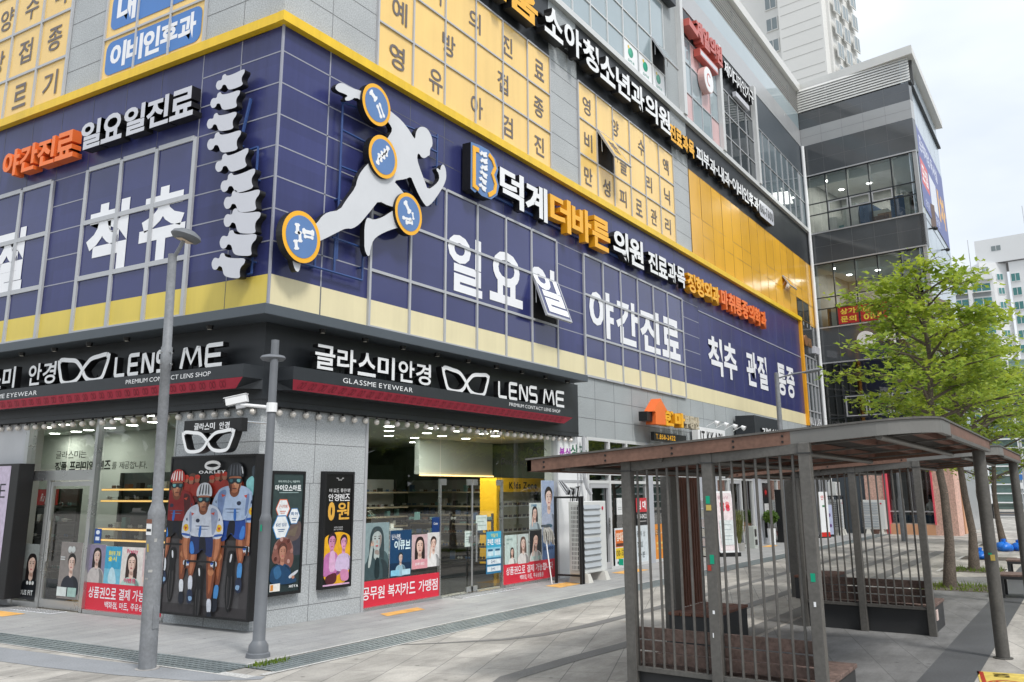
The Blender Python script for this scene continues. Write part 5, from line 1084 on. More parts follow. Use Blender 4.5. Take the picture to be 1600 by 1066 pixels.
    a(glasses, (-40, -34), (40, -34), (38, -6), (16, 4), (0, -10), (-16, 4), (-38, -6)); a('#6fb2b4', (-32, -28), (-8, -28), (-12, -10), (-28, -8)); a('#3f6f78', (10, -28), (32, -28), (28, -10), (14, -8))
    # helmet with vents and strap
    a(HEL, (-46, -36), (-46, -84), (-30, -120), (0, -132), (30, -120), (46, -84), (46, -36), (24, -46), (-24, -46))
    for x in (-30, -12, 8, 26): a(HST, (x - 3, -50), (x + 6, -50), (x * .8 + 6, -118), (x * .8, -118))
    a('#dfe3e8', (-44, -60), (-38, -60), (-30, -108), (-36, -100)); a('#1a1a1c', (-36, -36), (-32, -36), (-18, 50), (-22, 50)); a('#1a1a1c', (32, -36), (36, -36), (22, 50), (18, 50))
    return d
cyc += rider(75, 232, .93, '#86191d', '#4c1115', '#17181d', '#b02a26', '#e8e4e0', '#dfe2e8', arm_l=False)
cyc += rider(405, 208, 1.0, '#a9bcd8', '#7288b2', '#1f4694', '#2f3238', '#5c6068', '#4f93d2', -1)
cyc += rider(243, 322, .95, '#ccd2df', '#949fb8', '#1d2f60', '#d2d5da', '#2c2e34', '#d8dce6')
cyc += [('r', '#121316', 0, 1, .89, 1)] if False else []
cyc += [('l', '#f2f2f2', [(.53 + .085 * math.cos(6.283 * k / 24), .945 + .022 * math.sin(6.283 * k / 24)) for k in range(25)], .024), ('t', '#f2f2f2', 'OAKLEY', .37, .69, .893, .912, .03)]
poster(FL, -1.72, .22, .17, 2.54, .02, cyc, 'cyclist_poster', 'large black framed poster of three racing cyclists on the granite side wall', bgc='#17191c', frm=BLACK, fw=.03, fd=.22)
hx_ = lambda cx, cy, r, a: [(cx + r * math.cos(R(60 * k)), cy + r * a * math.sin(R(60 * k))) for k in range(6)]
ah = .72 / 1.82
p1 = [('r', '#2c3a3c', 0, 1, 0, 1), ('r', '#3a4a4a', 0, 1, .62, 1), ('r', '#43444f', .3, 1, .3, .52), ('p', '#6a5a58', [(.3, .5), (1, .62), (1, .44), (.5, .4)]), ('p', '#75685a', [(.45, .48), (.9, .56), (.8, .46)]),
      ('t', '#cfe0dc', '우리 아이 근시, 처음부터', .15, .88, .925, .945), ('t', '#f4f8f8', '마이오스마트', .06, .94, .855, .905, .03), ('r', '#9fb4b4', .2, .85, .835, .842)]
for cx, cy, r, c, s in ((.35, .70, .24, '#e8704a', '#c65a3c'), (.74, .635, .2, '#3a78b0', '#2c5f92'), (.32, .545, .29, '#3a86c0', '#2c5f92')):
    p1 += [('h', c, hx_(cx, cy, r, ah)), ('h', '#eef2f4', hx_(cx, cy, r * .9, ah))]
    tx = ('근시억제', '특허', '6년 임상')[(c == '#3a78b0') + 2 * (c == '#3a86c0')]; p1 += [('t', s, tx, cx - r * .6, cx + r * .6, cy + .005, cy + .035, .02), ('r', s, cx - r * .4, cx + r * .4, cy - .025, cy - .018), ('r', s, cx - r * .3, cx + r * .3, cy - .04, cy - .034)]
p1 += [('e', '#8c6a62', .42, .34, .34, .12), ('e', '#7a4a42', .42, .34, .3, .11), ('e', '#8c5c52', .2, .3, .14, .06), ('e', '#8c5c52', .62, .27, .16, .08)]
for k in range(26): a = k * .9; p1.append(('e', ('#a87a70', '#5e3530', '#c49a92')[k % 3], .42 + .28 * math.cos(a), .335 + .11 * math.sin(a), .05, .018))
p1 += portrait(.4, .33, .055, 1.82 / .72, '#5e3a34', '#c08a74', '#23476a', long=False) + [('p', '#23476a', [(.0, .08), (.03, .2), (.25, .24), (.6, .2), (.75, .12), (.9, .1), (.9, .07), (.5, .06)]), ('p', '#3a6a94', [(.1, .2), (.3, .23), (.42, .14), (.2, .1)]), ('p', '#cfd3da', [(.62, .13), (.95, .18), (.93, .15), (.66, .1)]), ('e', '#c08a74', .78, .115, .05, .014), ('r', '#f2efe8', .03, .36, .012, .075), ('r', '#e0913c', .05, .14, .02, .068), ('t', '#f4f6f6', 'HOYA', .66, .96, .03, .052, .03)]
poster(FR, .2, .92, .46, 2.3, .003, p1, 'wall_poster', 'narrow framed dark poster with hexagons and a curly haired child on the granite corner', bgc='#2c3a3c', frm=BLACK, fw=.045, fd=.1)
p2 = [('r', '#131313', 0, 1, 0, 1), ('l', '#e8e8e8', [(.38, .965), (.45, .965), (.46, .945), (.49, .945), (.51, .955), (.54, .945), (.57, .945), (.6, .965), (.66, .965)], .012), ('t', '#d6d6d6', '테 값도 좋은데!', .12, .92, .835, .868, .01), ('t', '#f4f4f4', '안경렌즈', .1, .92, .755, .82, .012), ('t', '#e9b24c', '0', .1, .36, .58, .745, .06), ('t', '#e9b24c', '원', .44, .92, .585, .745, .02), ('t', '#c9c9c9', 'SUPER CHOICE', .35, .68, .51, .522), ('t', '#c9c9c9', 'BETTER PRICE', .35, .68, .49, .502)]
p2 += [('p', '#f0b429', [(0, 0), (1, 0), (1, .42), (.9, .45), (.7, .47), (.5, .475), (.3, .465), (.1, .445), (0, .42)])]
p2 += portrait(.3, .38, .062, 1.82 / .72, '#2a1c22', '#d890b8', '#b86aa6', long=False) + [('p', '#c77ab4', [(.0, .26), (.2, .3), (.45, .3), (.6, .22), (.52, .1), (.1, .08), (0, .1)]), ('p', '#e2b4d6', [(.22, .31), (.42, .31), (.46, .12), (.2, .12)]), ('p', '#5a2630', [(.08, .09), (.52, .12), (.5, .015), (.1, .015)])]
p2 += portrait(.74, .37, .052, 1.82 / .72, '#3a2230', '#e0a0c4', '#d9c4e4', long=False) + [('p', '#d9c4e4', [(.58, .26), (.7, .28), (.9, .27), (.98, .2), (.95, .12), (.62, .12)]), ('p', '#d890b8', [(.62, .14), (.95, .13), (.98, .03), (.66, .03)]), ('r', '#e2b4d6', 0, 1, 0, .014)]
poster(FR, 1.36, 2.08, .46, 2.31, .003, p2, 'wall_poster', 'narrow framed black poster with golden lettering and two people in pink on the granite', bgc='#131313', frm=BLACK, fw=.045, fd=.1)
t = sign('light_panel', 'lilac and black upright advertising panel at the far end of the side wall', FL, -7.6, .15, .02, cat='sign')
m = MB(); m.box(0, 1.75, 0, 2.36, 0, .3, BLACK); m.build('case', t, bevel=.01); m = MB(); m.poly([(.05, .05, .304), (1.5, .05, .304), (1.5, 2.32, .304), (.05, 2.32, .304)], ink('#c9bcd2')); words(m, 'CARE', .2, 1.4, 1.75, 2.0, .306, .306, ink('#33303a'), None, -.01); m.build('face', t)

# ---------------------------------------------------------------- further shops along the street front
m = MB(FR); m.box(10.3, 33.2, 3.32, 4.87, -DEP, 0, GRAN_D); m.build('granite_wall', B)
jm = MB(FR)
for v in (3.79, 4.31): jm.box(10.3, 33, v - .006, v + .006, 0, .003, JOINT_D)
for i in range(20): jm.box(10.3 + 1.15 * i - .005, 10.3 + 1.15 * i + .005, 3.32, 4.87, 0, .0032, JOINT_D)
jm.build('wall_joints', B)
m = MB(FR); m.box(9.36, 10.95, 0, 3.3, -DEP, -.01, WHITE); m.box(9.36, 10.95, 2.18, 2.24, -.01, 0, ALU); m.box(10.38, 10.42, 0, 3.3, -.01, .004, ALU)
words(m, '분식', 9.5, 10.05, 2.78, 3.0, -.006, -.006, mat('violet vinyl', (.35, .05, .4)), None, .04); words(m, '상가', 10.05, 10.9, 2.8, 3.1, -.004, -.004, mat('green vinyl', (.03, .15, .08)), None, .02); m.build('white_panel', B)
m = MB(FR); m.tube([(10.52, 3.3, .12), (10.52, 2.3, .12), (10.6, 2.05, .15), (10.7, 1.9, .2)], .05, ALU, 8); m.build('drain_hose', B)
def shopfront(us, vt, label, solid=None, dk=DARKGL, door=None):
    t = thing('shop_window', label, 'shop front', loc=(0, 0, 0))
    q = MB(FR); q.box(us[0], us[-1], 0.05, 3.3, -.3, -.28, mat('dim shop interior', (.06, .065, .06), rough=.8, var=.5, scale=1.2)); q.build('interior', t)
    f = MB(FR)
    for u in us: f.box(u - .045, u + .045, 0, 3.32, -.1, .01, ALU_L)
    for v in (.04, vt, 2.42, 3.28):
        for a, b in zip(us[:-1], us[1:]): f.box(a + .045, b - .045, v - .04, v + .04, -.09, .006, ALU_L)
    f.build('frame', t)
    for a, b in zip(us[:-1], us[1:]):
        q = MB(FR); q.poly([(a, .08, -.05), (b, .08, -.05), (b, vt, -.05), (a, vt, -.05)], GLASSW); q.poly([(a, vt, -.05), (b, vt, -.05), (b, 3.28, -.05), (a, 3.28, -.05)], GLASSW); q.build('glass_pane', t)
    if door is not None:
        a, b = us[door], us[door + 1]; q = MB(FR)
        for c in ((a + .06, a + .16, .05, vt - .05), (b - .16, b - .06, .05, vt - .05), (a + .16, b - .16, .05, .2), (a + .16, b - .16, vt - .15, vt - .05)): q.box(*c, -.04, .02, ALU)
        dq = q.build('door', t); q = MB(FR); q.tube([(b - .2, .9, .06), (b - .2, 1.3, .06)], .02, STEEL, 6); q.build('handle', dq)
    return t
m = MB(FR)
for a, b in ((14.62, 14.95), (18.6, 19.0), (20.0, 20.4), (24.4, 25.3), (28.8, 29.2), (33.0, 33.25)): m.box(a, b, 0, 3.32, -.3, .04, mat('pale column', (.42, .44, .48), rough=.45))
m.build_each('column', B)
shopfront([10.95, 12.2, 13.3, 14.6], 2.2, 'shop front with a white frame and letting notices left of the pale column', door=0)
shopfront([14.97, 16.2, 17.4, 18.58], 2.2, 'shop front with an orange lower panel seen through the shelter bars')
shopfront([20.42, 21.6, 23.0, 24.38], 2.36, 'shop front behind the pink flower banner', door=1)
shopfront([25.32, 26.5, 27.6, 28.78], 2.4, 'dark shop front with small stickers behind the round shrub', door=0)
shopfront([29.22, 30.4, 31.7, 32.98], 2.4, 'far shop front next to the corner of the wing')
poster(FR, 12.42, 13.2, .05, 1.02, -.02, [('r', '#e8762c', .05, .95, .5, .95), ('t', '#fff2e0', '임대문의', .12, .9, .66, .88, .03), ('r', '#5a3020', .1, .9, .52, .6), ('r', '#f0d028', .05, .95, .2, .48), ('t', '#4a3a10', '010-5721', .1, .9, .27, .42, .02), ('e', '#3a4a50', .2, .1, .05, .04), ('e', '#3a4a50', .5, .1, .05, .04), ('e', '#3a4a50', .8, .1, .05, .04)], 'letting_poster', 'orange and yellow letting poster low in the white framed shop window', bgc='#e9eef2')
poster(FR, 13.36, 14.56, .05, 1.04, -.02, [('t', '#3c4a52', '부 동 자 상', .2, .85, .7, .85), ('t', '#3c4a52', '실 질 임', .2, .7, .42, .57), ('t', '#3c4a52', '매 매·분', .2, .8, .14, .3)], 'window_panel', 'white panel with dark letters low in the window beside the pale column', bgc='#dfe7ec')
poster(FR, 13.84, 14.56, 1.4, 1.78, -.02, [('t', '#ffffff', '임 대', .12, .9, .2, .8, .04)], 'letting_sign', 'red sign with white letters in the window beside the pale column', 'sign', bgc='#d83a44')
poster(FR, 13.84, 14.56, 1.05, 1.4, -.02, [('t', '#f2f2f2', '858-0422', .05, .95, .5, .85, .03), ('r', '#aaaaaa', .2, .9, .25, .33)], 'letting_sign', 'black sign with a white phone number under the red letting sign', 'sign', bgc='#1c1e22')
poster(FR, 12.6, 12.97, 1.36, 1.79, -.02, [('r', '#aab', .2, .8, .3, .34), ('r', '#aab', .2, .8, .4, .43)], 'door_notice', 'white paper notice on the glass right of the door', 'notice', bgc='#eef0f0') if False else poster(FR, 12.6, 12.97, 1.36, 1.79, -.02, [('r', '#a0a6ab', .2, .8, .3, .34), ('r', '#a0a6ab', .2, .8, .42, .45)], 'window_notice', 'white paper notice on the glass right of the letting shop door', 'notice', bgc='#eef0f0')
poster(FR, 15.02, 18.4, .05, 1.04, -.02, [('t', '#f8e6c8', '에너지', .02, .3, .7, .85, .02), ('t', '#5a4a20', '(E)', .02, .12, .7, .85), ('r', '#f6d070', .04, .5, .44, .5), ('r', '#f6d070', .04, .4, .3, .35)], 'window_panel', 'orange lower window panel behind the shelter bars', bgc='#f0952c')
poster(FR, 25.4, 26.4, 2.5, 2.9, .02, [('t', '#e87a3c', '고기', .05, .4, .2, .8, .04), ('t', '#3a3a3a', '상회', .5, .95, .2, .8, .04)], 'shop_sign', 'white sign strip with orange and dark letters above the dark shop', 'sign', bgc='#ecebe6')
poster(FR, 22.7, 24.3, 2.42, 2.7, .02, [('r', '#4a2440', 0, 1, .6, 1), ('r', '#e8c84a', 0, 1, .42, .58), ('r', '#8a3a4a', 0, 1, .2, .4)], 'shop_sign', 'thin striped sign in purple and yellow above a glass door', 'sign', bgc='#e8e4e0')
poster(FR, 20.5, 21.5, 2.4, 3.0, .02, [('r', '#3a3c40', .1, .5, .45, .9), ('r', '#8a8c90', .1, .9, .2, .28)], 'shop_sign', 'white and grey sign plate left of the striped sign', 'sign', bgc='#e4e6e8')
poster(FR, 25.6, 26.3, 1.0, 2.2, .0, [('r', '#3a2020', .1, .9, .6, .9), ('r', '#d8d8d8', .1, .9, .1, .4), ('e', '#c03030', .5, .75, .2, .08)], 'window_poster', 'dark menu poster on the shop behind the round shrub', bgc='#26282a')
# ---------------------------------------------------------------- glazed wing closing the street front
WA = math.atan2(-5.6, -1.05); WL = 5.7
FW = frame(36.35, 0, 0, WA); FS = frame(35.3, -5.6, 0, 0)
SL = 10.6
W = thing('glazed_wing', 'dark glazed wing of the building with striped stone bands and a louvred roof edge', 'building wing', loc=(36.35, 0, 0))
W.location = (0, 0, 0)
PINK = mat('pink render', (0.62, 0.40, 0.33), rough=.85, var=.08, scale=1.5, fine=.2, fscale=14, bump=.3, bscale=30)
PEACH = mat('peach panel', (0.62, 0.34, 0.20), rough=.7, var=.05)
HOTP = mat('coral pink trim', (0.75, 0.10, 0.14), rough=.5)
SIDEP = mat('pale blue side panel', (0.40, 0.47, 0.53), rough=.22, spec=.5, var=.06, scale=.3)
DSP = mat('dark stone band', (0.075, 0.082, 0.09), rough=.10, spec=.9, var=.25, scale=.3)
m = MB(FW)
for a, b, mm in ((3.2, 3.6, CHAR), (8.1, 9.85, DSP), (13.14, 14.74, DSP), (17.87, 19.55, DSP), (19.55, 20.5, PALEB), (20.5, 21.42, DSP)): m.box(.0, WL, a, b, -.4, 0, mm)
m.build_each('stone_band', W)
jm = MB(FW)
for v in (8.95, 14.0, 18.7, 20.02, 21.0): jm.box(0, WL, v - .005, v + .005, 0, .002, JOINT_D)
for u in (1.15, 2.25, 3.35, 4.45):
    for a, b in ((8.1, 9.85), (13.14, 14.74), (17.87, 21.42)): jm.box(u - .005, u + .005, a, b, 0, .0022, JOINT_D)
for a in (8.08, 9.85, 13.14, 14.74, 17.87): jm.box(0, WL, a - .03, a + .03, 0, .04, ALU)
jm.build_each('band_trim', W)
louvre(FW, 0, WL + .1, 21.46, 22.75, 9, 1.5, W)
m = MB(); 
cop = [(36.7, .3), (35.0, -5.95), (46.2, -5.95), (46.2, 8), (36.7, 8)]
m.prism(cop, 22.75, 23.2, LOUV); m.build('roof_coping', W)
DARKROOM = mat('office interior', (.34, .34, .32), rough=.8, var=.4, scale=.6)
CEIL = mat('office ceiling', (.55, .56, .55), rough=.8)
LAMP2 = mat('office lamp', (1, .98, .92), var=0, emit=10)
for k, (v0, v1) in enumerate(((3.6, 8.1), (9.85, 13.14), (14.74, 17.87))):
    DARKROOM_ = DARKROOM; DR = DARKROOM if k else mat('dim stair hall', (.06, .062, .064), rough=.7, var=.4)
    m = MB(FW); WE = WL - .98; m.box(.05, WE, v0, v0 + .05, -4.6, -.1, DR); m.box(.05, WE, v1 - .12, v1 - .06, -4.6, -.1, CEIL if k else DR); m.box(.05, WE, v0, v1, -4.65, -4.6, DR); m.box(WE, WE + .02, v0, v1, -4.6, -.45, DR); m.box(-.05, .0, v0, v1, -5, -.1, DR); m.build('room', W)
    us = [.04, 1.13, 2.24, 3.35, 4.45, 5.5]; vs = {0: [3.6, 5.38, 6.44, 8.07], 1: [9.88, 10.8, 11.38, 13.11], 2: [14.77, 15.73, 16.33, 17.84]}[k]
    gp = MB(FW)
    for i in range(5):
        for j in range(3):
            q = [rnd.uniform(-.004, .004) for _ in range(4)]
            gp.poly([(us[i], vs[j], -.04 + q[0]), (us[i + 1], vs[j], -.04 + q[1]), (us[i + 1], vs[j + 1], -.04 + q[2]), (us[i], vs[j + 1], -.04 + q[3])], GLASSW)
    go = gp.build('window', W)
    f = MB(FW)
    for u in us: f.box(u - .025, u + .025, vs[0], vs[-1], -.07, -.01, CHAR)
    for v in vs:
        for a, b in zip(us[:-1], us[1:]): f.box(a + .025, b - .025, v - .025, v + .025, -.068, -.012, CHAR)
    for a, b in ((us[1], us[2]), (us[2], us[3]), (us[3], us[4])): f.box(a + .05, b - .05, vs[1] + .04, vs[1] + .09, -.07, .0, ALU); f.box(a + .05, b - .05, vs[2] - .09, vs[2] - .04, -.07, 0, ALU); f.box(a + .05, a + .1, vs[1] + .09, vs[2] - .09, -.07, 0, ALU); f.box(b - .1, b - .05, vs[1] + .09, vs[2] - .09, -.07, 0, ALU)
    f.build('frame', go)
    q = MB(FW)
    for i in range(5): q.box(us[i] + .06, us[i + 1] - .06, vs[-1] - (.55 if i < 4 else 1.9) * (1 if k else .3), vs[-1] - .05, -.2, -.19, mat('pale reflection panel', (.46, .49, .48), rough=.8))  # pale panels added to stand for bright reflection and ceiling in the panes
    if k: q.build_each('pale_panel', W)
    l = bpy.data.lights.new('office_glow', 'AREA'); l.size = 3.0; l.energy = (4, 70, 100)[k]; l.color = (1, .97, .9); lo = bpy.data.objects.new('office_glow', l); col.objects.link(lo); lo.parent = W; lo.matrix_world = FW @ Matrix.Translation((2.4, v1 - .2, -2.2)) @ Matrix.Rotation(R(-90), 4, 'X')
    if k:
        for i in range(3):
            for j in range(2):
                q = MB(FW); q.cyl((.8 + 1.5 * i, v1 - .135, -1.0 - 1.9 * j), (.8 + 1.5 * i, v1 - .12, -1.0 - 1.9 * j), .13, None, LAMP2, 10); q.build('ceiling_lamp', W)
        q = MB(FW)
        r2 = random.Random(k)
        for i in range(16): a, h = r2.uniform(.2, 5), r2.uniform(.3, 1.4); q.box(a, a + r2.uniform(.2, .9), v0 + .05, v0 + h, -r2.uniform(.6, 4), -.5 + r2.uniform(-.3, .2), r2.choice(ITEM + [ROOMW, mat('office wood', (.25, .15, .08))]))
        q.build('furniture', W)
m = MB(FW); m.box(5.52, WL, 3.6, 17.87, -.1, .0, PALEB); m.box(-.03, .06, 3.6, 17.8, -.08, .03, ALU); m.build('corner_mullion', W)
poster(FW, 1.18, 2.2, 9.93, 10.78, -.035, [('t', '#f2e05a', '상가', .12, .88, .56, .9, .03), ('t', '#f2e05a', '문의', .12, .88, .1, .44, .03)], 'letting_banner', 'red notice with yellow letters in the wing window left of the tree top', 'banner', bgc='#b8343a')
poster(FW, 2.3, 3.6, 9.93, 10.78, -.035, [('t', '#f2e05a', '868-', .1, .7, .56, .88, .03), ('t', '#f2e05a', '0114', .1, .8, .1, .42, .03)], 'letting_banner', 'red notice with a yellow phone number in the wing window, partly behind leaves', 'banner', bgc='#b8343a')
t = sign('round_shop_sign', 'white disc and white letters on the dark band of the wing behind the tree', FW, 2.1, 8.6)
q = MB(); q.cyl((.4, .4, .02), (.4, .4, .2), .42, None, WHITE, 28); q.build('disc', t); letters(t, '치과', 1.2, 2.5, .1, .75, .04, .18, WHITE, BLACK, .03)
# plain side of the wing and the printed banner
m = MB(FS); m.box(.1, SL, 3.2, 22.72, -.35, 0, SIDEP); m.build('side_wall', W)
jm = MB(FS)
for v in (8.1, 9.85, 13.14, 14.74, 21.42): jm.box(0, SL, v - .02, v + .02, 0, .012, CHAR)
for u in (2.1, 4.2, 6.3, 8.4): jm.box(u - .006, u + .006, 3.2, 21.4, 0, .003, JOINT)
jm.box(-.02, SL, 21.4, 21.5, 0, .15, CHAR); jm.build('wall_joints', W)
m = MB(); m.box(41.6, 45.8, -5.2, 8, 0, 22.7, mat('rear block', (.3, .3, .3))); m.build('rear_block', W)
t = poster(FS, .5, 10.2, 15.2, 19.5, .03, [('r', '#3a4a9a', 0, 1, 0, 1), ('t', '#e8ecf8', '프리미엄 독서실', .08, .75, .74, .92, .02), ('r', '#e0403c', .04, .3, .3, .62), ('t', '#ffffff', '모집', .07, .27, .36, .56, .03), ('r', '#e6ebf4', .34, .6, .2, .62), ('t', '#f2b22c', '1차', .64, .95, .2, .62, .05), ('t', '#d8def0', '상담 문의 환영', .08, .6, .06, .16, .01)], 'building_banner', 'large blue printed banner high on the narrow side of the wing', 'banner')
for u, v in ((1.5, 14.3), (6.0, 14.25)):
    q = MB(FS); q.cyl((u, v, 0), (u, v, .25), .04, .04, BLACK, 8); q.ell((u, v - .02, .3), .12, .1, .12, BLACK, 10, 6); q.build('wall_camera', W)
# pink ground floor of the wing
m = MB(FW); m.box(-.3, 1.75, 0, 3.2, -.5, .0, CHAR_L); m.box(1.75, 2.62, 0, 3.2, -.5, .05, PINK); m.box(4.75, WL + .02, 0, 3.2, -.5, .05, PINK); m.box(2.78, 4.75, 0, .45, -.5, .05, PEACH); m.box(2.62, 2.78, 0, 3.2, -.5, .08, HOTP); m.box(4.75, 4.82, 0.45, 3.2, -.3, .08, HOTP); m.build_each('pink_wall', W)
m = MB(FS); m.box(.1, 1.6, 0, 3.2, -.3, .05, PINK); m.box(1.6, 2.0, 0, 3.2, -1, -.5, mat('recess', (.3, .22, .16))); m.box(2.0, 3.4, 0, 3.2, -1, .06, PEACH); m.box(3.4, SL, 0, 3.2, -1, .0, PALEB); m.build_each('pink_wall', W)
m = MB(FW); m.box(2.78, 4.75, .45, 3.0, -2.6, -2.5, mat('cafe back wall', (.10, .05, .035), rough=.7, var=.5, scale=1.5)); m.box(2.78, 4.75, .45, .5, -2.5, -.1, DARKROOM); m.box(2.8, 4.7, .5, .86, -.3, -.22, mat('blue counter', (.035, .07, .12), rough=.4)); m.box(3.9, 4.4, .5, 3, -2.0, -1.8, mat('cafe curtain', (.2, .06, .05), rough=.8, var=.4, scale=3)); m.build('cafe_room', W)
q = MB(FW); q.poly([(2.78, .45, -.12), (4.75, .45, -.12), (4.75, 3.1, -.12), (2.78, 3.1, -.12)], GLASSW); go = q.build('window', W); q = MB(FW); q.box(2.78, 4.75, .98, 1.04, -.14, -.08, ALU); q.box(3.75, 3.8, .45, 3.1, -.14, -.08, ALU); q.build('frame', go)
t = thing('person', 'person in a white top seated inside the pink walled cafe window', 'person', M=on(FW, 4.35, .5, -.9))
def person_sit(t):
    m = bpy.data.meshes.new('body'); V = [(0, .35, 0), (0, .62, .02), (0, .85, .05), (0, .93, .08), (0, 1.08, .1), (.17, .8, .04), (.2, .56, .12), (.08, .5, .3), (-.17, .8, .04), (-.2, .56, .12), (-.06, .5, .3), (.09, .35, .2), (.1, .34, .42), (.1, 0, .44), (-.09, .35, .2), (-.1, .34, .42), (-.1, 0, .44)]
    E = [(0, 1), (1, 2), (2, 3), (3, 4), (2, 5), (5, 6), (6, 7), (2, 8), (8, 9), (9, 10), (0, 11), (11, 12), (12, 13), (0, 14), (14, 15), (15, 16)]
    m.from_pydata(V, E, []); m.materials.append(mat('white blouse', (.6, .58, .55), rough=.8))
    o = bpy.data.objects.new('body', m); col.objects.link(o); o.parent = t
    md = o.modifiers.new('skin', 'SKIN'); o.modifiers.new('sub', 'SUBSURF').render_levels = 1
    rr = [.14, .13, .13, .05, .09, .06, .045, .035, .06, .045, .035, .085, .06, .04, .085, .06, .04]
    for i, v in enumerate(m.skin_vertices[0].data): v.radius = (rr[i], rr[i]); v.use_root = (i == 0)
    q = MB(); q.ell((0, 1.13, .07), .1, .13, .11, mat('dark hair', (.02, .015, .012), rough=.6), 12, 8); q.ell((0, .98, .0), .08, .12, .05, MATS['dark hair'], 10, 6); q.build('hair', t, smooth=60)
person_sit(t)

# ---------------------------------------------------------------- apartment towers
TOWER = mat('white tower paint', (0.66, 0.66, 0.64), rough=.8, var=.05, scale=.1)
TW2 = mat('far white tower paint', (0.66, 0.67, 0.68), rough=.8, var=.04, scale=.1)
WGL = mat('tower window glass', (.20, .24, .25), rough=.1, spec=.8, var=.2, scale=.2)
TEAL = mat('teal balcony glass', (.06, .20, .20), rough=.15, spec=.7, var=.3, scale=.2)
def apt_windows(F, t, u, vs, w_, h, gl, fr, d=0):
    for v in vs:
        q = MB(F); q.box(u - w_ / 2 - .1, u + w_ / 2 + .1, v - .12, v + h + .1, d, d + .12, fr); q.box(u - w_ / 2, u + w_ / 2, v, v + h, d + .12, d + .13, gl); q.box(u - .04, u + .04, v, v + h, d + .13, d + .17, fr); q.build('window', t)
t = thing('apartment_tower', 'white apartment tower rising behind the roof at the top of the picture', 'tower block', loc=(0, 0, 0))
FT = frame(89.2, 13.5, 0, WA)
m = MB(FT); m.box(0, 5.2, 0, 85, -9, 0, TOWER); m.box(-26, -.0, 0, 85, -22, -1.4, TOWER); m.box(5.2, 5.5, 0, 85, -9, -1.2, TOWER); m.build('wall', t)
jm = MB(FT)
for k in range(30):
    for z in (0, 1.15): jm.box(.25, 5.0, 22 + 2.85 * k + z, 22.05 + 2.85 * k + z, 0, .02, mat('tower joint', (.42, .42, .40), rough=.9))
jm.build('wall_joints', t)
apt_windows(FT, t, -1.5, [30 + 2.85 * k for k in range(12)], 1.3, 1.5, WGL, TOWER, -1.4)
apt_windows(FT, t, -7.5, [30 + 2.85 * k for k in range(14)], 1.3, 1.5, WGL, TOWER, -1.4)
FT2 = FT @ frame(5.9, 0, 0, 0).inverted() if False else frame(*(FT @ Vector((5.2, 0, -1.2))).to_tuple()[:2], 0, WA + R(90))
for u in (1.2, 3.6, 6.4): apt_windows(FT2, t, u, [27 + 2.85 * k for k in range(13)], 1.5, 1.7, WGL, TOWER, .72)
# two far towers on the right
t = thing('apartment_block', 'far white apartment slab with teal balcony glass, left of the taller one', 'tower block', loc=(0, 0, 0))
FA = frame(189.2, 8.5, 0, R(-92))
m = MB(FA); m.box(0, 8, 0, 43.4, -12, -.6, TW2); m.box(-.3, 8, 42.6, 44.2, -12.2, .1, TW2); m.build('wall', t)
for k in range(14):
    v = 42.2 - 2.85 * (k + 1)
    for a, b in ((.8, 3.2), (4.3, 7.4)):
        q = MB(FA); q.box(a, b, v + .9, v + 2.5, -.6, -.5, TEAL); q.box((a + b) / 2 - .05, (a + b) / 2 + .05, v + .9, v + 2.5, -.5, -.42, TW2); q.box(a - .1, b + .1, v + .75, v + .9, -.6, .2, TW2); q.box(a, b, v, v + .75, -.6, -.45, mat('balcony grey', (.25, .27, .28))); q.build('balcony', t)
q = MB(FA); q.box(3.4, 4.1, 0, 42.6, -.6, .15, TW2); q.box(-.2, .5, 0, 42.6, -.6, .15, TW2); q.build('pilaster', t)
q = MB(FA); q.tube([(4, 44, -4), (4, 52, -4)], .07, ALU, 5); q.build('mast', t)
t = thing('apartment_block', 'tallest far white apartment block at the right edge with vertical lettering', 'tower block', loc=(0, 0, 0))
FB = frame(189.6, 2.6, 0, R(-62)); FB2 = frame(*(FB @ Vector((5.2, 0, 1.0))).to_tuple()[:2], 0, R(-100))
m = MB(FB); m.box(0, 5.2, 0, 46.2, -14, 0, TW2); m.build('wall', t); m = MB(FB2); m.box(0, 14, 0, 46.0, -10, 0, TW2); m.build('wall', t)
m = MB(FB2); m.box(-5.6, 14.2, 46.2, 51.2, -9, .4, TW2); m.box(-5.4, 14, 46.0, 46.25, -9, .1, mat('shadow gap', (.15, .15, .16))); m.build('roof_block', t)
q = MB(FB2); q.box(-2.6, -.9, 48.6, 49.6, .4, .45, WGL); q.box(-1.78, -1.7, 48.6, 49.6, .45, .5, TW2); q.build('window', t)
apt_windows(FB, t, 1.0, [44.0 - 2.85 * k for k in range(15)], 1.3, 1.3, WGL, TW2); apt_windows(FB, t, 3.7, [42.6 - 2.85 * k for k in range(14)], 1.1, 1.2, TEAL, TW2)
apt_windows(FB2, t, 1.0, [42.0 - 2.85 * k for k in range(14)], 1.5, 1.5, TEAL, TW2)
q = MB(FB2); GREYL = mat('grey wall letters', (.2, .21, .22))
for ch, v in (('H', 24.6), ('Y', 22.2), ('U', 19.8), ('N', 17.4)): words(q, ch, 4.0, 5.8, v, v + 1.6, .03, .03, GREYL, None, .02)
q.build('lettering', t); q = MB(FB2); q.tube([(3, 51, -4), (3, 58, -4)], .07, ALU, 5); q.build('mast', t)
t = thing('glass_building', 'low glass building with white horizontal fins across the road behind the trees', 'building', loc=(0, 0, 0))
FG = frame(97, -2.0, 0, R(-90))
m = MB(FG); m.box(0, 40, 0, 15, -12, 0, mat('green tinted glass', (.16, .24, .22), rough=.08, spec=.7, var=.4, scale=.25)); m.build('glass_wall', t)
m = MB(FG)
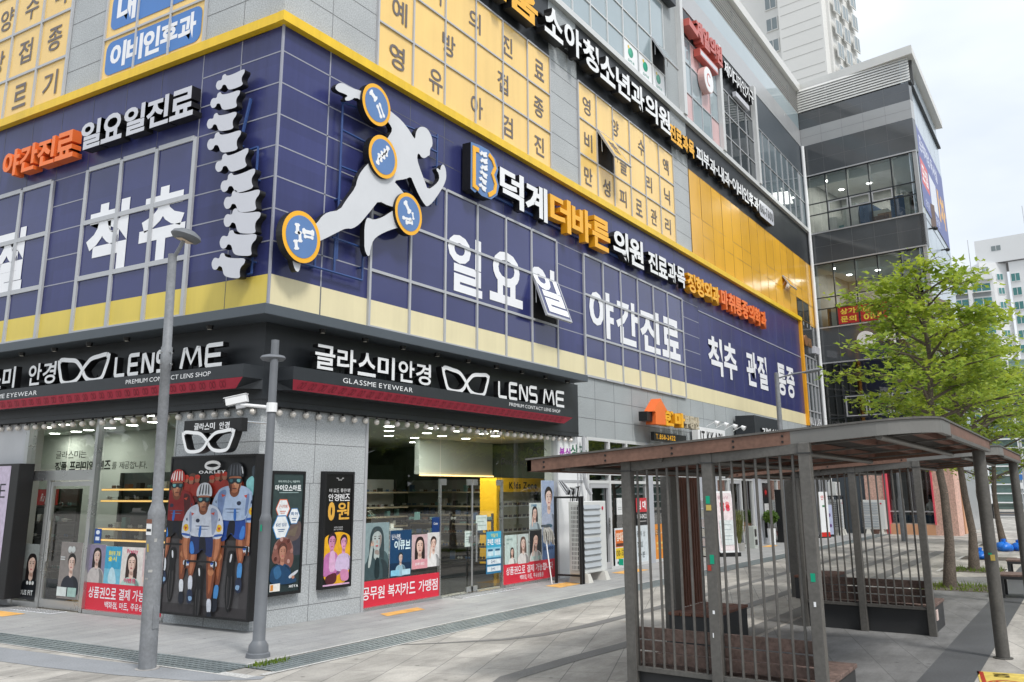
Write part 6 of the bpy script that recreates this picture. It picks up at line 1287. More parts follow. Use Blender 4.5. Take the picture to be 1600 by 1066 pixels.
for k in range(16): m.box(0, 40, .9 * k + .6, .9 * k + .72, 0, .5, WHITE)
for k in range(14): m.box(3 * k, 3 * k + .12, 0, 15, 0, .45, WHITE)
m.build('fin', t)

# ---------------------------------------------------------------- bus-stop style wooden shelters
SM = mat('shelter grey metal', (0.108, 0.103, 0.095), rough=.45, var=.2, scale=3.5, fine=.12, fscale=30, metal=.1)
SMD = mat('shelter dark metal', (0.035, 0.036, 0.038), rough=.5, var=.15, scale=2)
SWD = mat('red brown stained board', (0.155, 0.084, 0.060), rough=.6, var=.28, scale=3, fine=.15, fscale=25, bump=.15)
SWB = mat('weathered bench board', (0.150, 0.102, 0.086), rough=.75, var=.4, scale=5, fine=.25, fscale=30, bump=.25)
SWR = mat('dark stained board', (0.15, 0.066, 0.045), rough=.65, var=.35, scale=4, bump=.15)
UNDER_SHADE = mat('shaded underside sheet', (0.05, 0.045, 0.042), rough=.8, var=.2)  # shade under the shelter roof put into the sheet's lower colour
TAPE_G = mat('green tape', (.0, .30, .17), rough=.5, var=0); TAPE_Y = mat('yellow tape', (.5, .38, .1), rough=.5, var=0); TAPE_R = mat('torn red tape', (.35, .05, .03), rough=.6, var=0)
def roof_z(y): return 2.29 + .0727 * (1.0 - y)
def shelter(x0, label, seed):
    t = thing('wooden_shelter', label, 'shelter', loc=(x0, -6.75, 0), group='two timber and steel shelters on the plaza')
    r = random.Random(seed)
    PX = [(0.03, -.07), (-.03, -.92), (-.08, -1.83)]
    for x, y in PX:
        q = MB(); q.box(x - .05, x + .05, y - .05, y + .05, 0, roof_z(y) - .11, SM); q.build('post', t, bevel=.006)
    q = MB(); q.add([(.06, 0, 0), (-.05, -1.83, 0), (.02, -1.83, 0), (.13, 0, 0), (.06, 0, .34), (-.05, -1.83, .34), (.02, -1.83, .34), (.13, 0, .34)], [(3, 2, 1, 0), (4, 5, 6, 7), (0, 1, 5, 4), (1, 2, 6, 5), (2, 3, 7, 6), (3, 0, 4, 7)], SMD); q.build('base_panel', t)
    for (xa, ya), (xb, yb) in zip(PX[:-1], PX[1:]):
        q = MB(); q.add([(xa - .03, ya - .05, .34), (xb - .03, yb + .05, .34), (xb + .03, yb + .05, .34), (xa + .03, ya - .05, .34), (xa - .03, ya - .05, .38), (xb - .03, yb + .05, .38), (xb + .03, yb + .05, .38), (xa + .03, ya - .05, .38)], [(3, 2, 1, 0), (4, 5, 6, 7), (0, 1, 5, 4), (2, 3, 7, 6)], SM)
        q.build('rail', t); q = MB(); za, zb = roof_z(ya) - .2, roof_z(yb) - .2
        q.add([(xa - .035, ya - .05, za), (xb - .035, yb + .05, zb), (xb + .035, yb + .05, zb), (xa + .035, ya - .05, za), (xa - .035, ya - .05, za + .085), (xb - .035, yb + .05, zb + .085), (xb + .035, yb + .05, zb + .085), (xa + .035, ya - .05, za + .085)], [(3, 2, 1, 0), (4, 5, 6, 7), (0, 1, 5, 4), (2, 3, 7, 6)], SM)
        q.build('rail', t)
    for (xa, ya), (xb, yb) in zip(PX[:-1], PX[1:]):
        n = 7
        for i in range(1, n + 1):
            s = i / (n + 1); x, y = xa + (xb - xa) * s, ya + (yb - ya) * s
            q = MB(); q.cyl((x + r.uniform(-.003, .003), y, .375), (x, y, roof_z(y) - .19), .0125, None, SM, 6); q.build('bar', t)
    # bench behind the bars
    q = MB(); q.box(.14, 1.15, -1.83, 0, 0, .345, SMD); q.build('bench_box', t, bevel=.008)
    for i in range(6):
        a = .12 + i * .175; q = MB(); q.box(a, a + .165, -1.85, .02, .347, .385, SWB); q.build('seat_board', t, bevel=.006)
    for i, (a, b) in enumerate(((.41, .50), (.515, .60), (.615, .72))):
        q = MB(); q.add([(.09 - .0 * i, -.06, a), (.02, -1.78, a), (.06, -1.78, a), (.13, -.06, a), (.07, -.06, b), (.0, -1.78, b), (.04, -1.78, b), (.11, -.06, b)], [(3, 2, 1, 0), (4, 5, 6, 7), (0, 1, 5, 4), (1, 2, 6, 5), (2, 3, 7, 6), (3, 0, 4, 7)], SWB); q.build('back_board', t)
    # second bench with its slatted screen
    q = MB(); q.box(3.55, 4.85, .38, 1.02, 0, .375, SMD); q.build('bench_box', t, bevel=.008)
    for i in range(4): q = MB(); a = .37 + i * .165; q.box(3.53, 4.87, a, a + .155, .377, .415, SWR); q.build('seat_board', t, bevel=.006)
    q = MB(); q.box(3.72, 3.92, .98, 1.14, 0, roof_z(1.06) - .11, SM); q.build('column', t, bevel=.006)
    q = MB(); q.box(3.92, 4.06, 1.0, 1.1, .415, roof_z(1.05) - .12, SWR)
    for i in range(8): a = 4.09 + i * .1; q.box(a, a + .05, 1.02, 1.08, .415, roof_z(1.05) - .12, SWR)
    q.build('slatted_screen', t)
    q = MB(); q.cyl((4.68, -2.78, 0), (4.68, -2.78, roof_z(-2.78) - .11), .078, .074, SM, 20); q.cyl((4.68, -2.78, 0), (4.68, -2.78, .012), .11, None, SM, 20); q.build('round_post', t, smooth=50)
    # roof: fascia ring, boards, sheet and beams
    X0, X1, Y0, Y1 = -.11, 4.92, 1.0, -2.9
    arc = [(X0 + .55 - .55 * math.sin(R(a)), Y1 + .55 - .55 * math.cos(R(a))) for a in range(90, -1, -10)]
    def ring(path, m, name, th=.05, dz=0, hh=.115):
        q = MB(); n = len(path); vs = []
        for i, (x, y) in enumerate(path):
            a = path[max(0, i - 1)]; b = path[min(n - 1, i + 1)]; dx, dy = b[0] - a[0], b[1] - a[1]; l = math.hypot(dx, dy); nx, ny = -dy / l * th, dx / l * th
            z = roof_z(y) + dz
            vs += [(x, y, z - hh), (x, y, z), (x + nx, y + ny, z), (x + nx, y + ny, z - hh)]
        fs = [(4 * i + j, 4 * i + (j + 1) % 4, 4 * i + 4 + (j + 1) % 4, 4 * i + 4 + j) for i in range(n - 1) for j in range(4)] + [(3, 2, 1, 0), (4 * n - 4, 4 * n - 3, 4 * n - 2, 4 * n - 1)]
        q.add(vs, fs, m); return q.build(name, t)
    FM = mat('shelter fascia metal', (0.16, 0.158, 0.15), rough=.45, var=.1, scale=2.5)
    ring([(X0, Y0), (X0, -1.72)], SWD, 'fascia_board'); ring([(X0, -1.72)] + arc + [(.95, Y1)], FM, 'fascia_corner', th=.05); ring([(.95, Y1), (X1, Y1)], SWD, 'fascia_board', hh=.1)
    ring([(.95, Y1 - .004), (X1 + .004, Y1 - .004)], SM, 'fascia_lip', dz=-.1, hh=.035); ring([(X1, Y1), (X1, Y0)], SWD, 'fascia_board'); ring([(X1, Y0), (X0, Y0)], SWD, 'fascia_board')
    for y in (.8, .1, -.6, -1.2, -1.65):
        q = MB(); q.cyl((X0 - .006, y, roof_z(y) - .035), (X0 + .002, y, roof_z(y) - .035), .011, None, BLACK, 8); q.cyl((X0 - .006, y, roof_z(y) - .085), (X0 + .002, y, roof_z(y) - .085), .011, None, BLACK, 8); q.build('bolt', t)
    for x, y in PX: q = MB(); q.box(x - .058, x + .058, y - .058, y + .058, roof_z(y) - .205, roof_z(y) - .195, SMD); q.build('weld_plate', t)
    q = MB(); P = [(X0 - .015, Y0 + .015)] + [(x - .01, y - .01) for x, y in arc] + [(X1 + .015, Y1 - .015), (X1 + .015, Y0 + .015)]
    n = len(P); q.add([(x, y, roof_z(y) + .002) for x, y in P] + [(x, y, roof_z(y) + .02) for x, y in P], [list(range(n, 2 * n))] + [(i, (i + 1) % n, n + (i + 1) % n, n + i) for i in range(n)], SM); q.add([(x, y, roof_z(y) + .002) for x, y in P], [list(range(n))[::-1]], UNDER_SHADE); q.build('roof_sheet', t)
    for i in range(7):
        y = .85 - i * .58; z = roof_z(y); q = MB(); q.box(X0 + .06 + (.3 if i == 6 else 0), X1 - .06, y - .05, y + .05, z - .08, z - .004, SWR); q.build('roof_board', t)
    for i in range(4):
        y = .55 - i * 1.0; z = roof_z(y); q = MB(); q.tube([(X0 + .05, y, z - .12), (X1 - .05, y, z - .12)], .03, SM, 10); q.build('roof_beam', t, smooth=50)
    for i in range(4):
        x = .5 + i * 1.3; q = MB(); q.add([(x, Y0 - .06, roof_z(Y0) - .1), (x + .05, Y0 - .06, roof_z(Y0) - .1), (x + .05, Y1 + .06, roof_z(Y1) - .1), (x, Y1 + .06, roof_z(Y1) - .1), (x, Y0 - .06, roof_z(Y0) - .085), (x + .05, Y0 - .06, roof_z(Y0) - .085), (x + .05, Y1 + .06, roof_z(Y1) - .085), (x, Y1 + .06, roof_z(Y1) - .085)], [(0, 1, 2, 3), (7, 6, 5, 4), (0, 3, 7, 4), (2, 1, 5, 6)], SM); q.build('roof_brace', t)
    return t
s1 = shelter(-1.55, 'nearest timber roofed shelter with grey bars in front of the camera', 1)
s2 = shelter(4.62, 'second timber roofed shelter standing behind the nearest one', 2)
def decal(parent, x, y0, y1, z0, z1, m): MB().add([(x, y0, z0), (x, y1, z0), (x, y1, z1), (x, y0, z1)], [(0, 3, 2, 1)], m).build('tape_remnant', parent)
for a in ((-.022, -.02, .03, 1.28, 1.34, TAPE_G), (-.083, -.94, -.9, 1.86, 1.93, TAPE_G), (-.085, -.95, -.9, 1.8, 1.85, TAPE_Y), (-.083, -.95, -.91, 1.33, 1.41, TAPE_G), (-.085, -.92, -.885, 1.27, 1.32, TAPE_R), (-.133, -1.85, -1.81, 1.22, 1.29, TAPE_G), (-.135, -1.84, -1.82, 1.02, 1.06, WHITE), (-.083, -.93, -.91, .9, .93, WHITE), (-.083, -.91, -.9, .7, .74, WHITE)): decal(s1, *a)
q = MB(); q.box(4.595, 4.6, -2.83, -2.78, 1.13, 1.2, TAPE_Y); q.box(4.594, 4.6, -2.80, -2.76, 1.2, 1.22, TAPE_G); q.build('tape_remnant', s1)
q = MB(); q.box(.55, .8, -1.846, -1.832, .12, .27, mat('bench notice', (.75, .6, .45))); q.build('notice_sticker', s1); q = MB(); q.box(.3, .45, -1.846, -1.832, .16, .3, mat('white red notice', (.7, .55, .5))); q.build('notice_sticker', s2)
# ---------------------------------------------------------------- lamp posts
POLE = mat('grey painted pole', (0.205, 0.215, 0.23), rough=.5, var=.2, scale=5, fine=.1, fscale=30)
POLED = mat('dark grey pole', (0.14, 0.15, 0.165), rough=.5, var=.12, scale=4)
t = thing('street_lamp', 'tall grey lamp pole with a tilted disc lamp in front of the side shop window', 'street lamp', loc=(-2.62, -1.2, 0))
q = MB(); q.lathe([(.10, 0), (.098, 1.72), (.101, 1.75), (.075, 1.83), (.064, 1.87), (.06, 3.45), (.068, 3.46), (.068, 3.72), (.056, 3.74), (.052, 4.9), (.0, 4.91)], POLE); q.build('pole', t, smooth=40)
q = MB()
for z in (3.52, 3.66):
    for a in range(4): q.cyl((.06 * math.cos(a * 1.57), .06 * math.sin(a * 1.57), z), (.09 * math.cos(a * 1.57), .09 * math.sin(a * 1.57), z), .011, None, STEEL, 6)
q.build('bolts', t)
q = MB(); q.tube([(0, 0, 4.82), (.04, -.08, 4.98), (.06, -.12, 5.08)], .025, POLE, 8); q.build('arm', t)
HT = Matrix.Translation((.075, -.14, 5.12)) @ Matrix.Rotation(R(14), 4, 'Y') @ Matrix.Rotation(R(8), 4, 'X')
q = MB(HT); q.lathe([(.02, -.05), (.16, -.035), (.19, 0), (.17, .04), (.1, .08), (.0, .09)], POLED, n=26); hd = q.build('lamp_head', t, smooth=50)
q = MB(HT); q.box(-.09, .09, -.06, .06, -.056, -.052, mat('led panel', (.75, .6, .45), rough=.3)); q.build('led_panel', hd)
q = MB(); q.add([(-.101, -.06, 1.5), (-.101, .04, 1.5), (-.1015, .04, 1.68), (-.1015, -.06, 1.68)], [(0, 3, 2, 1)], WHITE); q.add([(-.103, -.06, 1.63), (-.103, .04, 1.63), (-.1035, .04, 1.68), (-.1035, -.06, 1.68)], [(0, 3, 2, 1)], mat('brown label', (.2, .08, .05))); q.add([(-.103, -.05, 1.54), (-.103, .03, 1.54), (-.1035, .03, 1.57), (-.1035, -.05, 1.57)], [(0, 3, 2, 1)], BLACK)
q.add([(-.101, -.03, 1.31), (-.101, .0, 1.31), (-.1015, .01, 1.40), (-.1015, -.02, 1.40)], [(0, 3, 2, 1)], TAPE_Y); q.build('sticker', t); q = MB(); q.box(-.04, .04, -.1035, -.094, .45, .7, POLE); q.build('hatch', t); q = MB(); q.lathe([(.135, 0), (.135, .012), (.1, .014)], mat('mortar collar', (.3, .29, .28), rough=.9, var=.3, scale=8)); q.build('collar', t)
RES = mat('sticker residue', (.36, .36, .35), rough=.8, var=.3, scale=20)
for a, b, c, w_ in ((-.6, 1.08, .03, .05), (-.2, 1.0, .02, .04), (-1.0, 1.42, .04, .03), (.1, 1.22, .05, .02)):
    q = MB(); x, y = -.1005 * math.cos(a), .1005 * math.sin(a); q.add([(x - w_ * math.sin(a) / 2 - .001, y - w_ * math.cos(a) / 2, b), (x + w_ * math.sin(a) / 2 - .001, y + w_ * math.cos(a) / 2, b), (x + w_ * math.sin(a) / 2 - .001, y + w_ * math.cos(a) / 2, b + c), (x - w_ * math.sin(a) / 2 - .001, y - w_ * math.cos(a) / 2, b + c)], [(0, 1, 2, 3)], RES); q.build('sticker_residue', t)
t.rotation_euler = (R(.75), R(-2.0), 0)
t = thing('street_lamp', 'shorter grey pole with a camera arm standing at the granite corner', 'street lamp', loc=(-1.42, -1.72, 0))
q = MB(); q.lathe([(.15, 0), (.145, .05), (.125, .06), (.12, .14), (.085, .19), (.078, .2), (.076, 1.62), (.08, 1.63), (.06, 1.7), (.055, 1.72), (.052, 3.95), (.0, 3.96)], POLED); q.build('pole', t, smooth=40)
q = MB(Matrix.Translation((.05, .08, 3.72))); q.lathe([(.03, -.05), (.14, -.03), (.17, 0), (.15, .03), (.03, .06)], POLED, n=24); q.build('lamp_head', t, smooth=50)
q = MB(); q.cyl((0, 0, 3.0), (0, 0, 3.12), .07, None, WHITE, 12); q.tube([(0, 0, 3.06), (-.2, .36, 3.1)], .022, WHITE, 8); q.build('camera_arm', t)
q = MB(Matrix.Translation((-.22, .42, 3.16)) @ Matrix.Rotation(R(-60), 4, 'Z') @ Matrix.Rotation(R(-12), 4, 'Y')); q.box(-.14, .14, -.05, .05, -.05, .05, WHITE); q.box(-.16, .15, -.06, .06, .05, .06, WHITE); q.cyl((-.14, 0, 0), (-.17, 0, 0), .04, None, BLACK, 10); q.box(-.02, .1, -.03, .03, -.12, -.05, ALU); q.build('camera', t, bevel=.006)
q = MB(); q.add([(-.082, -.03, 1.5), (-.082, .0, 1.5), (-.082, .0, 1.58), (-.082, -.03, 1.58)], [(0, 3, 2, 1)], TAPE_G); q.build('sticker', t)
t = thing('street_lamp', 'slim grey street lamp with a level arm in front of the navy wall end', 'street lamp', loc=(14.2, -4.0, 0))
q = MB(); q.lathe([(.1, 0), (.1, 1.5), (.075, 1.6), (.058, 5.0), (0, 5.02)], POLE, n=14); q.build('pole', t, smooth=40)
q = MB(); q.tube([(0, 0, 4.86), (.1, -.4, 4.96), (.16, -.72, 5.0)], .022, POLE, 8); q.build('arm', t, smooth=60); q = MB(Matrix.Translation((.2, -.9, 5.02)) @ Matrix.Rotation(R(-8), 4, 'X')); q.ell((0, 0, 0), .09, .28, .05, POLE, 14, 8); q.build('lamp_head', t, smooth=60)
t = thing('plaza_pole', 'plain grey pole with a collar standing before the pink walled cafe', 'pole', loc=(29.7, -4.25, 0))
q = MB(); q.lathe([(.12, 0), (.12, 1.6), (.085, 1.7), (.07, 4.3), (0, 4.31)], POLE, n=14); q.build('pole', t, smooth=40)
t = thing('street_lamp', 'far pale lamp pole at the right edge beyond the trees', 'street lamp', loc=(60, -7.1, 0))
q = MB(); q.lathe([(.13, 0), (.09, 6.5), (0, 6.5)], ALU, n=10); q.build('pole', t); q = MB(); q.tube([(0, 0, 6.4), (.1, -1.2, 6.8)], .05, ALU, 6); q.build('arm', t)
t = thing('road_sign', 'round blue road sign on a pole at the right edge', 'road sign', loc=(62, -6.75, 0))
q = MB(); q.tube([(0, 0, 0), (0, 0, 3.4)], .04, ALU, 8); q.build('pole', t); q = MB(); q.cyl((-.05, 0, 3.0), (-.08, 0, 3.0), .42, None, BLUEF, 20); q.box(-.09, -.08, -.3, .3, 2.95, 3.05, WHITE); q.build('disc', t); q = MB(); q.box(-.08, -.05, -.4, .4, 2.0, 2.4, WHITE); q.build('plate', t)
t = thing('guard_rail', 'row of black railing posts along the road edge on the far right', 'railing', loc=(62.6, 0, 0))
q = MB()
for y in (-9, -7.6, -6.2, -4.8, -3.4, -2.0): q.cyl((0, y, 0), (0, y, 1.0), .05, None, BLACK, 8)
q.build_each('post', t)
for z in (.45, .85): q = MB(); q.tube([(0, -9, z), (0, -2, z)], .025, BLACK, 6); q.build('rail', t)
# ---------------------------------------------------------------- street furniture and shop clutter
ACW = mat('air conditioner white', (.62, .63, .62), rough=.45, var=.05); ACG = mat('louvre grey', (.40, .43, .46), rough=.45)
def aircon(label, loc, rz, Wd, D, H, z0, vented=True):
    t = thing('air_conditioner', label, 'air conditioner', loc=loc, rz=rz)
    q = MB(); q.box(0, Wd, 0, D, z0, z0 + H, ACW); q.build('casing', t, bevel=.015)
    q = MB(); n = 10
    for i in range(n):
        v = z0 + .1 + i * (H - .2) / n + (.04 if i >= n / 2 else 0); h = (H - .3) / n
        if vented: q.add([(.12, -.004, v), (Wd * .74, -.004, v), (Wd * .74, -.035, v + h * .25), (.12, -.035, v + h * .25), (.12, -.006, v + h * .92), (Wd * .74, -.006, v + h * .92)], [(0, 1, 2, 3), (3, 2, 5, 4)], ACG)
        else: q.box(.08, Wd * .7, -.02, -.003, v, v + h * .6, ACG)
    q.build('louvre_grille', t)
    q = MB(); q.box(-.012, -.003, .06, D - .06, z0 + .08, z0 + H - .08, mat('coil dark', (.06, .06, .06)))
    for i in range(15): v = z0 + .1 + i * (H - .2) / 14; q.box(-.025, -.012, .05, D - .05, v - .012, v + .012, ACW)
    for i in range(5): y = .08 + i * (D - .16) / 4; q.box(-.028, -.025, y - .01, y + .01, z0 + .08, z0 + H - .08, ACW)
    q.build('side_grille', t)
    q = MB(); q.cyl((Wd * .86, -.003, z0 + H - .16), (Wd * .86, -.009, z0 + H - .16), .04, None, mat('logo red', (.5, .02, .06)), 14); words(q, 'LG', Wd * .92, Wd * .98, z0 + H - .19, z0 + H - .13, -.008, -.008, ACG) if False else None; q.build('round_mark', t)
    for a in (.12, Wd - .3):
        q = MB(); q.add([(a, -.12, 0), (a + .22, -.12, 0), (a + .22, D + .1, 0), (a, D + .1, 0), (a + .04, -.06, z0), (a + .18, -.06, z0), (a + .18, D + .04, z0), (a + .04, D + .04, z0)], [(3, 2, 1, 0), (4, 5, 6, 7), (0, 1, 5, 4), (1, 2, 6, 5), (2, 3, 7, 6), (3, 0, 4, 7)], mat('plastic foot', (.55, .54, .5), rough=.7)); q.build('foot', t)
    return t
a1 = aircon('tall white air conditioner unit with ten grey louvres beside the optician', (8.62, -.98, 0), 0, 1.28, .30, 1.56, .19)
t = thing('unit_cage', 'black angle iron frame around the louvred air conditioner', 'metal frame', loc=(8.45, -1.06, 0))
q = MB()
for x, y in ((0, 0), (0, .62), (.1, -.0)): q.box(x - .025, x + .025, y - .025, y + .025, 0, 1.86, BLACK)
q.box(-.03, .03, .025, .6, 1.82, 1.86, BLACK); q.box(.03, 1.3, .58, .62, 1.82, 1.86, BLACK); q.box(-.02, .02, .025, .6, .16, .2, BLACK); q.build('frame', t)
q = MB(); r = random.Random(5)
for k in range(5): q.tube([(.5 + .1 * k, .5, 1.75), (.45 + .12 * k, .45, 1.98 + .03 * k), (.6 + .1 * k, .6, 2.05), (.7 + .08 * k, .7, 1.9), (.75 + .05 * k, .95, 2.2)], .018, BLACK if k % 2 else ALU, 6)
q.build('pipes', t)
t = thing('mop', 'grey headed mop leaning upside down against the right red banner', 'mop', loc=(8.05, -.55, 0))
q = MB(); q.tube([(0, 0, 0.02), (.18, .28, 1.22)], .013, WHITE, 8); q.build('handle', t); q = MB(); q.box(.08, .3, .2, .3, 1.2, 1.25, CHAR_L); MOPM = mat('mop strands', (.42, .41, .38), rough=.9, var=.2, scale=9)
q.build('clamp', t); q = MB()
for k in range(44): a = r.uniform(.07, .36); y = r.uniform(.12, .26); q.tube([(a * .8 + .04, .24, 1.22), (a, y, 1.1), (a + r.uniform(-.02, .05), y - .02, .86 + r.uniform(-.05, .08))], .011, MOPM, 4)
q.build('mop_head', t)
for i, (lb, loc, Wd, H, z0) in enumerate((('white outdoor unit standing low beside the dark shop, under another unit', (33.4, -1.0, 0), .95, 1.3, .25),)): aircon(lb, loc, 0, Wd, .4, H, z0)
t = thing('unit_shelf', 'grey steel stand holding the upper air conditioner', 'metal frame', loc=(33.3, -1.0, 0)); q = MB()
for x in (0, 1.2): q.box(x - .03, x + .03, -.03, .03, 0, 1.7, CHAR); q.box(x - .03, x + .03, .5, .56, 0, 1.7, CHAR)
q.box(-.03, 1.23, -.03, .56, 1.68, 1.72, CHAR); q.build('frame', t)
t = thing('air_conditioner', 'small white outdoor unit on top of the grey steel stand', 'air conditioner', loc=(33.5, -.95, 1.73)); q = MB(); q.box(0, .85, 0, .35, 0, .6, ACW); q.build('casing', t, bevel=.012); q = MB(); q.cyl((.33, -.012, .3), (.33, -.002, .3), .24, None, ACG, 20)
for k in range(5): q.box(.1, .56, -.02, -.012, .1 + .1 * k, .11 + .1 * k, ACW)
q.build('fan_grille', t)
aircon('wide white air conditioner with a round red mark by the pink wall', (35.3, -1.62, 0), R(-92), 1.0, .4, 1.3, .22, False)
# leaning flower banner on its stand
t = thing('banner_stand', 'white standing banner with a red flower in front of the shop', 'banner stand', loc=(18.0, -.85, 0), rz=R(-38))
q = MB(Matrix.Translation((0, 0, .12)) @ Matrix.Rotation(R(-8), 4, 'X') @ frame(0, 0, 0, 0)); q.box(0, .66, 0, 1.85, 0, .02, WHITE)
fl = [('r', '#f2e4e6', .03, .97, .03, .97), ('t', '#c9a0a8', '꽃 나무', .2, .8, .86, .92)]
for k in range(14): fl.append(('e', ('#d83a44', '#e8607a', '#f09aa0', '#c82c36')[k % 4], .5 + .2 * math.cos(k * 2.1), .74 + .05 * math.sin(k * 1.3), .11, .035))
fl += [('r', '#dfe6e6', .12, .9, .12, .52), ('r', '#b8c4c6', .25, .75, .44, .455), ('r', '#b8c4c6', .3, .7, .36, .375), ('r', '#b8c4c6', .25, .75, .26, .275), ('r', '#b8c4c6', .3, .7, .2, .212)]
art(q, fl, 0, .66, 0, 1.85, .021); q.build('print', t); q = MB(); q.box(-.02, .68, -.1, .35, 0, .12, BLACK); q.tube([(.33, .3, .1), (.33, .28, 1.7)], .012, STEEL, 6); q.build('stand', t)
t = thing('water_rack', 'grey rack of boxes behind the flower banner', 'rack', loc=(17.6, -.5, 0)); q = MB()
for k in range(6): q.box(0, .45, -.1, .25, .05 + .28 * k, .28 + .28 * k, ALU if k % 2 else ROOMW); q.box(.1, .35, -.12, -.1, .12 + .28 * k, .2 + .28 * k, BLACK)
q.build('boxes', t)
def shrub(label, loc, pot, rad, hz, n, leaf, seed, sz=.06, flat=1.0):
    t = thing('potted_shrub', label, 'potted plant', loc=loc); q = MB(); q.lathe(pot, WHITE if pot[0][0] < .16 else mat('stone pot', (.35, .34, .32)), n=18); q.build('pot', t, smooth=40)
    q = MB(); r = random.Random(seed); q.tube([(0, 0, pot[-1][1] - .02), (.02, 0, hz)], .02, mat('bark', (.09, .07, .05), rough=.9, var=.3), 6); q.build('stem', t); q = MB()
    for k in range(n):
        v = Vector((r.gauss(0, 1), r.gauss(0, 1), r.gauss(0, 1))).normalized() * rad * r.uniform(.45, 1.0); c = Vector((v.x, v.y, hz + v.z * flat)); a = Vector((r.gauss(0, 1), r.gauss(0, 1), r.gauss(0, .6))).normalized() * sz; b = a.orthogonal().normalized() * sz * .45
        q.add([c - a, c - b, c + a, c + b], [(0, 1, 2, 3)], leaf)
    q.build('foliage', t); return t
LEAF = None
# ---------------------------------------------------------------- leaves, trees, small greenery
def leaf_mat(name, c, tr=.45, var=.35):
    m = bpy.data.materials.new(name); MATS[name] = m; m.use_nodes = True
    t = m.node_tree; t.nodes.clear(); n = t.nodes.new; k = t.links.new
    o = n('ShaderNodeOutputMaterial'); ms = n('ShaderNodeMixShader'); d = n('ShaderNodeBsdfPrincipled'); tl = n('ShaderNodeBsdfTranslucent')
    g = n('ShaderNodeTexCoord'); z = n('ShaderNodeTexNoise'); z.inputs['Scale'].default_value = 1.1; z.inputs['Detail'].default_value = 4
    z2 = n('ShaderNodeTexNoise'); z2.inputs['Scale'].default_value = 17
    k(g.outputs['Object'], z.inputs['Vector']); k(g.outputs['Object'], z2.inputs['Vector'])
    ad = n('ShaderNodeMath'); ad.operation = 'ADD'; k(z.outputs['Fac'], ad.inputs[0]); k(z2.outputs['Fac'], ad.inputs[1])
    r = n('ShaderNodeMapRange'); r.inputs[1].default_value = .7; r.inputs[2].default_value = 1.3; k(ad.outputs[0], r.inputs[0])
    mx = n('ShaderNodeMix'); mx.data_type = 'RGBA'; mx.inputs[6].default_value = (c[0] * (1 - var), c[1] * (1 - var * .7), c[2] * (1 - var * .3), 1); mx.inputs[7].default_value = (min(1, c[0] * (1 + var)), min(1, c[1] * (1 + var * .5)), c[2], 1)
    k(r.outputs[0], mx.inputs[0]); k(mx.outputs[2], d.inputs['Base Color']); k(mx.outputs[2], tl.inputs[0])
    d.inputs['Roughness'].default_value = .5; d.inputs['Specular IOR Level'].default_value = .3
    ms.inputs[0].default_value = tr; k(d.outputs[0], ms.inputs[1]); k(tl.outputs[0], ms.inputs[2]); k(ms.outputs[0], o.inputs[0])
    return m
LEAF = leaf_mat('young maple leaf', (0.30, 0.41, 0.055), .52, .5)
LEAF2 = leaf_mat('shrub leaf', (0.11, 0.20, 0.03)); LEAF3 = leaf_mat('pale grass leaf', (0.24, 0.26, 0.09)); GRASS = leaf_mat('grass blade', (0.16, 0.24, 0.03))
BARK = mat('grey brown bark', (0.13, 0.105, 0.085), rough=.95, var=.35, scale=5, fine=.3, fscale=35, bump=.6, bscale=25)
shrub('round green shrub in a tall white pot before the dark shop', (25.2, -.35, 0), [(.13, 0), (.16, .58), (.14, .58)], .3, 1.0, 900, LEAF2, 3, .055, .85)
t = shrub('wispy pale grass plant in a pot beside the flower banner', (20.9, -.5, 0), [(.17, 0), (.2, .25), (.17, .25)], .3, .8, 10, LEAF3, 4)
q = MB(); r = random.Random(8)
for k in range(260):
    a = r.uniform(0, 6.28); l = r.uniform(.1, .38); h = r.uniform(.6, 1.35); s = Vector((-math.sin(a), math.cos(a), 0)) * .008
    p0 = Vector((.05 * math.cos(a), .05 * math.sin(a), .25)); p1 = Vector((l * .6 * math.cos(a), l * .6 * math.sin(a), h)); p2 = Vector((l * 1.1 * math.cos(a), l * 1.1 * math.sin(a), h * .93))
    q.add([p0 - s, p0 + s, p1 + s, p1 - s], [(0, 1, 2, 3)], LEAF3); q.add([p1 - s, p1 + s, p2], [(0, 1, 2)], LEAF3)
q.build('grass_blades', t)
t = thing('small_planter', 'small dark patterned box with weeds between the flower banner and the white pot', 'planter', loc=(22.6, -.4, 0)); q = MB(); q.box(-.2, .2, -.15, .15, 0, .75, ROOMW); q.box(-.12, .1, -.155, -.15, .4, .65, BLACK); q.box(-.1, .16, -.155, -.15, .12, .3, BLACK); q.build('box', t)
t = thing('sign_board', 'tall white board with red letters leaning at the far dark shop', 'sign', loc=(30.8, -.8, 0), rz=R(-30)); q = MB(frame(0, 0, 0, 0)); q.box(0, .5, .05, 1.9, 0, .04, WHITE); art(q, [('t', '#d8342c', '안경', .2, .8, .82, .92, .02), ('r', '#d8342c', 0, 1, 0, .1), ('r', '#3a8a5a', .3, .7, .66, .7)], 0, .5, .05, 1.9, .041); q.build('board', t); q = MB(); q.box(-.05, .55, -.02, .3, 0, .05, BLACK); q.build('base', t)
t = thing('poster_board', 'lilac picture board standing right of the white board with red letters', 'sign', loc=(31.6, -.7, 0), rz=R(-30)); q = MB(frame(0, 0, 0, 0)); q.box(0, .7, .1, 1.35, 0, .03, ink('#b9c0dc')); art(q, [('e', '#6a4a80', .25, .65, .1, .06), ('e', '#6a4a80', .6, .65, .1, .06), ('e', '#6a4a80', .3, .3, .1, .06), ('e', '#6a4a80', .65, .3, .1, .06)], 0, .7, .1, 1.35, .031); q.build('board', t); q = MB(); q.box(0, .7, 0, .25, 0, .1, CHAR); q.build('base', t)
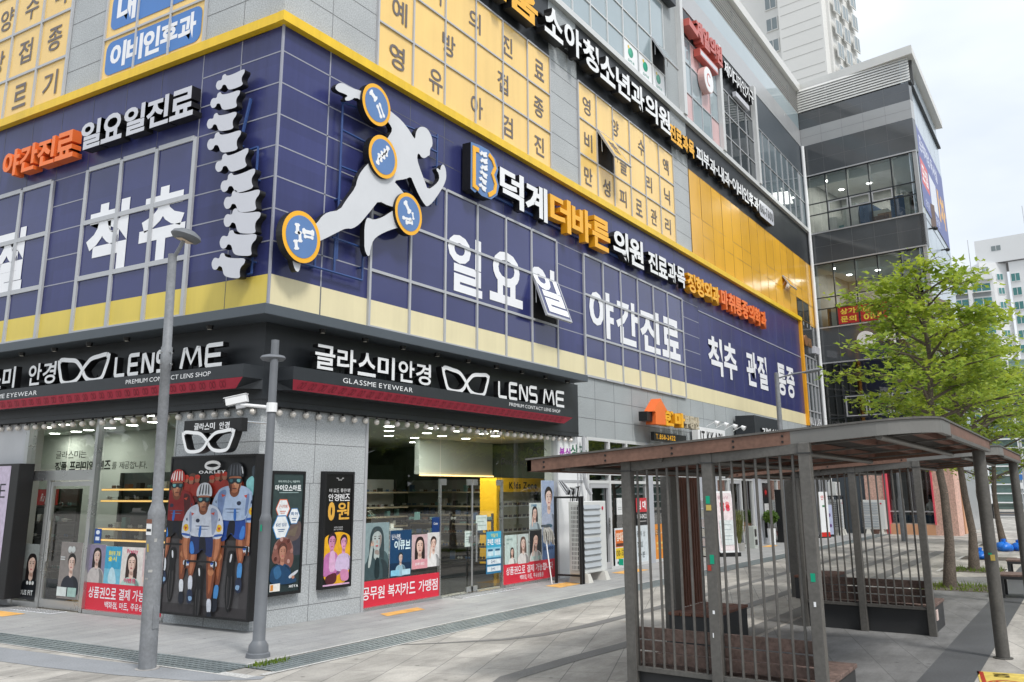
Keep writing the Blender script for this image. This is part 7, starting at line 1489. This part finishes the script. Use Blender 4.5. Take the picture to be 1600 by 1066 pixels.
t = thing('kiosk_machine', 'black vending cabinet with a red mark beside the round shrub', 'cabinet', loc=(26.6, -.75, 0)); q = MB(); q.box(0, 1.0, 0, .6, 0, 2.0, BLACK); q.build('cabinet', t, bevel=.015); q = MB(); q.box(.1, .9, -.012, -.002, .95, 1.8, CHAR_L); q.box(.15, .5, -.012, -.002, .35, .55, ROOMW); q.box(.52, .7, -.012, -.002, .35, .5, MATS['red display']); q.build('front_panel', t)
def tree(label, x, y, H, RX, z0, nclump, seed, lean=0.0, leafn=120, rt=.085, lsz=.125):
    t = thing('street_tree', label, 'tree', loc=(x, y, 0))
    r = random.Random(seed); tips = []; b = MB()
    top = Vector((lean * H, 0, H * .93))
    n = 7; P = [Vector((lean * H * (i / n), .06 * math.sin(i * 1.7 + seed), H * .93 * i / n)) for i in range(n + 1)]
    for i in range(n):
        ra = rt * (1 - i / n) ** .8 + .02 + (.04 if i == 0 else 0); rb_ = rt * (1 - (i + 1) / n) ** .8 + .02
        b.cyl(P[i], P[i + 1], ra, rb_, BARK, 10)
    def pos(z): s = min(.999, z / (H * .93)) * n; i = int(s); return P[i].lerp(P[i + 1], s - i)
    nb = 26
    for k in range(nb):
        z = z0 + (H * .9 - z0) * ((k + .5) / nb) ** .9; a = k * 2.399 + r.uniform(-.3, .3)
        f = (z - z0) / (H - z0); L_ = RX * (1.05 - .75 * f ** 1.5) * r.uniform(.6, 1.12) * (.75 + .6 * min(1, f * 3) if f < .33 else 1)
        p0 = pos(z); d = Vector((math.cos(a), math.sin(a), .35 + .3 * f)); p1 = p0 + d * L_ * .5; p2 = p1 + Vector((math.cos(a + r.uniform(-.4, .4)), math.sin(a + r.uniform(-.4, .4)), .12)) * L_ * .5
        br = .035 * (1 - .6 * f) + .008
        b.cyl(p0, p1, br, br * .6, BARK, 6); b.cyl(p1, p2, br * .6, br * .22, BARK, 5); tips += [(p2, 1.0), (p1.lerp(p2, .45), .9), (p1, .6)]
        for s in range(3):
            q0 = p1.lerp(p2, r.uniform(-.6, .7)); aa = a + r.choice((-1, 1)) * r.uniform(.5, 1.3); q1 = q0 + Vector((math.cos(aa), math.sin(aa), r.uniform(0, .35))) * L_ * r.uniform(.25, .5)
            b.cyl(q0, q1, br * .4, br * .15, BARK, 4); tips.append((q1, .85))
    tips.append((top, .7)); tips.append((top + Vector((.1, .1, .3)), .45))
    b.build('trunk', t, smooth=60)
    q = MB(); vs = []; fs = []
    r.shuffle(tips); tips = tips[:nclump]
    for c, s in tips:
        for k in range(int(leafn * s * r.uniform(.55, 1.25))):
            p = c + Vector((r.gauss(0, .21), r.gauss(0, .21), r.gauss(0, .085))) * (.7 + .5 * s)
            a = r.uniform(0, 6.28); l = lsz * r.uniform(.5, 1.45); tilt = r.gauss(0, .45)
            u = Vector((math.cos(a), math.sin(a), tilt)); u.normalize(); w_ = Vector((-math.sin(a), math.cos(a), r.gauss(0, .45))); w_.normalize()
            o = len(vs)
            # a five lobed leaf as a kinked star
            vs += [p - u * l * .5, p + w_ * l * .55 - u * l * .1, p + w_ * l * .2 + u * l * .1, p + u * l * .75, p - w_ * l * .2 + u * l * .1, p - w_ * l * .55 - u * l * .1]
            fs += [(o, o + 1, o + 2, o + 3), (o, o + 3, o + 4, o + 5)]
    q.add(vs, fs, LEAF); q.build('crown', t)
    return t
tree('nearest street tree with a bright green crown behind the shelters', 11.7, -8.0, 7.2, 1.85, 3.0, 95, 21, leafn=74)
tree('second street tree from the shelters, crown merging with its neighbours', 16.5, -7.95, 6.9, 2.2, 3.0, 92, 22, leafn=74)
tree('third street tree, trunk seen beside the round shelter post', 21.1, -7.9, 6.9, 2.4, 2.8, 90, 23, leafn=72)
tree('farthest street tree of the row, with low leaves near the blue bags', 28.7, -7.7, 6.8, 2.5, 1.9, 110, 24, leafn=100)
# low sprigs on the first trunk
PIT = mat('tree pit soil', (.10, .085, .07), rough=.95, var=.3, scale=3)
for (x, y) in ((11.7, -8.05), (16.5, -7.95), (21.1, -7.9), (28.7, -7.7)):
    sheet('tree_pit', [(x - .75, y - .7), (x + .75, y - .7), (x + .75, y + .7), (x - .75, y + .7)], 0.006, PIT)
    q = MB()
    for a in ((x - .82, x + .82, y - .78, y - .7), (x - .82, x + .82, y + .7, y + .78)): q.box(a[0], a[1], a[2], a[3], 0, .012, KERB)
    tag(q.build('kerb_strip'), kind='structure')
q = MB(); r = random.Random(31)
for (x, y) in ((11.7, -8.05), (16.5, -7.95)):
    for k in range(900):
        a = r.uniform(-.72, .72); b = r.uniform(-.66, .66)
        if math.hypot(a, b) < .2 or r.random() < .62: continue
        h = r.uniform(.03, .13); d = r.uniform(0, 6.28); s = Vector((math.cos(d), math.sin(d), 0)) * .012; p = Vector((x + a, y + b, .006)); tp = p + Vector((r.gauss(0, .03), r.gauss(0, .03), h))
        q.add([p - s, p + s, tp], [(0, 1, 2)], GRASS)
for k in range(240):
    u = r.uniform(0, 1); p = Vector((-1.95 + .5 * u + r.gauss(0, .05), -2.2 + r.gauss(0, .05) - .0 * u, .006)); d = r.uniform(0, 6.28); s = Vector((math.cos(d), math.sin(d), 0)) * .01; tp = p + Vector((r.gauss(0, .02), r.gauss(0, .02), r.uniform(.015, .06)))
    q.add([p - s, p + s, tp], [(0, 1, 2)], GRASS)
tag(q.build('grass'), 'tufts of grass in the tree pits and at the drain corner', 'grass', kind='stuff')
# blue rubbish bags
BAG = mat('blue plastic bag', (.015, .16, .62), rough=.3, spec=.5, var=.25, scale=6, bump=.7, bscale=9)
for i, (x, y, sc_, lb) in enumerate(((20.75, -7.72, .62, 'blue plastic bag lying between the second and third trunks'), (25.0, -8.05, .78, 'left one of two blue plastic bags heaped beside the farthest trunk'), (25.45, -8.45, .68, 'right one of two blue plastic bags heaped beside the farthest trunk'))):
    q = MB(); r = random.Random(40 + i); seg, rg = 22, 12; vs = []; fs = []
    for j in range(rg + 1):
        tt = math.pi * j / rg
        for k in range(seg):
            ph = 6.2832 * k / seg; n_ = 1 + .1 * math.sin(3 * ph + i + 2 * tt) + .06 * math.sin(7 * ph + 3 * tt) + r.uniform(-.03, .03)
            vs.append((.42 * sc_ * n_ * math.sin(tt) * math.cos(ph), .33 * sc_ * n_ * math.sin(tt) * math.sin(ph), max(0, .15 * sc_ + .22 * sc_ * n_ * math.cos(tt))))
    for j in range(rg):
        for k in range(seg): fs.append((j * seg + k, (j + 1) * seg + k, (j + 1) * seg + (k + 1) % seg, j * seg + (k + 1) % seg))
    q.add(vs, fs, BAG); t = thing('plastic_bag', lb, 'bag', loc=(x, y, 0.002), group='blue plastic bags by the trees'); q.build('bag', t, smooth=70)
    q = MB(); q.cyl((0, 0, .34 * sc_), (.04, .02, .46 * sc_), .03, .09, BAG, 9); q.build('knot', t)
# two backless benches along the dark band
def bench(label, x, y):
    t = thing('bench', label, 'bench', loc=(x, y, 0), group='low timber benches on the dark paving band')
    for i in range(7): q = MB(); q.box(-.72, .72, -.0, .0, 0, 0, SWB) if False else None; q = MB(); a = i * .105; q.box(a, a + .095, -.72, 0, .39, .425, SWB); q.build('seat_slat', t, bevel=.004)
    q = MB(); q.box(-.01, .75, -.7, -.02, .34, .388, SMD); q.build('frame', t)
    for a in (.0, .68):
        for b in (-.7, -.08): q = MB(); q.box(a, a + .06, b, b + .06, 0, .34, SMD); q.build('leg', t)
bench('nearer low timber bench at the right edge beyond the round post', 10.1, -9.0); bench('farther low timber bench behind the nearer one', 14.2, -8.85)
# yellow no-smoking sheet taped on the paving
t = thing('ground_notice', 'yellow no smoking notice with a red ring stuck on the paving at the lower right', 'notice', loc=(2.08, -9.34, .004), rz=R(-172))
q = MB(); YN = mat('worn yellow sheet', (.62, .47, .10), rough=.7, var=.35, scale=7); q.poly([(0, 0, 0), (1.5, 0, 0), (1.5, .52, 0), (0, .52, 0)][::1], YN); 
items = [('r', '#e2b22c', .02, .98, .9, .97), ('r', '#c23a2c', .02, .98, .04, .12), ('l', '#c8322c', [(.45 + .13 * math.cos(6.283 * k / 24), .52 + .36 * math.sin(6.283 * k / 24)) for k in range(25)], .022), ('p', '#3a3a3a', [(.37, .5), (.5, .56), (.5, .48), (.37, .44)]), ('p', '#e8e8e8', [(.5, .56), (.53, .57), (.53, .49), (.5, .48)]), ('l', '#c8322c', [(.36, .26), (.54, .78)], .02), ('t', '#8a2a20', '금연', .66, .92, .5, .8, .03), ('t', '#8a2a20', '구역', .66, .92, .15, .42, .03), ('t', '#6a5a20', 'NO', .06, .2, .3, .6, .03)]
art(q, items, 0, 1.5, 0, .52, .0005, .0006); q.build('sheet', t)
# wooded slope on the far side of the street: only seen mirrored in the shop glass; west arm added to keep sky off the side window
q = MB(); r = random.Random(77); vs = []; fs = []
for k in range(2900):
    x = r.uniform(-10, 130) if k < 1800 else r.uniform(-60, -10); h = 15 + 5 * math.sin(x * .11) + 3 * math.sin(x * .37); z = abs(r.gauss(0, .5)) * h; z = min(z, h); p = Vector((x, -44 - r.uniform(0, 8) - z * .4, z)) if k < 1800 else Vector((-44 - r.uniform(0, 8) - z * .4, -40 + (x + 60) * 2.6, z)); l = r.uniform(.9, 2.0)
    u = Vector((r.gauss(0, 1), r.gauss(0, .6), r.gauss(0, 1))).normalized(); w_ = u.orthogonal().normalized(); o = len(vs); vs += [p - u * l, p - w_ * l * .8, p + u * l, p + w_ * l * .8]; fs.append((o, o + 1, o + 2, o + 3))
q.add(vs, fs, leaf_mat('distant foliage', (.04, .065, .02), .2)); tag(q.build('wooded_slope'), 'wooded slope across the street', 'trees', kind='stuff')
